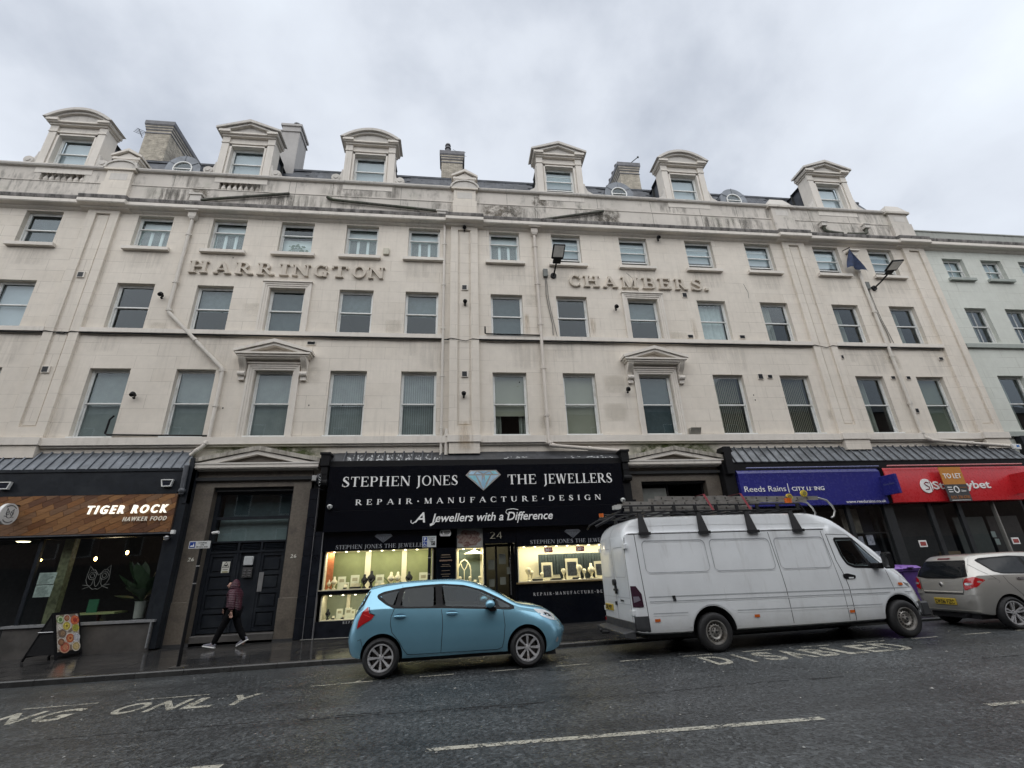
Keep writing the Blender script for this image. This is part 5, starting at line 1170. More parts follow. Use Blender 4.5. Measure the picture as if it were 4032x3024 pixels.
# header panels, windows
box('header', -3.88, .08, 15.42, 15.55, 2.42, 2.955, M_jb, JS); box('header', .9, 1.95, 15.44, 15.6, 2.5, 2.955, M_jb, JS); box('header', 1.95, 5.58, 15.42, 15.55, 2.385, 2.955, M_jb, JS)
M_gl = mat('greyed_letter', (.30, .31, .33), .5)
serif_text('STEPHEN JONES THE JEWELLERS', -3.51, -.72, 2.475, .115, 15.41, .008, M_gl, JS, track=.05, single=True, name='lettering', **kw); serif_text('STEPHEN JONES THE JEWELLERS', 2.37, 5.2, 2.445, .115, 15.41, .008, M_gl, JS, track=.05, single=True, name='lettering', **kw)
diamond(-2.12, 2.63, .54, .25, 15.405, JS, mat('dim_diamond', (.13, .14, .16), .5), False); diamond(3.76, 2.59, .54, .26, 15.405, JS, mat('dim_diamond', (.13, .14, .16), .5), False)
serif_text('24', 1.11, 1.52, 2.64, .2, 15.42, .012, mat('aged_gold_letter', (.33, .31, .24), .4), JS, T=.1, t=.05, single=True, name='number')
box('mullion', -.53, .06, 15.42, 15.6, 1.35, 2.96, M_jb, JS); o = MB()
for i, (w_, z) in enumerate(((.26, 2.2), (.30, 2.14), (.36, 2.04), (.22, 1.93), (.30, 1.88), (.24, 1.76), (.28, 1.66), (.2, 1.6))): o.box(-.235-w_/2, -.235+w_/2, 15.412, 15.42, z, z+(.028 if i in (0, 2) else .015))
o.build('print', mat('dim_gold_print', (.16, .12, .08), .6), JS)
font_text('GOLD BUYING', -.43, -.04, 2.03, .045, 15.410, .004, mat('faded_red_gold', (.30, .17, .12), .6), JS, name='lettering')
box('stall_riser', -3.88, -.5, 15.46, 15.6, .12, .55, M_tile, JS); box('sill', -3.9, .1, 15.40, 15.62, 1.27, 1.34, M_jb, JS); box('sill', -3.9, .1, 15.39, 15.41, 1.345, 1.365, mat('cream_sill_edge', (.6, .55, .4), .4), JS)
box('stall_riser', .08, .93, 15.46, 15.6, .12, 1.27, M_tile, JS); box('stall_riser', 1.95, 5.58, 15.45, 15.6, .12, 1.30, M_jb, JS); box('sill', 1.9, 5.58, 15.38, 15.6, 1.30, 1.345, mat('brass_sill', (.35, .26, .13), .35, metal=.6), JS)
serif_text('REPAIR*MANUFACTURE*DESIGN', 2.4, 4.95, .96, .085, 15.44, .006, mat('silver_print', (.5, .5, .5), .4), JS, track=.5, single=True, name='lettering', T=.17, t=.07, sf=.07, st=.05)
serif_text('REPAIR*MANUFACTURE*DESIGN', -3.12, -1.2, .465, .062, 15.45, .006, mat('silver_print', (.5, .5, .5), .4), JS, track=.5, single=True, name='lettering', T=.17, t=.07, sf=.07, st=.05)
M_crm = mat('cream_display_board', (.64, .60, .45), .7, var=.05); M_olive = mat('olive_display_back', (.19, .215, .105), .85, var=.12, sc=3); M_grn2 = mat('grey_green_display_back', (.22, .25, .19), .85, var=.1, sc=3)
def display(x0, x1, z0, z1, back, mull, lit, deep=.62, curtain=False):
    y = 15.5; b = MB(); b.box(x0, x1, y+deep, y+deep+.03, z0, z1); b.build('display_back', back, JS)
    b = MB(); b.box(x0, x1, y, y+deep, z0-.03, z0); b.box(x0-.03, x0, y, y+deep, z0-.03, z1); b.box(x1, x1+.03, y, y+deep, z0-.03, z1); b.build('display_shelf', M_crm, JS)
    b = MB(); b.box(x0, x1, y+.02, y+deep, z1, z1+.03); b.build('display_ceiling', M_crm, JS)
    for a, b_ in mull: box('display_mullion', a, b_, y+deep-.05, y+deep, z0, z1, M_crm, JS)
    b = MB(); b.quad((x0, 15.47, z0), (x1, 15.47, z0), (x1, 15.47, z1), (x0, 15.47, z1)); b.build('pane', M_shopglass, JS)
    al = bpy.data.lights.new('display_light', 'AREA'); al.shape = 'RECTANGLE'; al.size = x1-x0-.1; al.size_y = .1; al.energy = lit; al.color = (1, .91, .68); ao = bpy.data.objects.new('display_light', al); COL.objects.link(ao); ao.location = ((x0+x1)/2, y+.12, z1-.03); ao.rotation_euler = (R(24), 0, 0)
    sp = MB()
    n = int((x1-x0)/.35)
    for i in range(n): sp.cyl((x0+.2+i*.35, y+.12, z1-.002), (x0+.2+i*.35, y+.12, z1-.02), .03, n=10)
    sp.build('spotlight', emis('warm_spot', (1, .9, .65), 5), JS)
display(-3.77, -.66, 1.37, 2.415, M_olive, ((-2.72, -2.55), (-1.61, -1.46)), 24); display(-3.76, -.66, .57, 1.22, M_grn2, ((-3.18, -3.08), (-2.1, -2.0)), 9)
display(.1, .9, 1.37, 2.38, mat('dark_teal_back', (.08, .11, .10), .8), ((.1, .16), (.84, .9)), 10); display(2.0, 5.5, 1.37, 2.375, M_crm, (), 34)  # narrow window has a back in one even dark teal
box('orange_banner', -3.76, -3.58, 15.72, 15.74, 1.38, 2.40, mat('red_orange_banner', (.5, .16, .06), .6, var=.3), JS)
b = MB()
for i in range(30): b.box(2.72+i*.09, 2.76+i*.09, 15.80+.02*sin(i*1.9), 15.83, 1.40, 2.14)
b.box(2.68, 5.45, 15.84, 15.86, 1.40, 2.14); b.build('curtain', mat('dark_teal_curtain', (.035, .05, .05), .8, var=.3), JS)
box('poster', .1, .9, 15.5, 15.52, 2.42, 2.96, mat('grey_poster', (.30, .30, .28), .6), JS)
k = NT('wine_feather_print'); n_ = k.noise(5, 6, .8, dist=2.5); k.set(col=k.mix(k.ramp(n_, [(.40, 0), (.56, 1)]), (.09, .018, .014), (.26, .20, .17)), rough=.6)
b = MB(); b.add([(.47+.36*cos(R(a))*(1+.15*sin(a*3)), 15.497, 2.68+.25*sin(R(a))*(1+.1*sin(a*2))) for a in range(0, 360, 12)], [tuple(range(30))]); b.build('poster_print', k.m, JS)
# door
b = MB(); b.box(.95, 1.02, 15.85, 15.93, .15, 2.5); b.box(1.80, 1.88, 15.85, 15.93, .15, 2.5); b.box(1.02, 1.80, 15.85, 15.93, 2.42, 2.5); b.box(1.02, 1.80, 15.85, 15.93, .15, .4); b.box(1.3, 1.36, 15.84, 15.9, .4, 2.42); d = b.build('door', M_iron, JS)
b = MB(); b.quad((1.02, 15.89, .4), (1.8, 15.89, .4), (1.8, 15.89, 2.42), (1.02, 15.89, 2.42)); b.build('pane', M_shopglass, d); b = MB(); b.cyl((1.77, 15.8, 1.0), (1.77, 15.8, 2.1), .018); b.build('handle', M_chrome, d)
for x, z, w_, h_ in ((1.08, 1.75, .2, .28), (1.42, 1.9, .22, .3), (1.44, 1.3, .18, .22), (1.1, 1.25, .17, .22), (1.66, 1.6, .1, .2)): 
    o = box('notice', x, x+w_, 15.86, 15.87, z, z+h_, mat('dim_notice', (.16, .17, .14), .7), d)
box('side_panel', .92, .96, 15.5, 15.93, .15, 2.96, M_jb, JS); box('side_panel', 1.88, 1.95, 15.5, 15.93, .15, 2.96, M_jb, JS); box('interior_wall', .95, 1.95, 18.0, 18.05, .1, 3, mat('jeweller_interior', (.12, .12, .09), .9), JS)
jl = bpy.data.lights.new('jeweller_light', 'POINT'); jl.energy = 14; jl.color = (1, .85, .6); jl.shadow_soft_size = .2; jo = bpy.data.objects.new('jeweller_light', jl); COL.objects.link(jo); jo.location = (1.4, 17, 2.5)
for x in (2.82, 3.84):
    o = box('sale_sticker', x, x+.26, 15.455, 15.462, 2.18, 2.33, mat('brick_red_sticker', (.30, .045, .03), .5), JS); font_text('20', x+.025, x+.16, 2.21, .085, 15.450, .004, M_whitel, o, bold=.03, name='lettering'); font_text('%', x+.17, x+.235, 2.25, .05, 15.450, .004, M_whitel, o, name='lettering'); font_text('OFF', x+.17, x+.235, 2.215, .022, 15.450, .004, M_whitel, o, name='lettering')
o = MB(); o.prism([(-.43, 2.80), (-.40, 2.76), (-.12, 2.76), (-.09, 2.80), (-.09, 2.9), (-.12, 2.94), (-.40, 2.94), (-.43, 2.9)], 15.40, 15.42, 'y'); o = o.build('dealer_plaque', M_whitel, JS); font_text('R', -.40, -.33, 2.82, .09, 15.395, .004, M_iron, o, bold=.03, name='lettering'); box('print', -.31, -.12, 15.396, 15.4, 2.86, 2.89, M_iron, o); box('print', -.29, -.14, 15.396, 15.4, 2.82, 2.84, M_iron, o); box('print', -.35, -.17, 15.396, 15.4, 2.785, 2.797, M_iron, o)
b = MB()
for i in range(44): b.add([(-4.2+i*.031, 15.28, pavez(-4, 15.3)+.014), (-4.18+i*.031, 15.28, pavez(-4, 15.3)+.014), (-4.165+i*.031, 15.40, pavez(-4, 15.4)+.016), (-4.185+i*.031, 15.40, pavez(-4, 15.4)+.016)], [(0, 1, 2, 3)])
o = b.build('ribbed_mat', mat('pale_ribbed_rubber', (.42, .42, .38), .5)); tag(o, 'pale ribbed strip on the wet paving at the foot of the jeweller window', 'mat'); 
t = thing('hanging_sign', 'small black oval sign with white lettering projecting at the left of the jeweller sign', 'sign', (-4.1, 15.0, 4.48)); b = MB(); b.lathe([(.01, -.03), (.19, -.03), (.19, .03), (.01, .03)], (0, 0, 0), 'x', 30); o = b.build('disc', M_jb, t, smooth=40); o.scale = (1, .82, 1); b = MB()
for k_ in range(30): a0, a1 = 2*pi*k_/30, 2*pi*(k_+1)/30; b.quad((.032, .17*.82*cos(a0), .17*sin(a0)), (.032, .17*.82*cos(a1), .17*sin(a1)), (.032, .185*.82*cos(a1), .185*sin(a1)), (.032, .185*.82*cos(a0), .185*sin(a0)))
for z, w_ in ((.07, .08), (.05, .07), (0, .10), (-.02, .1), (-.07, .08), (-.09, .06)): b.box(.031, .034, -w_, w_, z, z+.014)
b.build('print', M_whitel, t); b = MB(); b.cyl((0, 0, .19), (0, .35, .19), .015); b.build('bracket', M_iron, t)
o = MB(); o.box(-4.36, -4.12, 15.2, 15.42, 4.50, 4.66); o = o.build('floodlight', mat('weathered_grey_lamp', (.33, .33, .32), .4)); tag(o, 'small grey floodlight box left of the black oval sign', 'lamp')
# display goods, each one a thing
M_bust = mat('ivory_bust', (.72, .66, .46), .6, var=.03); M_blkv = mat('black_velvet', (.012, .012, .014), .9); M_card = mat('pale_card', (.55, .56, .42), .7); M_gold = mat('gold_metal', (.75, .52, .18), .25, metal=1)
def item(kind, x, z, s, label, y=15.78, grp=None):
    n_, c = {'bust': ('necklace_bust', 'display bust'), 'bbust': ('necklace_bust', 'display bust'), 'card': ('display_card', 'display card'), 'box': ('ring_box', 'jewellery box'), 'tray': ('ring_tray', 'jewellery tray'), 'frame': ('picture_frame', 'frame'), 'hand': ('necklace_stand', 'display stand')}[kind]
    t = thing(n_, label, c, (x, y, z), 0, grp); b = MB()
    if kind in ('bust', 'bbust'):
        b.lathe([(.05*s, 0), (.055*s, .02*s), (.02*s, .05*s), (.03*s, .10*s), (.085*s, .17*s), (.09*s, .22*s), (.035*s, .28*s), (.03*s, .34*s), (.02*s, .35*s)], (0, 0, 0), n=14); b.build('bust', M_bust if kind == 'bust' else M_blkv, t, smooth=50)
        q = MB(); q.tube([(.05*s*cos(a), -.075*s, .20*s+.05*s*sin(a)-.02) for a in (3.1, 3.6, 4.2, 4.7, 5.2, 5.8, 6.3)], .006*s, 5); q.build('necklace', M_gold if kind == 'bust' else M_chrome, t)
    elif kind == 'card':
        b.add([(-.1*s, .0, 0), (.1*s, 0, 0), (.1*s, .04, .3*s), (-.1*s, .04, .3*s), (-.1*s, .02, 0), (.1*s, .02, 0), (.1*s, .06, .3*s), (-.1*s, .06, .3*s)], [(0, 1, 2, 3), (4, 7, 6, 5), (0, 3, 7, 4), (1, 5, 6, 2), (3, 2, 6, 7), (0, 4, 5, 1)]); b.build('card', M_card, t); q = MB(); q.add([(-.06*s, .015, .1*s), (.06*s, .015, .1*s), (.06*s, .03, .24*s), (-.06*s, .03, .24*s)], [(0, 1, 2, 3)]); q.build('print', mat('card_print', (.3, .28, .18), .7), t)
    elif kind == 'box': b.box(-.05*s, .05*s, -.04, .04, 0, .045*s); b.build('base', M_blkv, t); q = MB(); q.add([(-.05*s, .04, .05*s), (.05*s, .04, .05*s), (.05*s, .07, .13*s), (-.05*s, .07, .13*s), (-.05*s, .06, .05*s), (.05*s, .06, .05*s)], [(0, 1, 2, 3), (0, 3, 4), (1, 5, 2), (3, 2, 5, 4)]); q.build('lid', M_bust, t)
    elif kind == 'tray':
        b.box(-.17*s, .17*s, -.07, .07, 0, .05); b.build('base', M_blkv, t); q = MB()
        for i in range(7):
            for j in range(3): q.box(-.15*s+i*.045*s, -.125*s+i*.045*s, -.06+j*.045, -.04+j*.045, .05, .09+.03*j)
        q.build('ring_roll', M_bust, t)
    elif kind == 'frame': b.box(-.12*s, .12*s, 0, .02, 0, .36*s); b.build('frame', M_bust, t); q = MB(); q.box(-.085*s, .085*s, -.004, 0, .06*s, .30*s); q.build('photo', mat('dark_photo', (.05, .055, .06), .4, var=.8, sc=20), t)
    elif kind == 'hand': b.lathe([(.05*s, 0), (.02*s, .03), (.02*s, .12*s), (.06*s, .2*s), (.075*s, .24*s), (.05*s, .29*s), (.01, .3*s)], (0, 0, 0), n=12); b.build('stand', M_bust, t, smooth=50)
Wl = "in the left upper jeweller window"
seq = [('bust', -3.66, .8, 'small white bust beside the orange banner'), ('bust', -3.52, 1.0, 'white necklace bust'), ('card', -3.33, 1.15, 'tall card'), ('box', -3.20, .9, 'little box'), ('card', -3.17, .6, 'low card'), ('card', -2.95, 1.25, 'wide card'), ('tray', -2.90, .9, 'ring tray'), ('bbust', -2.65, 1.1, 'black bust'), ('bbust', -2.45, 1.35, 'taller black bust'), ('card', -2.22, 1.2, 'card behind the black boxes'), ('box', -2.30, 1, 'black box'), ('box', -2.12, 1, 'black box'), ('bust', -1.87, 1.2, 'white bust'), ('box', -1.75, .9, 'small box'), ('bust', -1.67, 1.2, 'white bust'), ('box', -1.52, .8, 'small box'), ('bbust', -1.34, 1.2, 'lone black bust'), ('card', -1.16, .5, 'tiny card'), ('card', -.92, 1.25, 'tall card'), ('card', -.76, .9, 'card at the right end')]
for i, (k_, x, s_, lb) in enumerate(seq):
    nth = i+1; item(k_, x, 1.372, s_, '%s in left upper jeweller window, %s from the left' % (lb, ('one two three four five six seven eight nine ten eleven twelve thirteen fourteen fifteen sixteen seventeen eighteen nineteen twenty'.split())[i]), y=15.74+(.08 if k_ == 'card' else 0), grp='display pieces in the left upper jeweller window')
for i, (k_, x, s_, lb) in enumerate([('bbust', -3.62, .8, 'black bust at the left end'), ('box', -3.47, .7, 'small black box next to the black bust'), ('card', -3.30, .9, 'first tall pale card'), ('box', -3.2, .8, 'black box between the pale cards'), ('card', -3.05, .95, 'second tall pale card'), ('card', -2.94, .8, 'third pale card'), ('card', -2.76, .7, 'short pale card nearest the blue car')]):
    item(k_, x, .572, s_, lb+' in the lower jeweller window', y=15.76, grp='display pieces in the lower jeweller window')
k_list = [('hand', 2.32, 1.3), ('hand', 2.42, 1.0), ('tray', 2.6, .9), ('frame', 2.93, 1.45), ('hand', 2.75, .8), ('box', 3.05, .8), ('tray', 3.2, .8), ('hand', 3.45, 1.1), ('frame', 3.72, 1.7), ('box', 3.55, .9), ('hand', 3.95, 1.4), ('tray', 3.85, .8), ('hand', 4.1, 1.0), ('bust', 4.35, 1.3), ('frame', 4.62, 1.4), ('bust', 4.85, 1.2), ('box', 5.0, .9), ('hand', 5.2, 1.1)]
nm = {'hand': 'ivory stand', 'tray': 'ring tray', 'frame': 'framed picture', 'box': 'small box', 'bust': 'ivory bust'}; cn_ = {}
for i, (k_, x, s_) in enumerate(k_list):
    cn_[k_] = cn_.get(k_, 0)+1; item(k_, x, 1.372, s_, '%s %s from the left in the bright right jeweller window' % (words(cn_[k_]-1), nm[k_]), y=15.72+.05*(i % 2), grp='display pieces in the right jeweller window')
t = thing('arched_display_frame', 'pale gothic arch frame behind gold pieces in the narrow middle window', 'display frame', (.33, 15.8, 1.372)); b = MB()
for s_ in (-1, 1): b.tube([(s_*.2, 0, .05), (s_*.2, 0, .38), (s_*.17, 0, .52), (s_*.09, 0, .64), (0, 0, .70)], .018, 6)
b.tube([(0, 0, .05), (0, 0, .38), (.07, 0, .48), (.1, 0, .58)], .013, 6); b.tube([(0, 0, .38), (-.07, 0, .48), (-.1, 0, .58)], .013, 6); b.box(-.24, .24, -.03, .03, 0, .06); b.build('arch', M_bust, t); 
b = MB(); b.prism([(-.02, .86), (.62, .86), (.3, .98)], -.05, .05, 'y'); b.build('gable', M_bust, t)
for i, x in enumerate((.2, .36, .5, .66, .8)): item('box' if i % 2 else 'hand', x, 1.372, .7+.1*(i % 2), '%s gold toned piece under the gothic arch in the narrow window' % words(i), y=15.66, grp='gold pieces in the narrow window')
# ---------- estate agent and betting shop
def zr(x): return 5.52 if not (14.38 < x < 15.46) else 5.34
lead_canopy('lead_canopy', 'long dark lead canopy with raised black seams over the blue and red signs', 9.45, 21.5, 15.24, 5.52, 4.92, [9.72+.3205*i for i in range(37)], mat('wet_dark_lead', (.13, .14, .15), .22, var=.5, sc=3, metal=.3, bump=.25, bsc=9), 'canopies over the shopfronts', zfun=zr, rm=M_lead2)
ES = thing('estate_agent_shopfront', 'dark shopfront of the estate agent under the blue sign', 'shopfront', (0, 0, 0)); BS = thing('betting_shopfront', 'dark vacant shopfront with red stickers under the red sign', 'shopfront', (0, 0, 0))
box('soffit_board', 9.42, 15.2, 15.27, 15.6, 4.62, 4.91, M_iron, ES); box('soffit_board', 15.2, 21.5, 15.27, 15.6, 4.60, 4.91, M_iron, BS)
b = MB(); b.box(9.22, 9.62, 15.3, 15.65, .1, 5.0); b.box(9.3, 9.56, 15.16, 15.5, 4.5, 5.25); b.prism([(9.25, 5.25), (9.62, 5.25), (9.56, 5.45), (9.32, 5.45)], 15.16, 15.6, 'y'); b.build('console', M_iron, ES)
M_blue = mat('deep_blue_sign', (.030, .032, .20), .25, var=.08, spec=.5); M_red = mat('red_sign', (.50, .022, .028), .3, var=.06)
BSg = thing('estate_agent_sign', 'deep blue fascia sign with white lettering and a web address at its lower right', 'shop sign', (0, 0, 0)); b = MB(); b.prism([(15.20, 3.38), (15.26, 3.36), (15.5, 3.36), (15.5, 4.64), (15.30, 4.64), (15.20, 4.5)], 9.66, 15.06, 'x'); b.build('sign_panel', M_blue, BSg, smooth=30)
b = MB(); b.cyl((9.95, 15.1, 4.66), (15.0, 15.1, 4.66), .028); b.build('trough_light', mat('blue_grey_tube', (.16, .17, .30), .25, metal=.5), BSg, smooth=40)
font_text('Reeds Rains', 9.78, 11.30, 3.87, .19, 15.185, .012, M_whitel, BSg, bold=-.002); box('divider', 11.385, 11.405, 15.185, 15.198, 3.82, 4.13, M_whitel, BSg)
font_text('CITY LI', 11.52, 12.22, 3.88, .13, 15.185, .012, M_whitel, BSg, bold=.012); font_text('ING', 12.37, 12.74, 3.88, .13, 15.185, .012, M_whitel, BSg, bold=.012)
b = MB(); b.box(12.26, 12.285, 15.187, 15.197, 3.97, 4.0); b.box(12.32, 12.345, 15.187, 15.197, 3.97, 4.0); b.box(12.28, 12.30, 15.187, 15.197, 3.9, 3.92); b.build('letter_fragment', M_gl, BSg)
font_text('www.reedsrains.co.uk', 13.42, 14.95, 3.42, .10, 15.185, .01, M_whitel, BSg)
RSg = thing('betting_shop_sign', 'red fascia sign with white lettering and a round white S emblem', 'shop sign', (0, 0, 0)); b = MB(); b.prism([(15.20, 3.40), (15.5, 3.38), (15.5, 4.62), (15.26, 4.62), (15.20, 4.5)], 15.24, 21.2, 'x'); b.build('sign_panel', M_red, RSg, smooth=30); box('end_cap', 15.07, 15.235, 15.23, 15.5, 3.38, 4.63, M_jb, RSg)
b = MB(); b.cyl((15.35, 15.1, 4.67), (20.9, 15.1, 4.67), .028); b.build('trough_light', mat('pale_red_tube', (.55, .2, .2), .25), RSg, smooth=40)
b = MB(); b.cyl((16.73, 15.19, 3.95), (16.73, 15.175, 3.95), .25, n=36); d = b.build('roundel', M_whitel, RSg); M_pur = mat('dark_red_line', (.22, .03, .05), .5); b = MB(); b.tube([(16.83, 15.17, 4.05), (16.72, 15.17, 4.08), (16.65, 15.17, 4.02), (16.72, 15.17, 3.96), (16.80, 15.17, 3.92), (16.80, 15.17, 3.84), (16.64, 15.17, 3.82)], .017, 6); b.tube([(16.88, 15.17, 4.14), (16.90, 15.17, 3.77)], .008, 5); b.build('emblem_line', M_pur, d)
font_text('Stanleybet', 17.0, 19.33, 3.83, .27, 15.18, .015, M_whitel, RSg, bold=.018)
b = MB(); b.box(20.3, 20.36, 14.55, 15.2, 3.6, 4.3); o = b.build('projecting_sign', M_red); tag(o, 'red projecting box sign at the right end of the red fascia', 'sign', 'projecting shop signs'); b = MB(); b.box(20.30, 20.36, 14.6, 14.8, 3.85, 4.05); b.build('print', M_whitel, o)
t = thing('projecting_sign', 'dark blue projecting box sign between the blue and red fascias', 'sign', (15.02, 15.2, 3.97), 0, 'projecting shop signs'); b = MB(); b.box(-.05, .05, -.62, 0, -.33, .33); b.build('box', M_blue, t, bevel=.01); font_text('Reeds Rains', 0, .42, 0, .06, 0, .004, mat('dim_blue_print', (.14, .15, .3), .5), t, name='lettering', fn=lambda u, w_, d: (-.055-d, -.1-u, .0+w_))
TL = thing('to_let_board', 'orange and grey TO LET board hung over the red betting shop sign', 'estate board', (0, 0, 0)); M_or = mat('orange_board', (.52, .215, .035), .55, var=.06); M_gy = mat('slate_grey_board', (.055, .057, .06), .55)
box('upper_panel', 17.25, 18.14, 15.0, 15.02, 3.955, 4.57, M_or, TL); box('lower_panel', 17.25, 18.14, 15.0, 15.02, 3.37, 3.954, M_gy, TL)
font_text('TO LET', 17.33, 18.05, 4.17, .17, 14.99, .01, M_whitel, TL, bold=.012)
b = MB()
for z in (3.84, 3.76, 3.68): b.box(17.33, 17.5, 14.99, 15.0, z, z+.03)
for k_ in range(24): a0, a1 = 2*pi*k_/24, 2*pi*(k_+1)/24; b.quad((17.66+.07*cos(a0), 14.992, 3.775+.085*sin(a0)), (17.66+.07*cos(a1), 14.992, 3.775+.085*sin(a1)), (17.66+.115*cos(a1), 14.992, 3.775+.125*sin(a1)), (17.66+.115*cos(a0), 14.992, 3.775+.125*sin(a0)))
b.build('logo', M_whitel, TL); font_text('Oliver', 17.82, 18.03, 3.69, .07, 14.99, .006, M_whitel, TL, name='lettering'); box('print', 17.83, 18.08, 14.992, 15.0, 3.82, 3.86, mat('brown_print', (.2, .09, .03), .6), TL)
font_text('0151 236 6700', 17.33, 18.08, 3.46, .10, 14.99, .006, mat('orange_print', (.40, .16, .05), .6), TL, name='lettering', bold=.01); box('print', 17.33, 18.07, 14.992, 15.0, 3.395, 3.41, M_whitel, TL)
# glazing
M_frm = mat('grey_black_frame', (.03, .032, .034), .35)
for x, w_ in ((9.75, .12), (13.58, .14), (15.15, .35)): box('frame_post', x-w_/2, x+w_/2, 15.40, 15.52, .15, 3.36, M_frm, ES)
for x, w_ in ((16.8, .16), (17.98, .16), (19.42, .05), (20.9, .2)): box('frame_post', x-w_/2, x+w_/2, 15.40, 15.52, .15, 3.38, M_frm if x != 19.42 else mat('pale_grey_post', (.25, .24, .22), .4), BS)
for a, b_, p in ((9.8, 13.5, ES), (13.65, 14.98, ES), (15.32, 16.72, BS), (16.88, 17.9, BS), (18.06, 19.4, BS), (19.45, 20.8, BS)):
    q = MB(); q.quad((a, 15.46, .4), (b_, 15.46, .4), (b_, 15.46, 3.36), (a, 15.46, 3.36)); q.build('pane', M_shopglass, p); box('stall_riser', a, b_, 15.43, 15.5, .1, .4, M_frm, p)
box('display_back', 13.66, 14.35, 15.9, 15.93, 1.9, 3.3, mat('beige_print_panel', (.20, .185, .15), .7, var=.5, sc=5), ES); box('display_back', 14.36, 15.0, 16.1, 16.13, 1.2, 3.3, mat('navy_panel', (.02, .022, .035), .7), ES)
for i, (x, z) in enumerate(((13.75, 2.0), (14.15, 2.05), (13.8, 1.55), (14.25, 1.5), (13.9, 1.1))): 
    o = box('property_card', x, x+.26, 15.6, 15.61, z, z+.34, mat('pale_property_card', (.33, .34, .40), .6, var=.5, sc=14), ES)
box('shelf', 13.65, 15.0, 15.55, 15.9, 2.42, 2.46, M_frm, ES); box('interior_wall', 13.0, 15.0, 16.6, 16.65, .2, 3.3, mat('beige_dim_wall', (.13, .125, .10), .9, var=.3), ES)
box('display_back', 18.1, 19.35, 15.9, 15.93, .4, 2.9, mat('grey_green_film', (.075, .085, .08), .5), BS); box('display_back', 19.5, 20.8, 15.9, 15.93, .4, 2.9, mat('brown_grey_film', (.05, .045, .042), .6), BS); box('display_back', 15.3, 17.9, 15.95, 15.98, .3, 3.3, mat('charcoal_film', (.03, .03, .031), .7), BS)
for x, z in ((15.93, 1.92), (19.62, 1.9)):
    o = box('sticker', x, x+.3, 15.445, 15.452, z, z+.22, M_whitel, BS); box('print', x+.04, x+.26, 15.44, 15.444, z+.04, z+.17, mat('faded_red_print', (.35, .07, .06), .6, var=.5, sc=30), o)
for x, z in ((18.9, 2.15), (18.95, 1.9)): box('sticker', x, x+.17, 15.445, 15.452, z, z+.2, mat('pale_green_sticker', (.16, .20, .19), .6), BS)
o = box('parcel', 17.1, 17.75, 16.05-.3, 16.3-.3, 1.25, 1.75, mat('cardboard', (.17, .13, .08), .8)); tag(o, 'cardboard sheet propped inside the vacant betting shop window', 'cardboard')
t = thing('alarm_box', 'white alarm box with a blue logo at the right end of the lead canopy', 'alarm box', (21.3, 15.35, 5.38)); b = MB(); b.prism([(-.16, -.1), (.16, -.12), (.2, .08), (-.18, .1)], -.08, .0, 'y'); b.build('case', M_white, t, bevel=.01); b = MB(); b.box(-.02, .1, -.085, -.08, -.03, .05); b.build('logo', mat('alarm_blue', (.04, .16, .45), .5), t)
# ---------- wall lamps, flag
def wall_lamp(label, x, z, hx, hz, hy, tilt, bx):
    t = thing('wall_street_lamp', label, 'street lamp', (x, D, z), 0, 'street lamps on wall brackets'); b = MB(); b.cyl((0, -.001, 0), (0, -.07, 0), .12, n=16); b.build('wall_plate', M_iron, t, smooth=40)
    b = MB(); b.tube([(0, -.05, 0), (hx*.35, hy*.4, hz*.3), (hx*.8, hy*.8, hz*.8)], .032, 8); b.build('bracket_arm', M_iron, t, smooth=40)
    h = MB(); h.box(-.24, .24, -.30, .30, -.03, .05); h.box(-.16, .16, .28, .5, -.03, .03); hd = h.build('lamp_head', M_iron, t, bevel=.02, loc=(hx, hy-.2, hz+.12)); hd.rotation_euler = (tilt, 0, R(-bx)); g_ = MB(); g_.box(-.19, .19, -.26, .2, -.04, -.03); g_.build('lens', mat('grey_lamp_lens', (.80, .80, .78), .4), hd)
    b = MB(); b.box(-.42, -.24, -.13, 0, -.1, .26); b.build('control_box', mat('grey_green_box', (.13, .14, .13), .5), t, bevel=.01); b = MB(); b.tube([(-.34, -.05, -.1), (-.36, -.05, -.9), (-.30, -.04, -1.5), (-.2, -.04, -2.2), (-.2, -.04, -2.7)], .018, 6); b.tube([(-.30, -.05, -.1), (-.28, -.05, -1.0), (-.22, -.04, -1.6), (-.05, -.04, -2.75)], .014, 6); b.build('cable', mat('grey_cable', (.2, .19, .17), .6), t)
wall_lamp('black wall mounted street lamp left of the CHAMBERS lettering', 3.9, 12.66, .05, .35, -.75, R(-28), 0)
wall_lamp('black wall mounted street lamp near the right end beside the flag', 18.2, 12.60, .12, .3, -.9, R(-12), 12)
t = thing('flag', 'limp dark blue flag drooping from a short pole under the right hopper', 'flag', (17.33, D-.35, 14.45)); b = MB(); n = 12; vs = []
for i in range(n+1):
    for j in range(9):
        u, v_ = i/n, j/8; x = -.42*u*(1-v_)+.46*u*v_*1.0; z = -1.05*u-.22*v_*u+.10*sin(v_*pi)*u; y = .10*sin(v_*9+u*3)*u
        vs.append((x, y, z))
b.add(vs, [(i*9+j, i*9+j+1, (i+1)*9+j+1, (i+1)*9+j) for i in range(n) for j in range(8)]); b.build('cloth', mat('navy_flag_cloth', (.016, .030, .075), .8, var=.4, sc=9), t, smooth=60); b = MB(); b.cyl((0, .33, .1), (0, -.05, .0), .02); b.build('pole', M_iron, t)
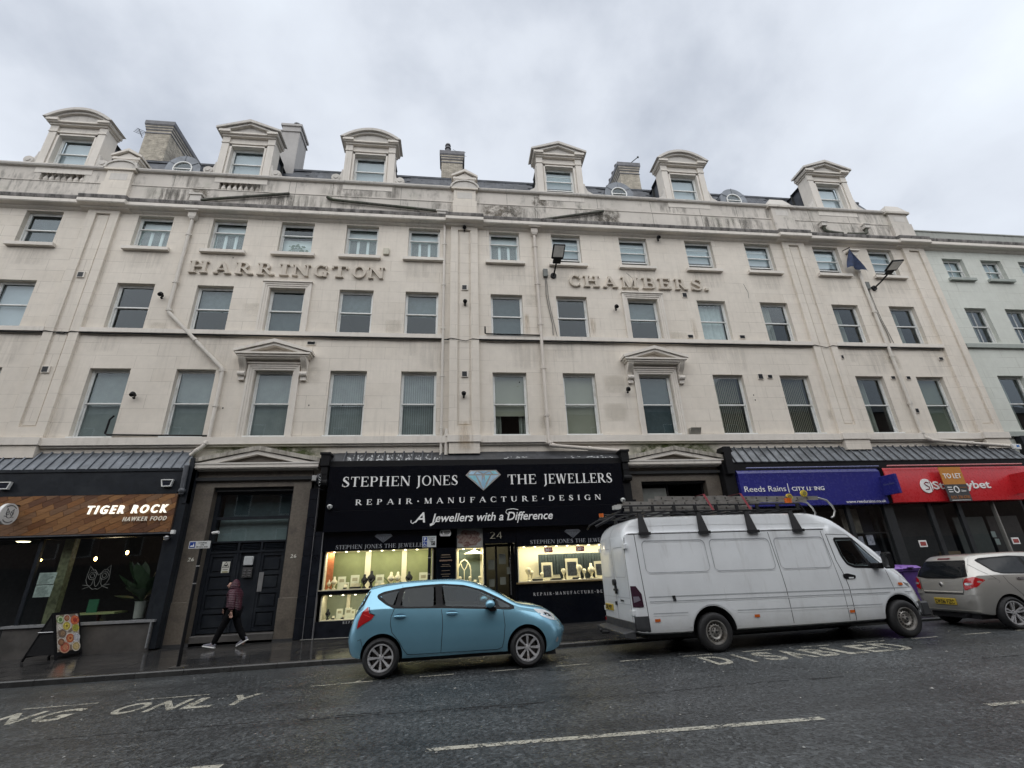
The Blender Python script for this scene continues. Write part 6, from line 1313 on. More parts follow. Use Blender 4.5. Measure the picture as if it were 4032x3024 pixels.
# ---------- kerbside sign posts, A-board
def post_sign(label, x, y, top, px0, px1, pz0, pz1, kind):
    t = thing('parking_sign', label, 'parking sign', (x, y, 0), 0, 'parking signs on black posts'); z0 = pavez(x, y); b = MB(); b.cyl((0, 0, z0-.02), (0, 0, top), .036, n=14); b.build('post', M_iron, t, smooth=40); 
    for z in (1.66, 2.02): q = MB(); q.cyl((0, 0, z), (0, 0, z+.02), .0375, n=14); q.build('band', mat('grey_band', (.3, .3, .3), .5), t)
    b = MB(); b.box(-.14, .14, -.14, .14, z0+.001, z0+.012); b.build('base_plate', M_riser, t)
    b = MB(); b.box(px0-x, px1-x, -.055, -.045, pz0, pz1); pl = b.build('sign_plate', mat('off_white_plate', (.60, .61, .60), .45), t); b = MB(); b.box(px0-x+.006, px1-x-.006, -.0565, -.056, pz0+.006, pz1-.006)
    blue = mat('sign_blue', (.02, .06, .28), .4); blk = M_iron
    if kind == 'load':
        box('pictogram', px0-x+.015, px0-x+.135, -.060, -.056, pz0+.02, pz1-.02, blue, pl); q = MB(); q.prism([(px0-x+.03, pz0+.04), (px0-x+.12, pz0+.04), (px0-x+.10, pz0+.12), (px0-x+.085, pz0+.06), (px0-x+.05, pz0+.07)], -.063, -.0605, 'y'); q.build('pictogram', M_whitel, pl)
        for i, (s_, w_) in enumerate((('Loading', .17), ('only', .08), ('30 mins limit', .24))): cx = px0-x+.285; font_text(s_, cx-w_/2, cx+w_/2, pz1-.05-i*.045, .028, -.058, .002, blk, pl, name='lettering', bold=.012)
    else:
        box('pictogram', px0-x+.015, px0-x+.11, -.060, -.056, pz1-.115, pz1-.015, blue, pl); font_text('P', px0-x+.04, px0-x+.085, pz1-.10, .07, -.063, .002, M_whitel, pl, bold=.02, name='lettering'); box('pictogram', px0-x+.015, px0-x+.11, -.060, -.056, pz0+.015, pz0+.12, blue, pl)
        q = MB(); q.tube([(px0-x+.05, -.062, pz0+.105), (px0-x+.055, -.062, pz0+.06), (px0-x+.085, -.062, pz0+.06), (px0-x+.095, -.062, pz0+.03)], .005, 5); q.tube([(px0-x+.055+.028*cos(R(a)), -.062, pz0+.05+.028*sin(R(a))) for a in range(120, 340, 30)], .004, 5); q.build('pictogram', M_whitel, pl)
        for i, (s_, w_) in enumerate((('Disabled', .16), ('badge', .10), ('holders', .06))): cx = px0-x+.21; font_text(s_, cx-w_/2, cx+w_/2, pz1-.05-i*.042, .026, -.058, .002, blk, pl, name='lettering', bold=.012)
        box('pictogram', px0-x+.215, px0-x+.30, -.060, -.056, pz0+.045, pz0+.13, blk, pl); q = MB(); q.tube([(px0-x+.257+.025*cos(R(a)), -.062, pz0+.087+.025*sin(R(a))) for a in range(0, 300, 40)], .004, 5); q.build('pictogram', M_whitel, pl)
post_sign('black kerbside post with a Loading only plate beside the walking person', -5.68, 12.05, 2.54, -5.93, -5.48, 2.40, 2.56, 'load'); post_sign('black kerbside post with a blue badge parking plate rising behind the blue car', -.57, 12.1, 2.5, -.745, -.42, 2.265, 2.515, 'park')
AB = thing('a_board', 'black A-frame pavement board with a poster of food bowls outside the restaurant', 'pavement sign', (0, 0, 0))
y0, y1 = 14.44, 15.12; zb = pavez(-9.8, 14.8)
def leaf(xb, name):
    b = MB(); xt = -10.03; th_ = .03
    def pt(u, v_, o): return (xb+(xt-xb)*v_+o+.14*u, y0+(y1-y0)*u, zb+(1.13-zb)*v_)
    for (u0, u1, v0, v1) in ((0, .06, 0, 1), (.94, 1, 0, 1), (.06, .94, .08, .15), (.06, .94, .94, 1.0)):
        P = [pt(u0, v0, 0), pt(u1, v0, 0), pt(u1, v1, 0), pt(u0, v1, 0)]; Q = [pt(u0, v0, th_), pt(u1, v0, th_), pt(u1, v1, th_), pt(u0, v1, th_)]; b.add(P+Q, [(0, 1, 2, 3), (7, 6, 5, 4), (0, 4, 5, 1), (1, 5, 6, 2), (2, 6, 7, 3), (3, 7, 4, 0)])
    P = [pt(.09, .15, .004), pt(.91, .15, .004), pt(.91, .94, .004), pt(.09, .94, .004)]; Q = [pt(.09, .15, .014), pt(.91, .15, .014), pt(.91, .94, .014), pt(.09, .94, .014)]; b.add(P+Q, [(0, 1, 2, 3), (7, 6, 5, 4)]); return b.build(name, M_iron, AB), pt
lf, pt = leaf(-9.68, 'front_leaf'); leaf(-10.43, 'rear_leaf')
b = MB(); b.add([(-9.72, y0+.01, zb+.12), (-10.39, y0+.01, zb+.12), (-10.04, y0+.01, 1.1)], [(0, 1, 2)]); b.build('side_gap_sheet', mat('gap_black', (.006, .006, .007), .95), AB)  # black sheet added to fill the dark gap between the leaves
b = MB(); b.cyl((-9.88, y0-.005, .69), (-10.22, y0-.005, .69), .012); b.build('stay_bar', M_chrome, AB)
k = NT('poster_ground'); k.set(col=k.mix(k.ramp(k.noise(9, 4), [(.45, 0), (.55, 1)]), (.20, .15, .11), (.46, .42, .37)), rough=.35); b = MB(); b.add([pt(.07, .16, .034), pt(.93, .16, .034), pt(.93, .94, .034), pt(.07, .94, .034)], [(0, 1, 2, 3)]); ps = b.build('poster', k.m, lf)
def dish(u, v_, r, cols, flat=False):
    n = 18
    for i, (rr, c) in enumerate(zip((1, .82, .5, .25), cols)):
        m_ = MB(); o_ = .0355+i*.0012; du = r*rr/.65; dv = r*rr/1.05
        m_.add([pt(u+du*cos(2*pi*k_/n)+(.1*du if i > 1 else 0), v_+dv*sin(2*pi*k_/n)*(1+.15*sin(k_*2.1) if i > 1 else 1), o_) for k_ in range(n)], [tuple(range(n))]); m_.build('dish_print', mat('food_%03d%03d%03d' % tuple(int(x*255) for x in c), c, .5, var=.5, sc=40), ps)
wh = (.6, .55, .48)
for u, v_, r, cols in ((.47, .86, .085, (wh, (.3, .08, .05), (.4, .2, .1))), (.78, .80, .11, ((.5, .1, .05), (.6, .16, .06), (.35, .04, .03))), (.22, .84, .09, ((.15, .25, .08), (.5, .55, .35), (.1, .2, .05))), (.45, .69, .115, (wh, (.45, .36, .06), (.6, .5, .1), (.2, .15, .03))), (.22, .68, .07, (wh, (.55, .52, .45))), (.8, .63, .09, ((.5, .4, .08), (.3, .3, .05))), (.28, .54, .10, ((.12, .1, .09), (.18, .12, .08), (.28, .18, .1))), (.56, .42, .125, (wh, (.45, .12, .05), (.55, .25, .1), (.3, .06, .03))), (.22, .36, .10, (wh, (.2, .09, .05), (.3, .15, .08))), (.8, .42, .10, ((.55, .55, .55), (.42, .42, .45), (.5, .5, .5))), (.35, .24, .13, ((.5, .3, .2), (.42, .1, .06), (.5, .22, .12))), (.78, .23, .11, (wh, (.4, .3, .12), (.5, .38, .18)))): dish(u, v_, r, cols)
# ================================================================ VEHICLES
def interp(tab, x):
    """monotone-ish smooth interpolation of [(x, v)]"""
    if x <= tab[0][0]: return tab[0][1]
    for i in range(len(tab)-1):
        a, b = tab[i], tab[i+1]
        if x <= b[0]:
            t = (x-a[0])/(b[0]-a[0]); m0 = (b[1]-tab[i-1][1])/(b[0]-tab[i-1][0]) if i else (b[1]-a[1])/(b[0]-a[0]); m1 = (tab[i+2][1]-a[1])/(tab[i+2][0]-a[0]) if i+2 < len(tab) else (b[1]-a[1])/(b[0]-a[0])
            s = (b[1]-a[1])/(b[0]-a[0])
            if s == 0: m0 = m1 = 0
            else:
                m0 = 0 if m0*s < 0 else m0; m1 = 0 if m1*s < 0 else m1
                m0 = max(min(m0, 3*s), 3*s) if abs(m0) > 3*abs(s) else m0; m1 = 3*s if abs(m1) > 3*abs(s) else m1
            h = b[0]-a[0]
            return a[1]*(2*t**3-3*t*t+1)+m0*h*(t**3-2*t*t+t)+b[1]*(-2*t**3+3*t*t)+m1*h*(t**3-t*t)
    return tab[-1][1]
def loft_body(xs, sect, name):
    """sect(x) -> list of (y>=0, z) from bottom centre up and over to roof centre; near side is -y"""
    b = MB(); n = None
    for x in xs:
        h = sect(x); ring = [(x, -y, z) for y, z in h]+[(x, y, z) for y, z in h[-2:0:-1]]
        n = len(ring); b.v += ring
    for i in range(len(xs)-1):
        for j in range(n): b.f.append((i*n+j, i*n+(j+1) % n, (i+1)*n+(j+1) % n, (i+1)*n+j)); b.mi.append(0)
    b.f += [tuple(range(n-1, -1, -1)), tuple((len(xs)-1)*n+j for j in range(n))]; b.mi += [0, 0]
    return b
def cut(me_obj, cutters, mats):
    for c in cutters:
        c.parent = me_obj.parent
        m = me_obj.modifiers.new('b', 'BOOLEAN'); m.operation = 'DIFFERENCE'; m.object = c; m.solver = 'EXACT'; m.material_mode = 'TRANSFER'
    bpy.context.view_layer.update(); dg = bpy.context.evaluated_depsgraph_get(); me = bpy.data.meshes.new_from_object(me_obj.evaluated_get(dg), depsgraph=dg)
    me_obj.modifiers.clear(); me_obj.data = me
    for c in cutters: bpy.data.objects.remove(c)
    return me_obj
def shade(o, ang=32):
    o.data.polygons.foreach_set('use_smooth', [True]*len(o.data.polygons)); o.data.set_sharp_from_angle(angle=R(ang))
class Skin:
    def __init__(s, o):
        bm = bmesh.new(); bm.from_mesh(o.data); bmesh.ops.triangulate(bm, faces=bm.faces); s.t = BVHTree.FromBMesh(bm); bm.free()
    def hit(s, u, w_, ax):
        if ax == 'near': o_, d = Vector((u, -6, w_)), Vector((0, 1, 0))
        elif ax == 'far': o_, d = Vector((u, 6, w_)), Vector((0, -1, 0))
        elif ax == 'rear': o_, d = Vector((-8, u, w_)), Vector((1, 0, 0))
        elif ax == 'front': o_, d = Vector((12, u, w_)), Vector((-1, 0, 0))
        else: o_, d = Vector((u, w_, 6)), Vector((0, 0, -1))
        r = s.t.ray_cast(o_, d); return (r[0], r[1], -d) if r[0] is not None else None
    def pt(s, u, w_, ax, off):
        h = s.hit(u, w_, ax)
        if not h: return None
        return h[0]+h[2]*off
def patch(sk, poly, ax, off, m, parent, name, grid=.06, smooth=50, inner=None, lift_center=0):
    """panel that follows the body skin inside the outline poly"""
    P = []
    for i in range(len(poly)):
        a, b = poly[i], poly[(i+1) % len(poly)]; L = sqrt((a[0]-b[0])**2+(a[1]-b[1])**2); n = max(1, int(L/grid))
        for k_ in range(n): P.append((a[0]+(b[0]-a[0])*k_/n, a[1]+(b[1]-a[1])*k_/n))
    def inside(x, y, Q):
        c = False
        for i in range(len(Q)):
            (x0, y0), (x1, y1) = Q[i], Q[i-1]
            if (y0 > y) != (y1 > y) and x < (x1-x0)*(y-y0)/(y1-y0)+x0: c = not c
        return c
    us = [p[0] for p in P]; ws = [p[1] for p in P]; I = []; u = min(us)+grid/2
    while u < max(us):
        w_ = min(ws)+grid/2
        while w_ < max(ws):
            if inside(u, w_, P) and min((u-p[0])**2+(w_-p[1])**2 for p in P) > (grid*.45)**2: I.append((u, w_))
            w_ += grid
        u += grid
    r = delaunay_2d_cdt([Vector(p) for p in P+I], [], [list(range(len(P)))], 1, 1e-6)
    V = []; ok = []
    for v_ in r[0]:
        q = sk.pt(v_[0], v_[1], ax, off); ok.append(q is not None); V.append(q if q is not None else Vector((0, 0, 0)))
    F = [tuple(t) for t in r[2] if all(ok[i] for i in t)]
    if not F: return None
    b = MB(); b.add(V, F); return b.build(name, m, parent, smooth=smooth)
def seam(sk, pts, ax, w_, m, parent, name='panel_gap', off=.0025, step=.05):
    P = [pts[0]]
    for a, b in zip(pts, pts[1:]):
        L = sqrt((a[0]-b[0])**2+(a[1]-b[1])**2); n = max(1, int(L/step))
        for k_ in range(1, n+1): P.append((a[0]+(b[0]-a[0])*k_/n, a[1]+(b[1]-a[1])*k_/n))
    V = []
    for i, p in enumerate(P):
        a, b = P[max(0, i-1)], P[min(len(P)-1, i+1)]; dx, dy = b[0]-a[0], b[1]-a[1]; L = sqrt(dx*dx+dy*dy) or 1; nx, ny = -dy/L*w_/2, dx/L*w_/2
        q = sk.pt(p[0]+nx, p[1]+ny, ax, off), sk.pt(p[0]-nx, p[1]-ny, ax, off)
        if q[0] is None or q[1] is None: continue
        V += list(q)
    b = MB(); b.add(V, [(2*i, 2*i+2, 2*i+3, 2*i+1) for i in range(len(V)//2-1)]); return b.build(name, m, parent)
def smoothpoly(P, it=1):
    if not it: return P
    r = .035*it; Q = []; n = len(P)
    for i in range(n):
        v = Vector(P[i]); a = Vector(P[i-1])-v; b = Vector(P[(i+1) % n])-v; d = min(r, a.length*.45, b.length*.45)
        p0, p1 = v+a.normalized()*d, v+b.normalized()*d
        for t in (0, .33, .67, 1): q = p0*(1-t)**2+v*2*t*(1-t)+p1*t*t; Q.append((q.x, q.y))
    return Q
def paint(name, col, metal=.35, rough=.28, coat=.9, dirt=None):
    k = NT(name); oc = k.n('ShaderNodeTexCoord').outputs['Object']
    c = col
    n1 = k.noise(1.2, 4, .6, vec=oc); c = k.mix(1, col, k.ramp(n1, [(.3, .93), (.7, 1.05)]), 'MULTIPLY')
    if dirt:
        s_ = k.n('ShaderNodeSeparateXYZ'); k.l(oc, s_.inputs[0]); lowm = k.ramp(k.math('ADD', s_.outputs[2], k.math('MULTIPLY', k.noise(4, 5, .7, vec=oc), .5)), [(.45, .45), (1.05, 0)])
        st = k.ramp(k.noise(1, 5, .7, vec=oc, scl=(5, 5, .6)), [(.55, 0), (.8, .35)]); c = k.mix(k.math('MAXIMUM', lowm, st), c, dirt)
    dr = k.n('ShaderNodeTexVoronoi'); dr.inputs['Scale'].default_value = 85; k.l(oc, dr.inputs['Vector'])   # rain drops on the paint
    k.set(col=c, metal=metal, rough=rough, coat=coat, crough=.06)
    b = k.n('ShaderNodeBump'); b.inputs['Strength'].default_value = .07; b.inputs['Distance'].default_value = .003; k.l(k.ramp(dr.outputs['Distance'], [(.1, 1), (.35, 0)]), b.inputs['Height']); k.l(b.outputs[0], k.b.inputs['Normal'])
    return k.m
M_tyre = mat('tyre_rubber', (.016, .016, .017), .7, bump=.2); M_alloy = mat('alloy_rim', (.62, .62, .63), .35, metal=.4, var=.1, dirt=(.3, .27, .24), dsc=8); M_disc = mat('brake_disc', (.10, .09, .085), .5, metal=.6)
M_gap = mat('panel_gap_black', (.012, .012, .014), .7); M_trimb = mat('black_car_trim', (.010, .010, .011), .5, spec=.2); M_grey_pl = mat('dark_grey_plastic', (.05, .052, .056), .55, var=.15)
M_cg = mat('car_glass_dark', (.010, .012, .014), .05, var=.1, spec=.28); M_cg2 = glass('car_glass_clear', (.42, .46, .46), .09)
M_tint = glass('privacy_glass', (.08, .09, .10), .035); M_tint2 = glass('side_glass', (.62, .68, .68), .035); M_cabin = mat('cabin_lining', (.035, .036, .04), .9); M_seat = mat('charcoal_seat', (.03, .03, .034), .9)
M_redl = mat('red_lamp_lens', (.42, .012, .015), .08, coat=1); M_clear2 = mat('headlamp_lens', (.80, .82, .84), .08, metal=.2, coat=1); M_oran = mat('orange_lens', (.60, .13, .02), .2); M_clear = mat('clear_lamp_lens', (.62, .64, .66), .08, metal=.5, coat=1); M_plate = mat('yellow_number_plate', (.58, .42, .05), .4)
def wheel(t, x, y, r, rr, kind, side=-1, wd=.2, dishd=.02):
    w_ = thing('w', '', '', (0, 0, 0)); bpy.data.objects.remove(w_)
    b = MB(); pr_ = [(rr+.005, -wd/2+.012), (rr+.03, -wd/2), (r-.05, -wd/2-.008), (r-.015, -wd/2+.02), (r, -wd/2+.05), (r, wd/2-.05), (r-.02, wd/2-.01), (rr+.02, wd/2), (rr, wd/2-.02)]
    if side > 0: pr_ = [(a, -c) for a, c in pr_][::-1]
    n = 40; vs = []
    for a, c in pr_:
        for k_ in range(n): u = 2*pi*k_/n; vs.append((a*cos(u), c, a*sin(u)))
    b.add(vs, [(i*n+k_, i*n+(k_+1) % n, (i+1)*n+(k_+1) % n, (i+1)*n+k_) for i in range(len(pr_)-1) for k_ in range(n)])
    wo = b.build('wheel', M_tyre, t, smooth=50, loc=(x, y, r)); s_ = side
    f = wd/2-.01
    def lat(b, prof): 
        vs = []; 
        for a, c in prof:
            for k_ in range(n): u = 2*pi*k_/n; vs.append((a*cos(u), s_*c, a*sin(u)))
        b.add(vs, [(i*n+k_, i*n+(k_+1) % n, (i+1)*n+(k_+1) % n, (i+1)*n+k_) for i in range(len(prof)-1) for k_ in range(n)])
    if kind in ('alloy', 'alloy10'):
        b = MB(); lat(b, [(rr+.008, f-.03), (rr+.008, f+.004), (rr-.012, f+.004), (rr-.02, f-.02), (rr-.02, -f+.03)]); b.build('rim', M_alloy, wo, smooth=40)
        b = MB(); ns = 8 if kind == 'alloy' else 5
        for i in range(ns):
            a = 2*pi*i/ns+pi/2
            for tw in ((0,) if kind == 'alloy' else (-.17, .17)):
                def q(rad, wdt, yy): return [(rad*cos(a+tw)-wdt*sin(a+tw), s_*yy, rad*sin(a+tw)+wdt*cos(a+tw)), (rad*cos(a+tw)+wdt*sin(a+tw), s_*yy, rad*sin(a+tw)-wdt*cos(a+tw))]
                w0, w1 = (.011, .024) if kind == 'alloy' else (.012, .015)
                A = q(.035, w0, f-.03)+q(rr-.012, w1, f-.0)+q(.035, w0, f-.06)+q(rr-.012, w1, f-.04)
                b.add(A, [(0, 1, 3, 2), (4, 6, 7, 5), (0, 2, 6, 4), (1, 5, 7, 3)]); b.build('spoke', M_alloy, wo, smooth=30); b = MB()
        lat(b, [(.0, f-.018), (.03, f-.02), (.055, f-.03), (.06, f-.06)]); b.build('hub', M_alloy, wo, smooth=30); b = MB(); lat(b, [(0, f-.075), (rr-.05, f-.075), (rr-.05, f-.09), (0, f-.09)]); lat(b, [(rr-.02, -f+.03), (0, -f+.03)]); b.build('brake_disc', M_disc, wo)
        b = MB()
        for i in range(5): a = 2*pi*i/5; b.cyl((.045*cos(a), s_*(f-.024), .045*sin(a)), (.045*cos(a), s_*(f-.02), .045*sin(a)), .008, n=6)
        b.build('wheel_nuts', M_gap, wo, kind='stuff')
    else:
        b = MB(); lat(b, [(rr+.008, f-.02), (rr+.008, f+.006), (rr-.012, f+.004), (rr-.02, f-.03), (rr-.035, f-.055), (rr-.045, f-.05), (rr-.085, f-.02), (rr-.10, f-.025), (.085, f-.05), (.075, f-.045), (.05, f-.04), (.035, f-.0), (0, f)]); b.build('rim', mat('dirty_silver_steel_wheel', (.33, .32, .30), .45, metal=.5, dirt=(.09, .06, .035), dsc=5, var=.3), wo, smooth=40)
        b = MB()
        for i in range(16):
            a = 2*pi*i/16; rm = rr-.065; cx, cz = rm*cos(a), rm*sin(a); b.cyl((cx, s_*(f-.045), cz), (cx, s_*(f-.026), cz), .0135, n=8)
        for i in range(6): a = 2*pi*i/6; b.cyl((.062*cos(a), s_*(f-.045), .062*sin(a)), (.062*cos(a), s_*(f-.035), .062*sin(a)), .012, n=8)
        b.cyl((0, s_*(f-.02), 0), (0, s_*(f+.003), 0), .026, n=12); b.build('wheel_holes', M_gap, wo, kind='stuff')
        b = MB(); lat(b, [(rr-.02, -f+.03), (0, -f+.03)]); b.build('brake_disc', M_disc, wo)
    return wo
def cutter(x, r, y0, y1):
    b = MB(); b.cyl((x, y0, r[1]), (x, y1, r[1]), r[0], n=48); return b.build('cutter', M_gap)
def car_sections(P):
    """P: dict of tables zb, zs(sill z), W, zbelt, Wb, zr, Rw, zt"""
    def f(x):
        g_ = {k_: interp(v_, x) for k_, v_ in P.items()}
        zb, W_, zbe, zr_, zt = g_['zb'], g_['W'], g_['zbelt'], g_['zr'], g_['zt']; Wb, Rw = g_['Wb'], g_['Rw']; zm = zb+(zbe-zb)*.56
        s = [(0, zb), (W_*.6, zb), (W_-.16, zb), (W_-.10, zb+.02), (W_-.08, zb+.06)]
        for t_ in (.25, .5, .75, 1): s.append((W_-.08+.08*sin(t_*pi/2), zb+.06+(zm-zb-.06)*t_))
        c = g_.get('crease', 0)
        for t_ in (.2, .4, .6, .75, .88, .95, 1): s.append((W_+(Wb-W_)*t_**2.2 + c*sin(min(1, t_/.9)*pi)*.5*(1 if t_ < .9 else .3), zm+(zbe-zm)*t_))
        for t_ in (.12, .3, .5, .7, .88, 1): s.append((Wb+(Rw-Wb)*(t_**.92), zbe+(zr_-zbe)*t_))
        for a in (20, 40, 60, 75): s.append((Rw*(1-.32*(1-cos(R(90-a))))*.0+Rw-(.30*Rw)*(1-cos(R(a)))*1.0, zr_+(zt-zr_)*sin(R(a))*.9))
        y_, z_ = s[-1]; s += [(y_*.6, z_+(zt-z_)*.65), (y_*.3, z_+(zt-z_)*.92), (0, zt)]
        return s
    return f
def frange(a, b, n): return [a+(b-a)*i/(n-1) for i in range(n)]
# ---------------------------------------------------------- blue hatchback
HB = thing('hatchback', 'pale metallic blue five door hatchback parked in front of the jeweller', 'car', (-1.25, 10.46, 0.0)); HB.location.z = roadz(-.1)
HB.rotation_euler = (0, -math.atan(.0105), 0)
P = dict(zb=[(-.56, .48), (-.5, .36), (-.38, .30), (.0, .26), (2.2, .25), (2.95, .19), (3.15, .24), (3.27, .34), (3.32, .44)],
 W=[(-.56, .52), (-.53, .64), (-.45, .76), (-.30, .825), (0, .85), (2.5, .85), (2.85, .82), (3.05, .73), (3.2, .58), (3.32, .30)],
 zbelt=[(-.56, .64), (-.50, .82), (-.42, 1.0), (-.30, 1.09), (0, 1.10), (1.1, 1.04), (2.2, .965), (2.5, .93), (2.85, .85), (3.05, .78), (3.2, .66), (3.32, .56)],
 Wb=[(-.56, .48), (-.53, .60), (-.45, .71), (-.30, .77), (0, .80), (2.2, .80), (2.5, .79), (2.85, .74), (3.05, .64), (3.2, .50), (3.32, .26)],
 zr=[(-.56, .68), (-.50, .87), (-.42, 1.07), (-.33, 1.24), (-.24, 1.40), (-.1, 1.42), (.3, 1.465), (1.0, 1.475), (1.5, 1.43), (1.9, 1.29), (2.2, 1.14), (2.45, 1.0), (2.65, .95), (2.85, .905), (3.05, .82), (3.2, .69), (3.32, .58)],
 Rw=[(-.56, .44), (-.50, .56), (-.42, .62), (-.33, .58), (-.24, .54), (.3, .575), (1.0, .59), (1.5, .575), (2.0, .60), (2.3, .65), (2.5, .68), (2.85, .62), (3.05, .5), (3.2, .40), (3.32, .22)],
 zt=[(-.56, .70), (-.50, .92), (-.42, 1.12), (-.33, 1.31), (-.25, 1.46), (-.1, 1.495), (.3, 1.53), (1.0, 1.54), (1.5, 1.50), (1.9, 1.37), (2.2, 1.22), (2.45, 1.07), (2.6, 1.03), (2.85, .98), (3.05, .88), (3.2, .74), (3.32, .60)])
xs = [-.56, -.545, -.52, -.49, -.45, -.40, -.35, -.30, -.25, -.20, -.12]+frange(0, 3.0, 46)+[3.05, 3.1, 3.15, 3.2, 3.25, 3.29, 3.32]
es = lambda x: x*1.13 if x < 0 else (x if x < 2.6 else 2.6+(x-2.6)*1.12)
P = {k_: [(es(x), v_) for x, v_ in tb] for k_, tb in P.items()}; xs = [es(x) for x in xs]
M_bluec = paint('metallic_ice_blue_paint', (.25, .53, .69), .5, .24)
b = loft_body(xs, car_sections(P), 'body'); body = b.build('body', [M_bluec, M_gap], HB, fix=True)
cut(body, [cutter(0, (.365, .33), -1.2, -.62), cutter(0, (.365, .33), .62, 1.2), cutter(2.6, (.365, .33), -1.2, -.62), cutter(2.6, (.365, .33), .62, 1.2)], None); shade(body, 28)
sk = Skin(body)
for ax in ('near', 'far'):
    Q = smoothpoly([(-.12, 1.305), (-.02, 1.345), (.34, 1.40), (.70, 1.425), (1.05, 1.43), (1.45, 1.39), (1.80, 1.29), (2.10, 1.145), (2.39, .982), (2.30, .978), (1.10, 1.065), (.19, 1.11), (.04, 1.185), (-.09, 1.27)], .6)
    seam(sk, Q+[Q[0]], ax, .05, M_trimb, HB, 'window_surround', off=.004); seam(sk, [(.985, 1.43), (1.01, 1.065)], ax, .12, M_trimb, HB, 'door_pillar', off=.005); seam(sk, [(.31, 1.39), (.25, 1.10)], ax, .09, M_trimb, HB, 'door_pillar', off=.005); seam(sk, [(2.04, 1.18), (2.09, .99)], ax, .035, M_trimb, HB, 'door_pillar', off=.005)
    for nm, q in (('quarter_window', [(-.08, 1.305), (.02, 1.335), (.25, 1.375), (.165, 1.13), (.05, 1.19)]), ('rear_side_window', [(.36, 1.395), (.90, 1.42), (.90, 1.075), (.345, 1.105), (.32, 1.25)]), ('front_side_window', [(1.06, 1.425), (1.42, 1.385), (1.74, 1.30), (1.99, 1.18), (2.05, 1.0), (1.12, 1.075)]), ('quarter_light', [(2.07, 1.145), (2.32, 1.01), (2.30, .99), (2.12, 1.0)])):
        patch(sk, smoothpoly(q, 1), ax, .006, M_tint if nm != 'front_side_window' else M_tint2, HB, nm)
    seam(sk, [(.20, 1.08), (.15, .95), (.145, .84), (.18, .70), (.30, .56), (.38, .42), (.45, .335), (.55, .325), (2.05, .31), (2.14, .34), (2.17, .45), (2.20, .70), (2.18, .95)], ax, .009, M_gap, HB); seam(sk, [(1.04, 1.06), (1.065, .9), (1.07, .75), (1.04, .33)], ax, .009, M_gap, HB)
    patch(sk, smoothpoly([(-.27, 1.14), (-.24, 1.03), (-.14, 1.0), (-.19, .93), (-.33, .86), (-.44, .79), (-.42, .92), (-.36, 1.06)], 0), ax, .008, M_redl, HB, 'tail_lamp', grid=.03)
    patch(sk, [(-.265, 1.395), (-.31, 1.40), (-.44, 1.22), (-.53, 1.06), (-.44, 1.09), (-.36, 1.17)], ax, .006, M_trimb, HB, 'hatch_glass_edge', grid=.03)
    seam(sk, [(-.25, 1.13), (-.22, 1.03), (-.13, .995)], ax, .012, M_trimb, HB, 'lamp_edge', off=.011); seam(sk, [(-.34, 1.02), (-.22, .97)], ax, .012, mat('bright_red_lamp', (.75, .05, .05), .2), HB, 'lamp_strip', off=.011)
    patch(sk, smoothpoly([(2.76, .935), (2.98, .905), (3.17, .81), (3.24, .70), (3.08, .735), (2.9, .81)], 1), ax, .006, M_clear2, HB, 'headlamp', grid=.03); patch(sk, smoothpoly([(2.95, .87), (3.06, .84), (3.12, .78), (3.0, .80)], 1), ax, .010, mat('lamp_bowl_grey', (.22, .23, .25), .15, metal=.8), HB, 'headlamp_bowl', grid=.03)
    patch(sk, smoothpoly([(3.14, .36), (3.20, .45), (3.22, .40), (3.2, .34)], 1), ax, .006, M_clear, HB, 'fog_lamp', grid=.02)
    for x in (.31, 1.24):
        patch(sk, smoothpoly([(x-.12, .955), (x-.06, 1.0), (x+.06, 1.0), (x+.12, .95), (x+.05, .905), (x-.05, .905)], 2), ax, .002, mat('recess_shade_blue', (.07, .16, .23), .35), HB, 'handle_recess_shade', grid=.03)  # flat darker blue patch paints the shade of the handle hollow
    seam(sk, [(.45, .315), (1.3, .31), (2.15, .295)], ax, .012, mat('sill_highlight_blue', (.22, .43, .55), .3), HB, 'sill_edge_highlight', off=.004)  # strip paints the highlight along the sill
    seam(sk, [(-.25, 1.42), (.0, 1.475), (.3, 1.497), (.33, 1.40)], ax, .006, M_gap, HB); 
sgn = {'near': -1, 'far': 1}
for s_ in (-1, 1):
    for x in (.31, 1.24):
        b = MB(); b.tube([(x-.10, s_*.845, .955), (x-.06, s_*.872, .957), (x+.06, s_*.872, .952), (x+.10, s_*.845, .948)], [.012, .016, .016, .012], 8); b.build('door_handle', M_bluec, HB, smooth=50)
    b = MB(); b.sphere((1.93, s_*.97, 1.075), .1, 14, 10, sc=(.9, .95, .72)); b.build('door_mirror', M_bluec, HB, smooth=60); b = MB(); b.prism([(1.85, 1.02), (2.02, 1.02), (2.05, .96), (1.93, .95)], min(s_*.80, s_*1.0), max(s_*.80, s_*1.0), 'y'); b.build('mirror_foot', M_trimb, HB)
for x in (0, 2.6):
    for s_ in (-1, 1):
        wheel(HB, x, s_*.755, .315, .212, 'alloy', s_, .19)
def tunnel(o, poly, hw):
    b = MB(); b.prism(poly, -hw, hw, 'y'); c = b.build('cutter', M_cabin); cut(o, [c], None); shade(o, 28)
tunnel(body, [(-.05, 1.29), (.36, 1.38), (1.0, 1.405), (1.42, 1.37), (1.74, 1.285), (1.99, 1.165), (2.27, 1.005), (1.12, 1.088), (.36, 1.118), (.17, 1.138), (.05, 1.195)], 1.2)
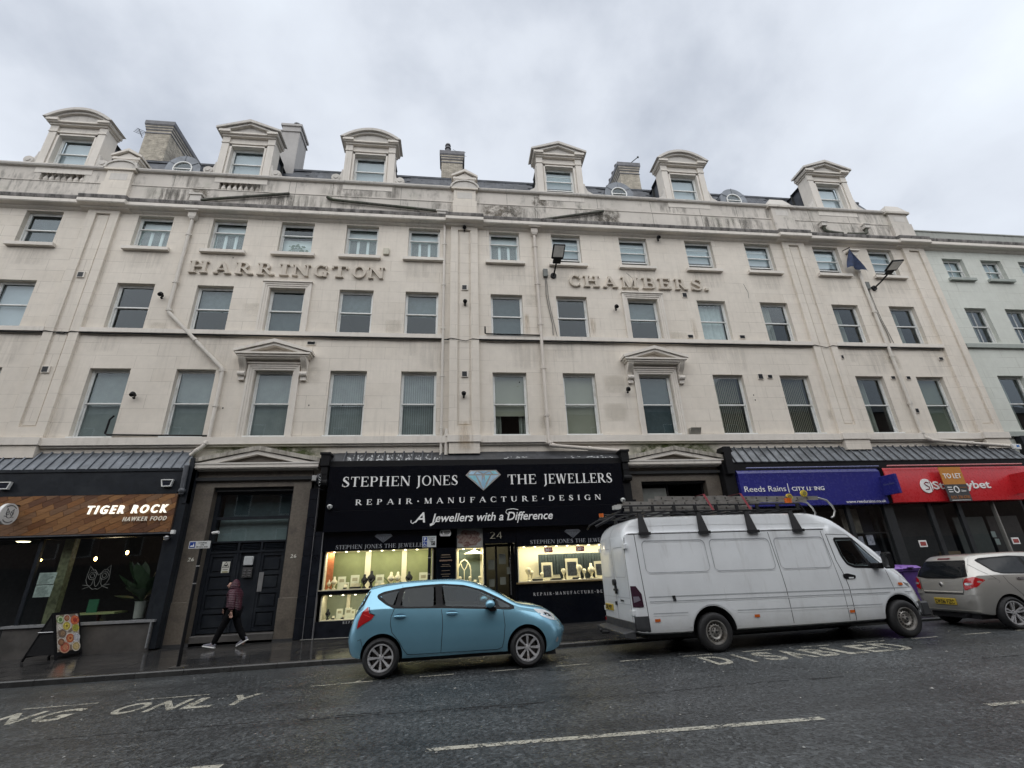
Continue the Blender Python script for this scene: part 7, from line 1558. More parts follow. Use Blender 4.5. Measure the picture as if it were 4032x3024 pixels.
for x, z1 in ((.98, 1.33), (.16, 1.29)):
    for y in (-.38, .38):
        b = MB(); b.prism([(x+.06, 1.0), (x+.16, 1.0), (x+.05, z1-.08), (x-.04, z1-.08)], y-.22, y+.22, 'y'); b.prism([(x-.03, z1-.06), (x+.05, z1-.06), (x+.02, z1+.05), (x-.05, z1+.05)], y-.11, y+.11, 'y'); b.build('seat', M_seat, HB, bevel=.015)
b = MB(); b.tube([(1.72+.06*sin(R(a)), -.36+.17*cos(R(a)), 1.07+.16*sin(R(a))) for a in range(0, 361, 24)], .014, 6); b.build('steering_wheel', M_gap, HB)
b = MB()                                          # rear and front glass, bonnet seam
patch(sk, smoothpoly([(-.50, 1.36), (.50, 1.36), (.56, 1.12), (-.56, 1.12)], 1), 'rear', .006, M_cg, HB, 'rear_window', grid=.08); patch(sk, [(-.5, 1.44), (.5, 1.44), (.5, 1.40), (-.5, 1.40)], 'rear', .004, M_trimb, HB, 'spoiler_lip')
patch(sk, smoothpoly([(1.60, -.50), (1.60, .50), (2.42, .62), (2.50, 0), (2.42, -.62)], 1), 'top', .006, M_cg2, HB, 'windscreen', grid=.08)
seam(sk, [(2.55, -.6), (2.75, -.62), (2.95, -.55), (3.12, -.42)], 'top', .009, M_gap, HB); patch(sk, smoothpoly([(-.3, .7), (.3, .7), (.3, .58), (-.3, .58)], 1), 'front', .004, M_trimb, HB, 'grille', grid=.05)
b = MB(); b.box(-.3, 2.9, -.6, .6, .20, .30); b.box(2.9, 3.15, -.6, .6, .15, .25); b.build('underbody', M_gap, HB); b = MB(); b.cyl((.0, 0, 1.51), (-.12, 0, 1.62), .006); b.build('aerial', M_gap, HB)
seam(sk, [(-.42, .60), (-.36, .62), (-.33, .50)], 'near', .008, M_gap, HB)
# ---------------------------------------------------------- white van
VN = thing('van', 'long white high roofed panel van with roof rack and black side legs', 'van', (5.03, 10.66, roadz(5.03)-.0)); VN.rotation_euler = (0, -math.atan(.0105), 0)
def vt(x): return -.0195*(x+1.3)                  # body sits nose down
P = dict(zb=[(-1.58, .42), (-1.4, .38), (-.4, .36), (2, .34), (3.6, .34), (4.6, .34), (4.80, .36)],
 W=[(-1.58, .90), (-1.5, .955), (-1.3, .965), (3.0, .965), (3.9, .95), (4.3, .92), (4.6, .84), (4.85, .66), (5.1, .45)],
 zbelt=[(-1.58, 1.45), (3.0, 1.42), (3.9, 1.34), (4.3, 1.16), (4.6, .98), (4.8, .80), (5.1, .66)],
 Wb=[(-1.58, .88), (-1.5, .925), (-1.3, .935), (3.2, .935), (3.9, .91), (4.3, .87), (4.6, .79), (4.85, .62), (5.1, .40)],
 zr=[(-1.58, 2.10), (-1.50, 2.22), (-1.3, 2.235), (2.8, 2.17), (3.2, 2.14), (3.45, 2.02), (3.75, 1.74), (4.0, 1.50), (4.2, 1.33), (4.5, 1.12), (4.8, .86), (5.1, .70)],
 Rw=[(-1.58, .82), (-1.5, .86), (3.0, .865), (3.4, .82), (3.8, .80), (4.1, .82), (4.4, .78), (4.7, .68), (5.1, .34)],
 zt=[(-1.58, 2.20), (-1.52, 2.33), (-1.42, 2.44), (-1.25, 2.53), (-.9, 2.56), (2.6, 2.52), (2.95, 2.46), (3.25, 2.34), (3.6, 2.10), (3.9, 1.84), (4.2, 1.54), (4.36, 1.38), (4.6, 1.20), (4.85, .98), (5.0, .80), (5.1, .72)])
def van_sect(x):
    g_ = {k_: interp(v_, x) for k_, v_ in P.items()}; zb, W_, zbe, zr_, zt, Wb, Rw = (g_[k_] for k_ in ('zb', 'W', 'zbelt', 'zr', 'zt', 'Wb', 'Rw'))
    s = [(0, zb), (W_*.6, zb), (W_-.08, zb), (W_-.02, zb+.03), (W_-.008, zb+.08)]
    for t_ in (.2, .4, .6, .8, 1): s.append((W_+(Wb-W_)*t_**2.5, zb+.08+(zbe-zb-.08)*t_))
    for t_ in (.2, .4, .6, .8, 1): s.append((Wb+(Rw-Wb)*t_, zbe+(zr_-zbe)*t_))
    hi = max(0, min(1, (3.1-x)/.5))               # separate upper roof shell with gutter ledge
    s.append((Rw-.030*hi, zr_+.006)); s.append((Rw-.045*hi-.01, zr_+(zt-zr_)*.30)); s.append((Rw-.045-.02*hi, zr_+(zt-zr_)*.62)); s.append((Rw-.085, zr_+(zt-zr_)*.86)); s.append((Rw-.14, zr_+(zt-zr_)*.955)); s += [(Rw*.5, zr_+(zt-zr_)*.99), (0, zt)]
    return s
xs = [-1.58, -1.575, -1.56, -1.53, -1.50, -1.45, -1.38, -1.3]+frange(-1.2, 3.0, 36)+frange(3.08, 5.0, 24)[:]+[5.05, 5.1]
xs = [x if x < 4.2 else 4.2+(x-4.2)*.72 for x in xs]
b = loft_body(xs, van_sect, 'body'); M_van = paint('weathered_white_van_paint', (.84, .87, .89), 0, .25, .7, dirt=(.30, .29, .26)); body = b.build('body', [M_van, M_gap], VN)
cut(body, [cutter(0, (.45, .36), -1.3, -.66), cutter(0, (.45, .36), .66, 1.3), cutter(4.12, (.44, .36), -1.3, -.62), cutter(4.12, (.44, .36), .62, 1.3)], None); shade(body, 26)
sk = Skin(body); M_vshade = mat('van_shade_line', (.40, .42, .44), .5); M_vhi = mat('van_highlight_and_insert', (.78, .80, .81), .35)  # darker and lighter whites paint crease shade and highlight onto the smooth body
def rrect(x0, x1, z0, z1, r, sl=0):
    P = []
    for cx, cz, a0 in ((x1-r, z1-r, 0), (x0+r, z1-r, 90), (x0+r, z0+r, 180), (x1-r, z0+r, 270)):
        for k_ in range(5): a = R(a0+k_*22.5); P.append((cx+r*cos(a), cz+r*sin(a)))
    return [(u, w_-.0195*(u+1.3)*1) for u, w_ in P]
for ax in ('near', 'far'):
    for x0, x1 in ((-1.21, .13), (.24, 1.56), (1.68, 2.82)):
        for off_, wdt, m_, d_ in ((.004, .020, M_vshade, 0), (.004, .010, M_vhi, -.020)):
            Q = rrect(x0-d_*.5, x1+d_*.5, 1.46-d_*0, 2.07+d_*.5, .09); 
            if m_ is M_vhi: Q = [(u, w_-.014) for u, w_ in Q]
            seam(sk, Q+[Q[0]], ax, wdt, m_, VN, 'panel_crease_shading', off=off_ + (.001 if m_ is M_vhi else 0))
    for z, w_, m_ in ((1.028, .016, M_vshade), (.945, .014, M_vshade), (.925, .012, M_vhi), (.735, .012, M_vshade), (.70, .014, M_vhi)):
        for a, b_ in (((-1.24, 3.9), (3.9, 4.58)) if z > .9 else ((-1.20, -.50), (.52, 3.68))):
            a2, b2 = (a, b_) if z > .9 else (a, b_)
            seam(sk, [(a2, z-.0195*(a2+1.3)), (b2, z-.0195*(b2+1.3))], ax, w_, m_, VN, 'side_moulding_shading', off=.005)  # moulding lines: shade and highlight painted as thin strips
    seam(sk, [(-1.34, 2.20), (-1.335, 1.5), (-1.31, .80), (-1.30, .42)], ax, .012, M_gap, VN); seam(sk, [(1.60, 2.14), (1.66, 1.03), (1.65, .36)], ax, .011, M_gap, VN); seam(sk, [(2.82, 2.11), (2.90, .98), (2.87, .34)], ax, .009, M_gap, VN)
    seam(sk, [(2.92, 2.04), (2.95, 1.5), (3.03, 1.2), (3.05, .98), (3.01, .33)], ax, .014, M_gap, VN); seam(sk, [(2.92, 2.04), (3.45, 2.01), (3.62, 1.86), (4.03, 1.36), (4.08, .9), (4.07, .82)], ax, .009, M_gap, VN); seam(sk, [(3.01, .33), (3.60, .32)], ax, .008, M_gap, VN)
    seam(sk, [(-1.50, 2.215), (0, 2.19), (2.9, 2.145)], ax, .016, M_gap, VN, 'gutter_line', off=.004); seam(sk, [(-1.45, 2.37), (0, 2.36), (2.9, 2.27)], ax, .012, M_vhi, VN, 'roof_rib_highlight', off=.004)  # last strip paints a highlight along the roof rib
    Q = smoothpoly([(3.07, 1.94), (3.53, 1.93), (3.65, 1.81), (4.0, 1.395), (4.03, 1.325), (3.32, 1.37), (3.18, 1.43), (3.115, 1.58)], 1); seam(sk, Q+[Q[0]], ax, .05, M_trimb, VN, 'window_surround', off=.004); seam(sk, [(3.53, 1.92), (3.69, 1.36)], ax, .06, M_trimb, VN, 'window_pillar', off=.006)
    patch(sk, smoothpoly([(3.085, 1.925), (3.50, 1.92), (3.60, 1.62), (3.66, 1.37), (3.34, 1.385), (3.20, 1.44), (3.13, 1.60)], 1), ax, .008, M_tint2, VN, 'side_window', grid=.05); patch(sk, smoothpoly([(3.57, 1.87), (3.70, 1.73), (3.98, 1.40), (3.98, 1.345), (3.73, 1.36), (3.66, 1.58)], 1), ax, .008, M_tint2, VN, 'quarter_window', grid=.05)
    for x, z in ((-1.14, .615), (.90, .58), (2.955, .545)): patch(sk, [(x-.055, z-.025), (x+.055, z-.025), (x+.055, z+.025), (x-.055, z+.025)], ax, .014, M_oran, VN, 'side_marker', grid=.04)
    patch(sk, smoothpoly([(4.21, 1.02), (4.33, 1.015), (4.35, .965), (4.22, .965)], 1), ax, .016, M_oran, VN, 'indicator', grid=.03)
    for i in range(3): seam(sk, [(4.39+.02*i, 1.01-.026*i), (4.53, .975-.026*i)], ax, .012, M_gap, VN, 'vent_slot', off=.004)
    patch(sk, smoothpoly([(4.66, .89), (4.74, .87), (4.82, .70), (4.83, .60), (4.75, .66)], 0), ax, .006, M_clear, VN, 'headlamp', grid=.04)
    patch(sk, smoothpoly([(-1.575, 1.24), (-1.48, 1.235), (-1.385, 1.09), (-1.375, .86), (-1.575, .86)], 0), ax, .010, mat('smoked_tail_lamp', (.055, .025, .04), .12), VN, 'tail_lamp', grid=.04)
    patch(sk, smoothpoly([(-1.55, 1.05), (-1.45, 1.05), (-1.42, .98), (-1.55, .94)], 0), ax, .014, mat('lamp_glint', (.22, .20, .24), .15), VN, 'lamp_lens', grid=.04)  # paler patch paints a glint on the smoked tail lamp
    patch(sk, smoothpoly([(4.46, .63), (4.73, .645), (4.80, .60), (4.82, .36), (4.55, .345), (4.54, .50)], 0), ax, .012, M_grey_pl, VN, 'front_bumper', grid=.05)
    patch(sk, [(-1.577, .70), (-1.315, .70), (-1.31, .385), (-1.577, .42)], ax, .012, M_grey_pl, VN, 'rear_corner_bumper', grid=.05)
    patch(sk, smoothpoly([(2.98, 1.235), (3.10, 1.25), (3.28, 1.20), (3.25, 1.14), (3.05, 1.14), (2.99, 1.16)], 1), ax, .010, M_trimb, VN, 'door_handle', grid=.04); patch(sk, [(3.10, 1.175), (3.22, 1.17), (3.2, 1.148), (3.1, 1.148)], ax, .016, M_vhi, VN, 'handle_insert', grid=.04)
    patch(sk, [(-.78, 1.03), (-.71, 1.03), (-.70, .93), (-.76, .93)], ax, .012, M_gap, VN, 'rail_stop', grid=.04)
    # wheel arch lips
    for cx, r_ in ((0, .50), (4.12, .49)):
        pts = [(cx+r_*cos(R(a)), .36+r_*sin(R(a))-.0) for a in range(8, 173, 8)]; seam(sk, pts, ax, .05, M_van, VN, 'arch_lip', off=.012)
# rear face of the van
for s_ in (-1, 1):
    Q = [(s_*u, w_) for u, w_ in rrect(.10, .76, 1.40, 1.98, .08)]; Q = [(u, w_+.0195*(abs(u)+1.3)) for u, w_ in Q]; seam(sk, Q+[Q[0]], 'rear', .014, M_vshade, VN, 'door_crease_shade', off=.003)  # strip paints the shade around each rear door recess
    for z in (1.98, .76):
        b = MB(); b.box(-1.60, -1.54, min(s_*.80, s_*.93), max(s_*.80, s_*.93), z-.05, z+.05); b.build('hinge', M_van, VN, bevel=.008)
seam(sk, [(0.0, 2.40), (0, .60)], 'rear', .012, M_gap, VN, off=.003); seam(sk, [(-.84, 2.2), (-.84, .58)], 'rear', .010, M_gap, VN, off=.003); seam(sk, [(-.84, .58), (.84, .58)], 'rear', .012, M_gap, VN, off=.003)
for z in (1.02, .90): seam(sk, [(-.82, z), (-.06, z)], 'rear', .012, M_vshade, VN, 'door_moulding_shade', off=.003); seam(sk, [(.06, z), (.82, z)], 'rear', .012, M_vshade, VN, 'door_moulding_shade', off=.003)  # strips paint moulding shade across the rear doors
b = MB(); b.box(-1.605, -1.585, .28, .80, .74, .86); pl = b.build('number_plate', M_plate, VN); font_text('DEJ 9071', 0, .44, 0, .075, 0, .003, M_gap, pl, name='registration', bold=.02, fn=lambda u, w_, d: (-1.608-d, .76-u, .765+w_)) if False else font_text('DEJ 90Y', 0, .44, 0, .075, 0, .003, M_gap, pl, name='registration', bold=.02, fn=lambda u, w_, d: (-1.609+d, .76-u, .765+w_))
b = MB(); b.cyl((-1.58, -.04, 1.30), (-1.64, -.04, 1.30), .065, n=14); b.build('lock_guard', M_gap, VN); b = MB(); b.box(-1.62, -1.58, -.10, -.04, 1.08, 1.24); b.box(-1.65, -1.6, -.2, -.05, 1.14, 1.18); b.build('door_lock', M_gap, VN); box('catch', -1.61, -1.58, -.02, .06, .86, .93, M_gap, VN)
font_text('Sprinter', 0, .22, 0, .045, 0, .004, M_gap, VN, name='badge', bold=.01, shear=.2, fn=lambda u, w_, d: (-1.600+d, -.28-u, .945+w_))
b = MB(); b.prism([(-1.58, .30), (-1.80, .34), (-1.82, .42), (-1.58, .46)], -.90, .92, 'y'); b.box(-1.60, -1.57, -.93, .93, .42, .60); b.build('rear_bumper', M_grey_pl, VN, bevel=.01); b = MB(); b.cyl((-1.8, .1, .36), (-1.95, .1, .36), .03); b.sphere((-1.97, .1, .40), .035); b.build('tow_ball', M_gap, VN); b = MB(); b.box(-1.61, -1.6, .84, .9, .52, .58); b.build('reflector', M_redl, VN)
b = MB(); b.box(4.75, 4.95, -.75, .75, .34, .62); b.build('front_bumper_bar', M_grey_pl, VN, bevel=.03); b = MB(); b.box(-1.3, 4.6, -.75, .75, .28, .38); b.build('underbody', M_gap, VN)
for s_ in (-1, 1):
    b = MB(); b.box(3.86, 3.97, min(s_*1.06, s_*1.27), max(s_*1.06, s_*1.27), 1.30, 1.62); b.build('door_mirror', M_trimb, VN, bevel=.03); b = MB(); b.box(3.72, 3.9, min(s_*.88, s_*1.07), max(s_*.88, s_*1.07), 1.31, 1.42); b.build('mirror_arm', M_trimb, VN, bevel=.02); b = MB(); b.box(3.852, 3.858, min(s_*1.09, s_*1.24), max(s_*1.09, s_*1.24), 1.33, 1.59); b.build('mirror_glass', M_chrome, VN)
patch(sk, smoothpoly([(3.35, -.62), (3.35, .62), (4.22, .70), (4.30, 0), (4.22, -.70)], 1), 'top', .006, M_cg, VN, 'windscreen', grid=.12)
tunnel(body, [(3.11, 1.90), (3.50, 1.895), (3.60, 1.80), (3.96, 1.405), (3.96, 1.365), (3.34, 1.40), (3.21, 1.455), (3.145, 1.60)], 1.3)
b = MB(); b.tube([(3.68+.07*sin(R(a)), -.40+.2*cos(R(a)), 1.47+.16*sin(R(a))) for a in range(0, 361, 24)], .016, 6); b.build('steering_wheel', M_gap, VN)
for y in (-.42, .42):
    b = MB(); b.box(3.14, 3.24, y-.24, y+.24, 1.40, 1.68); b.box(3.14, 3.22, y-.12, y+.12, 1.69, 1.84); b.build('seat', M_seat, VN, bevel=.02)
b = MB(); b.prism([(3.42, 1.38), (3.62, 1.38), (3.58, 1.60), (3.50, 1.72), (3.44, 1.62)], .40, .44, 'y'); b.build('hi_vis_vest', mat('hi_vis_yellow', (.5, .5, .08), .7), VN)
b = MB(); b.box(3.78, 3.93, -.5, .6, 1.372, 1.42); b.build('dashboard_clutter', mat('paper_on_dash', (.5, .5, .48), .7), VN)
for x in (0, 4.12):
    for s_ in (-1, 1): wheel(VN, x, s_*.875, .345, .205, 'steel', s_, .21)
# roof rack
rk = MB(); zf_ = lambda x: 2.66-.0195*(x+1.3)
for s_ in (-1, 1):
    y = s_*.80
    for dz in (0, .125): rk.tube([(-1.47, y, zf_(-1.47)+dz), (2.55, y, zf_(2.55)+dz)], .016, 6)
    for x in frange(-1.3, 2.5, 9): rk.box(x-.03, x+.03, y-.02, y+.02, zf_(x), zf_(x)+.125)
    for x in (-1.13, .17, 1.26, 2.29):
        z0 = 2.205-.0195*(x+1.3); dx = .12
        rk.add([(x-.10, s_*.91, z0), (x+.11, s_*.91, z0), (x+.035, s_*.80, zf_(x)), (x-.03, s_*.80, zf_(x)), (x-.10, s_*.87, z0), (x+.11, s_*.87, z0), (x+.035, s_*.76, zf_(x)), (x-.03, s_*.76, zf_(x))], [(0, 1, 2, 3), (7, 6, 5, 4), (0, 4, 5, 1), (1, 5, 6, 2), (2, 6, 7, 3), (3, 7, 4, 0)])
        rk.box(x-.12, x+.13, min(s_*.88, s_*.935), max(s_*.88, s_*.935), z0-.02, z0+.035)
rk.tube([(-1.47, -.8, zf_(-1.47)+.125), (-1.53, -.78, zf_(-1.5)+.02), (-1.53, .78, zf_(-1.5)+.02), (-1.47, .8, zf_(-1.47)+.125)], .016, 6); rk.tube([(2.55, -.8, zf_(2.55)+.125), (2.68, -.78, 2.52), (2.72, .78, 2.5), (2.55, .8, zf_(2.55)+.125)], .016, 6)
rk.build('roof_rack', M_gap, VN)
bars = MB()
for x in frange(-1.2, 2.4, 12): bars.box(x-.02, x+.02, -.80, .80, zf_(x)-.02, zf_(x)+.01)
bars.build('rack_crossbar', M_gap, VN)
b = MB(); b.tube([(-1.5, .1, 2.64), (-1.75, .1, 2.60), (-1.95, .2, 2.50), (-1.9, .6, 2.45)], .02, 6); b.tube([(-1.5, -.3, 2.64), (-1.7, -.3, 2.55), (-1.93, -.2, 2.44)], .03, 6); b.build('rear_roller', M_gap, VN)
for x, y, nm in ((-1.52, .62, 'l'), (2.50, -.55, 'r')):
    b = MB(); b.cyl((x, y, 2.72 if nm == 'l' else 2.74), (x, y, 2.80 if nm == 'l' else 2.86), .055 if nm == 'l' else .075, n=12); b.build('beacon', M_oran, VN, smooth=40)
# ladders carried on the rack
def ladder(label, x0, x1, y, z, h, rungs=True, m=None, tilt=-.0195):
    m = m or mat('worn_aluminium', (.30, .29, .27), .45, metal=.4, var=.25, dirt=(.18, .15, .12), dsc=4)
    t = thing('ladder', label, 'ladder', (5.03, 10.66, roadz(5.03)), 0, 'ladders on the van roof rack')
    for s_ in (-.19, .19):
        b = MB(); b.add([(x0, y+s_-.015, z), (x1, y+s_-.015, z+tilt*(x1-x0)), (x1, y+s_+.015, z+tilt*(x1-x0)), (x0, y+s_+.015, z), (x0, y+s_-.015, z+h), (x1, y+s_-.015, z+h+tilt*(x1-x0)), (x1, y+s_+.015, z+h+tilt*(x1-x0)), (x0, y+s_+.015, z+h)], [(0, 1, 5, 4), (1, 2, 6, 5), (2, 3, 7, 6), (3, 0, 4, 7), (4, 5, 6, 7), (3, 2, 1, 0)]); b.build('stile', m, t)
    n = int((x1-x0)/.25)
    for i in range(n):
        x = x0+.15+i*.25; zz = z+h/2+tilt*(x-x0); q = MB(); q.box(x-.014, x+.014, y-.212, y-.205, zz-.02, zz+.018); q.cyl((x, y-.2, zz), (x, y+.2, zz), .013, n=6); q.build('rung', mat('rung_end_dark', (.07, .065, .06), .6), t)
    return t
ladder('lower long aluminium ladder on the van rack, partly behind the rack rail', -1.30, 1.45, -.52, 2.70, .075); ladder('middle aluminium ladder on the van rack with the cleanest left end', -1.40, 1.75, -.36, 2.82, .075); t = ladder('top aluminium roof ladder on the van rack ending in two curved hooks', -.62, 3.30, -.25, 2.925, .085)
M_al = mat('bent_aluminium_tube', (.50, .50, .48), .35, metal=.7)
for i, (y, dx) in enumerate(((-.42, .0), (-.02, -.18))):
    b = MB(); z0 = 2.90; b.tube([(3.0+dx, y, z0), (3.35+dx, y, z0-.01), (3.52+dx, y, z0-.06), (3.62+dx, y, z0-.18), (3.66+dx, y, z0-.30), (3.60+dx, y, z0-.42), (3.53+dx, y, z0-.45)], .021, 8); b.build('hook', M_al, t, smooth=50)
for i, (x, z) in enumerate(((2.60, 2.93), (2.98, 3.0))):
    b = MB(); b.cyl((x, -.46-.01*i, z), (x, -.42, z), .075, n=18); w_ = b.build('roller_wheel', mat('yellow_wheel', (.62, .47, .06), .5), t, smooth=40); b = MB(); b.cyl((x, -.48, z), (x, -.46, z), .045, n=12); b.build('hub', mat('olive_hub', (.25, .22, .06), .5), w_)
for i, x in enumerate((.35, 1.20)):
    b = MB(); b.add([(x-.04, -.82, 2.98), (x+.01, -.82, 2.98), (x+.16, -.83, 2.64), (x+.11, -.83, 2.64), (x-.04, -.2, 3.0), (x+.01, -.2, 3.0)], [(0, 1, 2, 3), (0, 4, 5, 1)]); o = b.build('lashing_strap', mat('pink_red_strap', (.42, .08, .10), .7)); o.location = (5.03, 10.66, roadz(5.03)); tag(o, ('left', 'right')[i]+' pink red strap tying the ladders to the van rack', 'strap', 'straps over the ladders')
b = MB(); b.box(-1.50, -1.36, -.3, -.1, 2.78, 2.86); o = b.build('ladder_foot', mat('pale_rubber_foot', (.5, .5, .48), .6), t)
# ---------------------------------------------------------- silver hatchback at the right edge
SC = thing('hatchback', 'silver beige hatchback at the right edge seen from behind, cut off by the frame', 'car', (11.68, 10.45, roadz(11.62))); SC.rotation_euler = (0, -math.atan(.0105), R(-4.5)); OH = .74
P = dict(zb=[(-.90, .46), (-.86, .36), (-.75, .30), (-.3, .26), (3.0, .24), (3.3, .30)],
 W=[(-.90, .58), (-.86, .70), (-.78, .78), (-.6, .825), (-.3, .845), (2.4, .85), (2.9, .80), (3.3, .5)],
 zbelt=[(-.90, .62), (-.86, .80), (-.80, .92), (-.7, 1.03), (-.55, 1.06), (0, 1.06), (2.2, .97), (2.7, .86), (3.3, .6)],
 Wb=[(-.90, .55), (-.86, .66), (-.80, .72), (-.7, .76), (-.55, .785), (0, .80), (2.2, .80), (2.8, .74), (3.3, .42)],
 zr=[(-.90, .66), (-.86, .85), (-.80, .98), (-.70, 1.12), (-.52, 1.30), (-.36, 1.40), (0, 1.44), (.8, 1.45), (1.4, 1.40), (2.0, 1.15), (2.3, 1.0), (2.7, .9), (3.3, .62)],
 Rw=[(-.90, .50), (-.86, .62), (-.80, .67), (-.70, .66), (-.52, .58), (-.36, .53), (0, .55), (1.2, .57), (2.0, .6), (2.4, .66), (2.8, .6), (3.3, .3)],
 zt=[(-.90, .68), (-.87, .86), (-.83, 1.0), (-.74, 1.14), (-.58, 1.33), (-.44, 1.44), (-.3, 1.475), (.2, 1.50), (.8, 1.50), (1.4, 1.45), (2.0, 1.2), (2.35, 1.04), (2.8, .95), (3.3, .64)])
P = {k_: [(x*OH if x < 0 else x, v_) for x, v_ in tb] for k_, tb in P.items()}
xs = [x*OH for x in (-.90, -.89, -.875, -.85, -.82, -.79, -.75, -.71, -.66, -.6, -.54, -.48, -.42, -.36, -.3, -.2, -.1)]+frange(0, 3.1, 36)+[3.2, 3.3]
M_sil = paint('champagne_silver_paint', (.50, .485, .45), .45, .3); b = loft_body(xs, car_sections(P), 'body'); body = b.build('body', [M_sil, M_gap], SC)
cut(body, [cutter(0, (.36, .32), -1.2, -.62), cutter(0, (.36, .32), .62, 1.2), cutter(2.58, (.36, .32), -1.2, -.62), cutter(2.58, (.36, .32), .62, 1.2)], None); shade(body, 30); sk = Skin(body)
patch(sk, smoothpoly([(-.53, 1.37), (.53, 1.37), (.66, 1.04), (.35, 1.0), (-.35, 1.0), (-.66, 1.04)], 1), 'rear', .005, M_trimb, SC, 'rear_window_surround', grid=.06); patch(sk, smoothpoly([(-.50, 1.35), (.50, 1.35), (.62, 1.06), (.34, 1.025), (-.34, 1.025), (-.62, 1.06)], 1), 'rear', .009, M_cg, SC, 'rear_window', grid=.06)
patch(sk, [(-.16, 1.425), (.16, 1.425), (.16, 1.395), (-.16, 1.395)], 'rear', .01, mat('dark_red_brake_lamp', (.12, .01, .02), .3), SC, 'high_brake_lamp', grid=.05)
for s_ in (-1, 1):
    patch(sk, smoothpoly([(s_*.60, 1.0), (s_*.76, 1.04), (s_*.82, .97), (s_*.79, .84), (s_*.56, .76), (s_*.55, .88)], 1), 'rear', .012, M_redl, SC, 'tail_lamp', grid=.03)
    patch(sk, smoothpoly([(s_*.58, .91), (s_*.66, .925), (s_*.74, .90), (s_*.68, .87), (s_*.60, .87)], 1), 'rear', .018, M_clear, SC, 'lamp_lens', grid=.03)
    patch(sk, [(s_*.54, .72), (s_*.80, .73), (s_*.80, .68), (s_*.54, .67)], 'rear', .014, M_sil, SC, 'bumper_insert', grid=.04)
seam(sk, [(-.56, 1.0), (-.54, .80), (-.50, .71), (.50, .71), (.54, .80), (.56, 1.0)], 'rear', .012, M_gap, SC, off=.003); seam(sk, [(-.50, .735), (.50, .735)], 'rear', .02, mat('silver_highlight_edge', (.66, .63, .56), .3), SC, 'hatch_lip_highlight', off=.006); seam(sk, [(-.7, .37), (.7, .37)], 'rear', .02, mat('silver_highlight_edge', (.66, .63, .56), .3), SC, 'bumper_lip_highlight', off=.006)  # paler strips paint highlights along the hatch and bumper edges
seam(sk, [(-.50, .69), (.50, .69)], 'rear', .016, M_gap, SC, off=.003)
b = MB(); b.box(-.69, -.668, -.27, .27, .47, .60); pl = b.build('number_plate', M_plate, SC, bevel=.004); font_text('DK06 FZC', 0, .47, 0, .08, 0, .003, M_gap, pl, name='registration', bold=.015, fn=lambda u, w_, d: (-.694+d, .235-u, .492+w_))
b = MB(); b.prism([(0, -.055), (.035, 0), (0, .055), (-.035, 0)], -.66, -.60, 'x'); b.v = [(x, y, z+.88) for x, y, z in b.v]; b.build('badge', M_chrome, SC)
for ax in ('near', 'far'):
    patch(sk, smoothpoly([(-.22, 1.36), (-.1, 1.40), (.6, 1.42), (1.2, 1.37), (1.7, 1.19), (2.1, 1.02), (1.9, .99), (.1, 1.07), (-.06, 1.12)], 1), ax, .004, M_trimb, SC, 'window_surround', grid=.06); patch(sk, smoothpoly([(-.17, 1.34), (.1, 1.375), (.75, 1.39), (.72, 1.06), (.1, 1.09), (-.04, 1.14)], 1), ax, .008, M_cg, SC, 'rear_side_window', grid=.06); patch(sk, smoothpoly([(.82, 1.39), (1.2, 1.35), (1.65, 1.19), (1.95, 1.03), (.82, 1.06)], 1), ax, .008, M_cg, SC, 'front_side_window', grid=.06)
    seam(sk, [(-.45, 1.33), (-.32, 1.15), (-.12, .98)], ax, .008, M_gap, SC); seam(sk, [(.05, 1.08), (.10, .9), (.3, .65), (.42, .35), (1.9, .33)], ax, .009, M_gap, SC); seam(sk, [(.76, 1.06), (.80, .7), (.74, .34)], ax, .009, M_gap, SC)
    patch(sk, smoothpoly([(.32, .99), (.50, .985), (.50, .94), (.32, .94)], 1), ax, .012, M_chrome, SC, 'door_handle', grid=.04); Q = [(-.30, .98), (-.12, .975), (-.07, .93), (-.10, .90)]; seam(sk, Q, ax, .005, M_gap, SC)
for x in (0, 2.58):
    for s_ in (-1, 1): wheel(SC, x, s_*.755, .315, .222, 'alloy10', s_, .19)
b = MB(); b.box(-.55, 2.9, -.6, .6, .2, .3); b.cyl((-.65, -.35, .27), (-.5, -.35, .27), .03); b.build('underbody', M_gap, SC)
b = MB(); b.cyl((-.30, .0, 1.49), (-.36, .0, 1.58), .006); b.build('aerial', M_gap, SC)
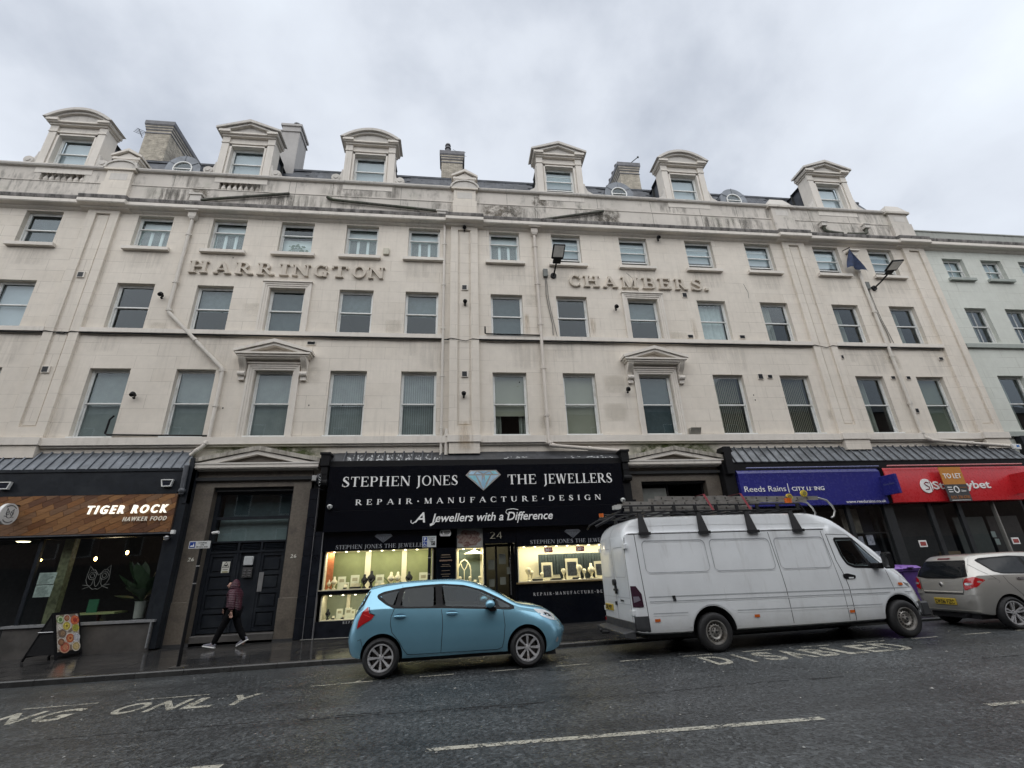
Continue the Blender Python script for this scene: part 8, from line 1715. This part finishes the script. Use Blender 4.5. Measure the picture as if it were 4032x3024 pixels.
# ---------------------------------------------------------- purple bins
M_purp = mat('purple_bin_plastic', (.10, .045, .22), .45, var=.15, dirt=(.06, .035, .12)); M_purl = mat('lighter_purple_lid', (.19, .09, .36), .4, var=.15)
def wbin(label, x, y, w_, rz=0):
    z = pavez(x, y); t = thing('wheelie_bin', label, 'bin', (x, y, z), rz, 'purple wheelie bins behind the van'); b = MB(); hw = w_/2
    b.add([(-hw*.82, -.28, .10), (hw*.82, -.28, .10), (hw*.82, .25, .10), (-hw*.82, .25, .10), (-hw, -.36, 1.08), (hw, -.36, 1.08), (hw, .34, 1.08), (-hw, .34, 1.08)], [(3, 2, 1, 0), (4, 5, 6, 7), (0, 1, 5, 4), (1, 2, 6, 5), (2, 3, 7, 6), (3, 0, 4, 7)]); b.box(-hw-.02, hw+.02, -.39, .37, 1.05, 1.11); b.build('body', M_purp, t, bevel=.012)
    b = MB(); b.add([(-hw-.03, -.42, 1.115), (hw+.03, -.42, 1.115), (hw+.03, .38, 1.115), (-hw-.03, .38, 1.115), (-hw+.05, -.34, 1.19), (hw-.05, -.34, 1.19), (hw-.05, .32, 1.22), (-hw+.05, .32, 1.22)], [(3, 2, 1, 0), (4, 5, 6, 7), (0, 1, 5, 4), (1, 2, 6, 5), (2, 3, 7, 6), (3, 0, 4, 7)]); b.box(-.18, .0, -.46, -.40, 1.13, 1.17); b.build('lid', M_purl, t, bevel=.012)
    for s_ in (-1, 1): b = MB(); b.cyl((s_*hw*.8, .25, .10), (s_*(hw*.8+.05), .25, .10), .10, n=16); b.build('wheel', M_tyre, t, smooth=40)
wbin('left purple wheelie bin behind the van bonnet', 11.45, 12.5, .58); wbin('right purple wheelie bin next to the silver car tail lamp', 12.1, 12.6, .60, R(4))
# ================================================================ PERSON
PZ = pavez(-5.8, 14.6)
PS = thing('person', 'person striding left in a hooded maroon quilted jacket, black trousers and grey trainers', 'person', (-5.78, 14.6, PZ))
def skin_mesh(name, verts, edges, radii, m, parent, sub=2, root=0):
    me = bpy.data.meshes.new(name); me.from_pydata(verts, edges, []); o = bpy.data.objects.new(name, me); COL.objects.link(o)
    md = o.modifiers.new('s', 'SKIN'); md.use_smooth_shade = True; sv = me.skin_vertices[0].data
    for i, r in enumerate(radii): sv[i].radius = r if hasattr(r, '__len__') else (r, r); sv[i].use_root = (i == root)
    sb = o.modifiers.new('u', 'SUBSURF'); sb.levels = sub; sb.render_levels = sub
    dg = bpy.context.evaluated_depsgraph_get(); me2 = bpy.data.meshes.new_from_object(o.evaluated_get(dg), depsgraph=dg); bpy.data.objects.remove(o)
    me2.materials.clear(); me2.materials.append(m); return link(name, me2, parent)
M_skin = mat('skin', (.42, .25, .19), .55, var=.08); M_trou = mat('black_trousers', (.006, .006, .007), .95, var=.3, bump=.3, spec=.1)
# facing -x ; forward leg reaches left, rear leg trails right; y is depth (near side -)
V = [(0, 0, .88), (-.01, 0, 1.02), (-.02, 0, 1.18), (-.03, 0, 1.32), (-.045, 0, 1.40), (-.07, 0, 1.47),     # 0-5 spine, neck, head base
     (-.09, 0, 1.545), (-.09, 0, 1.60),                                                             # 6,7 head
     (-.02, -.09, .86), (-.17, -.09, .52), (-.33, -.09, .13),                                          # 8-10 near leg forward
     (.02, .09, .86), (.14, .09, .52), (.38, .09, .17),                                               # 11-13 far leg back
     (-.02, -.19, 1.34), (.02, -.23, 1.08), (.04, -.22, .86),                                          # 14-16 near arm hanging
     (-.03, .19, 1.34), (-.07, .23, 1.10), (-.24, .21, .93),                                           # 17-19 far arm forward
     (-.42, -.09, .065), (.30, .09, .07)]
E = [(0, 1), (1, 2), (2, 3), (3, 4), (4, 5), (5, 6), (6, 7), (0, 8), (8, 9), (9, 10), (0, 11), (11, 12), (12, 13), (3, 14), (14, 15), (15, 16), (3, 17), (17, 18), (18, 19), (10, 20), (13, 21)]
rad = [.13, .13, .14, .14, .07, .055, .085, .075, .095, .068, .045, .095, .068, .045, .06, .045, .032, .06, .045, .032, .04, .04]
skin_mesh('body', V, E, rad, M_skin, PS)
tv = [V[i] for i in (0, 8, 9, 10, 11, 12, 13)]; skin_mesh('trousers', [(0, 0, .90)]+tv[1:3]+[(-.335, -.09, .10)]+tv[4:6]+[(.385, .09, .14)], [(0, 1), (1, 2), (2, 3), (0, 4), (4, 5), (5, 6)], [(.16, .15), (.115, .11), .09, .068, (.115, .11), .09, .068], M_trou, PS)
k = NT('maroon_quilted_nylon'); w1 = k.n('ShaderNodeTexWave'); w1.wave_type = 'BANDS'; w1.bands_direction = 'Z'; w1.inputs['Scale'].default_value = 7.5; w1.inputs['Distortion'].default_value = 1.2; w1.inputs['Detail'].default_value = 2; oc = k.n('ShaderNodeTexCoord').outputs['Object']; k.l(oc, w1.inputs['Vector'])
k.set(col=k.mix(k.ramp(w1.outputs[1], [(.25, 0), (.5, 1)]), (.045, .014, .024), (.085, .024, .040)), rough=.42); k.bump(w1.outputs[1], .5, .02); M_jac = k.m
jk = skin_mesh('jacket', [(0, 0, .82), (0, 0, 1.0), (-.015, 0, 1.18), (-.025, 0, 1.33), (-.04, 0, 1.42)]+[(-.02, -.19, 1.34), (.025, -.24, 1.08), (.045, -.225, .90), (-.03, .19, 1.34), (-.07, .24, 1.10), (-.22, .215, .95)], [(0, 1), (1, 2), (2, 3), (3, 4), (3, 5), (5, 6), (6, 7), (3, 8), (8, 9), (9, 10)], [(.205, .20), (.195, .20), (.195, .20), (.185, .19), .10, .11, .092, .07, .11, .088, .065], M_jac, PS)
hd_ = skin_mesh('hood', [(-.03, 0, 1.38), (-.055, 0, 1.48), (-.075, 0, 1.565), (-.135, 0, 1.585)], [(0, 1), (1, 2), (2, 3)], [.12, (.14, .14), (.135, .135), (.10, .115)], M_jac, PS)
b = MB(); b.sphere((-.185, 0, 1.505), .065, 14, 12, sc=(.75, .85, 1.25)); b.cyl((-.225, 0, 1.52), (-.252, 0, 1.495), .010, .017, 8); b.build('face', M_skin, PS, smooth=60)
b = MB()
for s_ in (-1, 1): b.sphere((-.228, s_*.028, 1.53), .009, 8, 6)
b.box(-.237, -.228, -.02, .02, 1.467, 1.473); b.build('eyes_and_mouth', mat('dark_features', (.06, .03, .03), .6), PS)
def hand(pos, dirv, side, name='hand'):
    p = Vector(pos); d = Vector(dirv).normalized(); f_ = Vector((-1, 0, 0)); f_ = (f_-d*f_.dot(d)).normalized()
    V = [p, p+d*.04, p+d*.085]; E = [(0, 1), (1, 2)]; r = [(.024, .024), (.034, .018), (.036, .016)]
    for i, (o_, L) in enumerate(((-.030, .058), (-.010, .070), (.010, .066), (.029, .052))):
        a = len(V); side_v = f_*o_; curl = Vector((0, 1, 0))*side*-.012
        V += [p+d*.09+side_v, p+d*(.09+L*.5)+side_v*1.05+curl, p+d*(.09+L)+side_v+curl*2.8]; E += [(2, a), (a, a+1), (a+1, a+2)]; r += [.0098, .009, .0075]
    a = len(V); V += [p+d*.035+f_*.035, p+d*.07+f_*.056, p+d*.10+f_*.060]; E += [(1, a), (a, a+1), (a+1, a+2)]; r += [.012, .010, .009]
    return skin_mesh(name, [tuple(v_) for v_ in V], E, r, M_skin, PS, 1)
hand((.048, -.222, .88), (.06, 0, -1), 1); hand((-.25, .212, .925), (-.75, 0, -.6), -1)
M_shoe = mat('grey_trainer', (.22, .22, .26), .5, var=.4, sc=20)
for hx, hz, hy, tx, tz in ((-.295, .035, -.09, -.56, .085), (.43, .155, .09, .19, .03)):
    dx, dz = tx-hx, tz-hz; L = sqrt(dx*dx+dz*dz); ux, uz = dx/L, dz/L; nx, nz = (uz, -ux) if -ux > 0 else (-uz, ux)
    def Q(a, h): return (hx+ux*a*L+nx*h, hz+uz*a*L+nz*h)
    b = MB(); prof = [Q(-.08, 0), Q(1.03, 0), Q(1.05, .02), Q(1.0, .024), Q(-.08, .03)]; b.prism(prof, hy-.045, hy+.045, 'y'); b.build('shoe_sole', M_whitel, PS, bevel=.006)
    b = MB(); prof = [Q(-.06, .03), Q(1.0, .026), Q(1.0, .045), Q(.75, .07), Q(.5, .085), Q(.32, .125), Q(-.02, .12), Q(-.08, .07)]; b.prism(prof, hy-.04, hy+.04, 'y'); b.build('shoe', M_shoe, PS, bevel=.012)
bpy.context.view_layer.update()
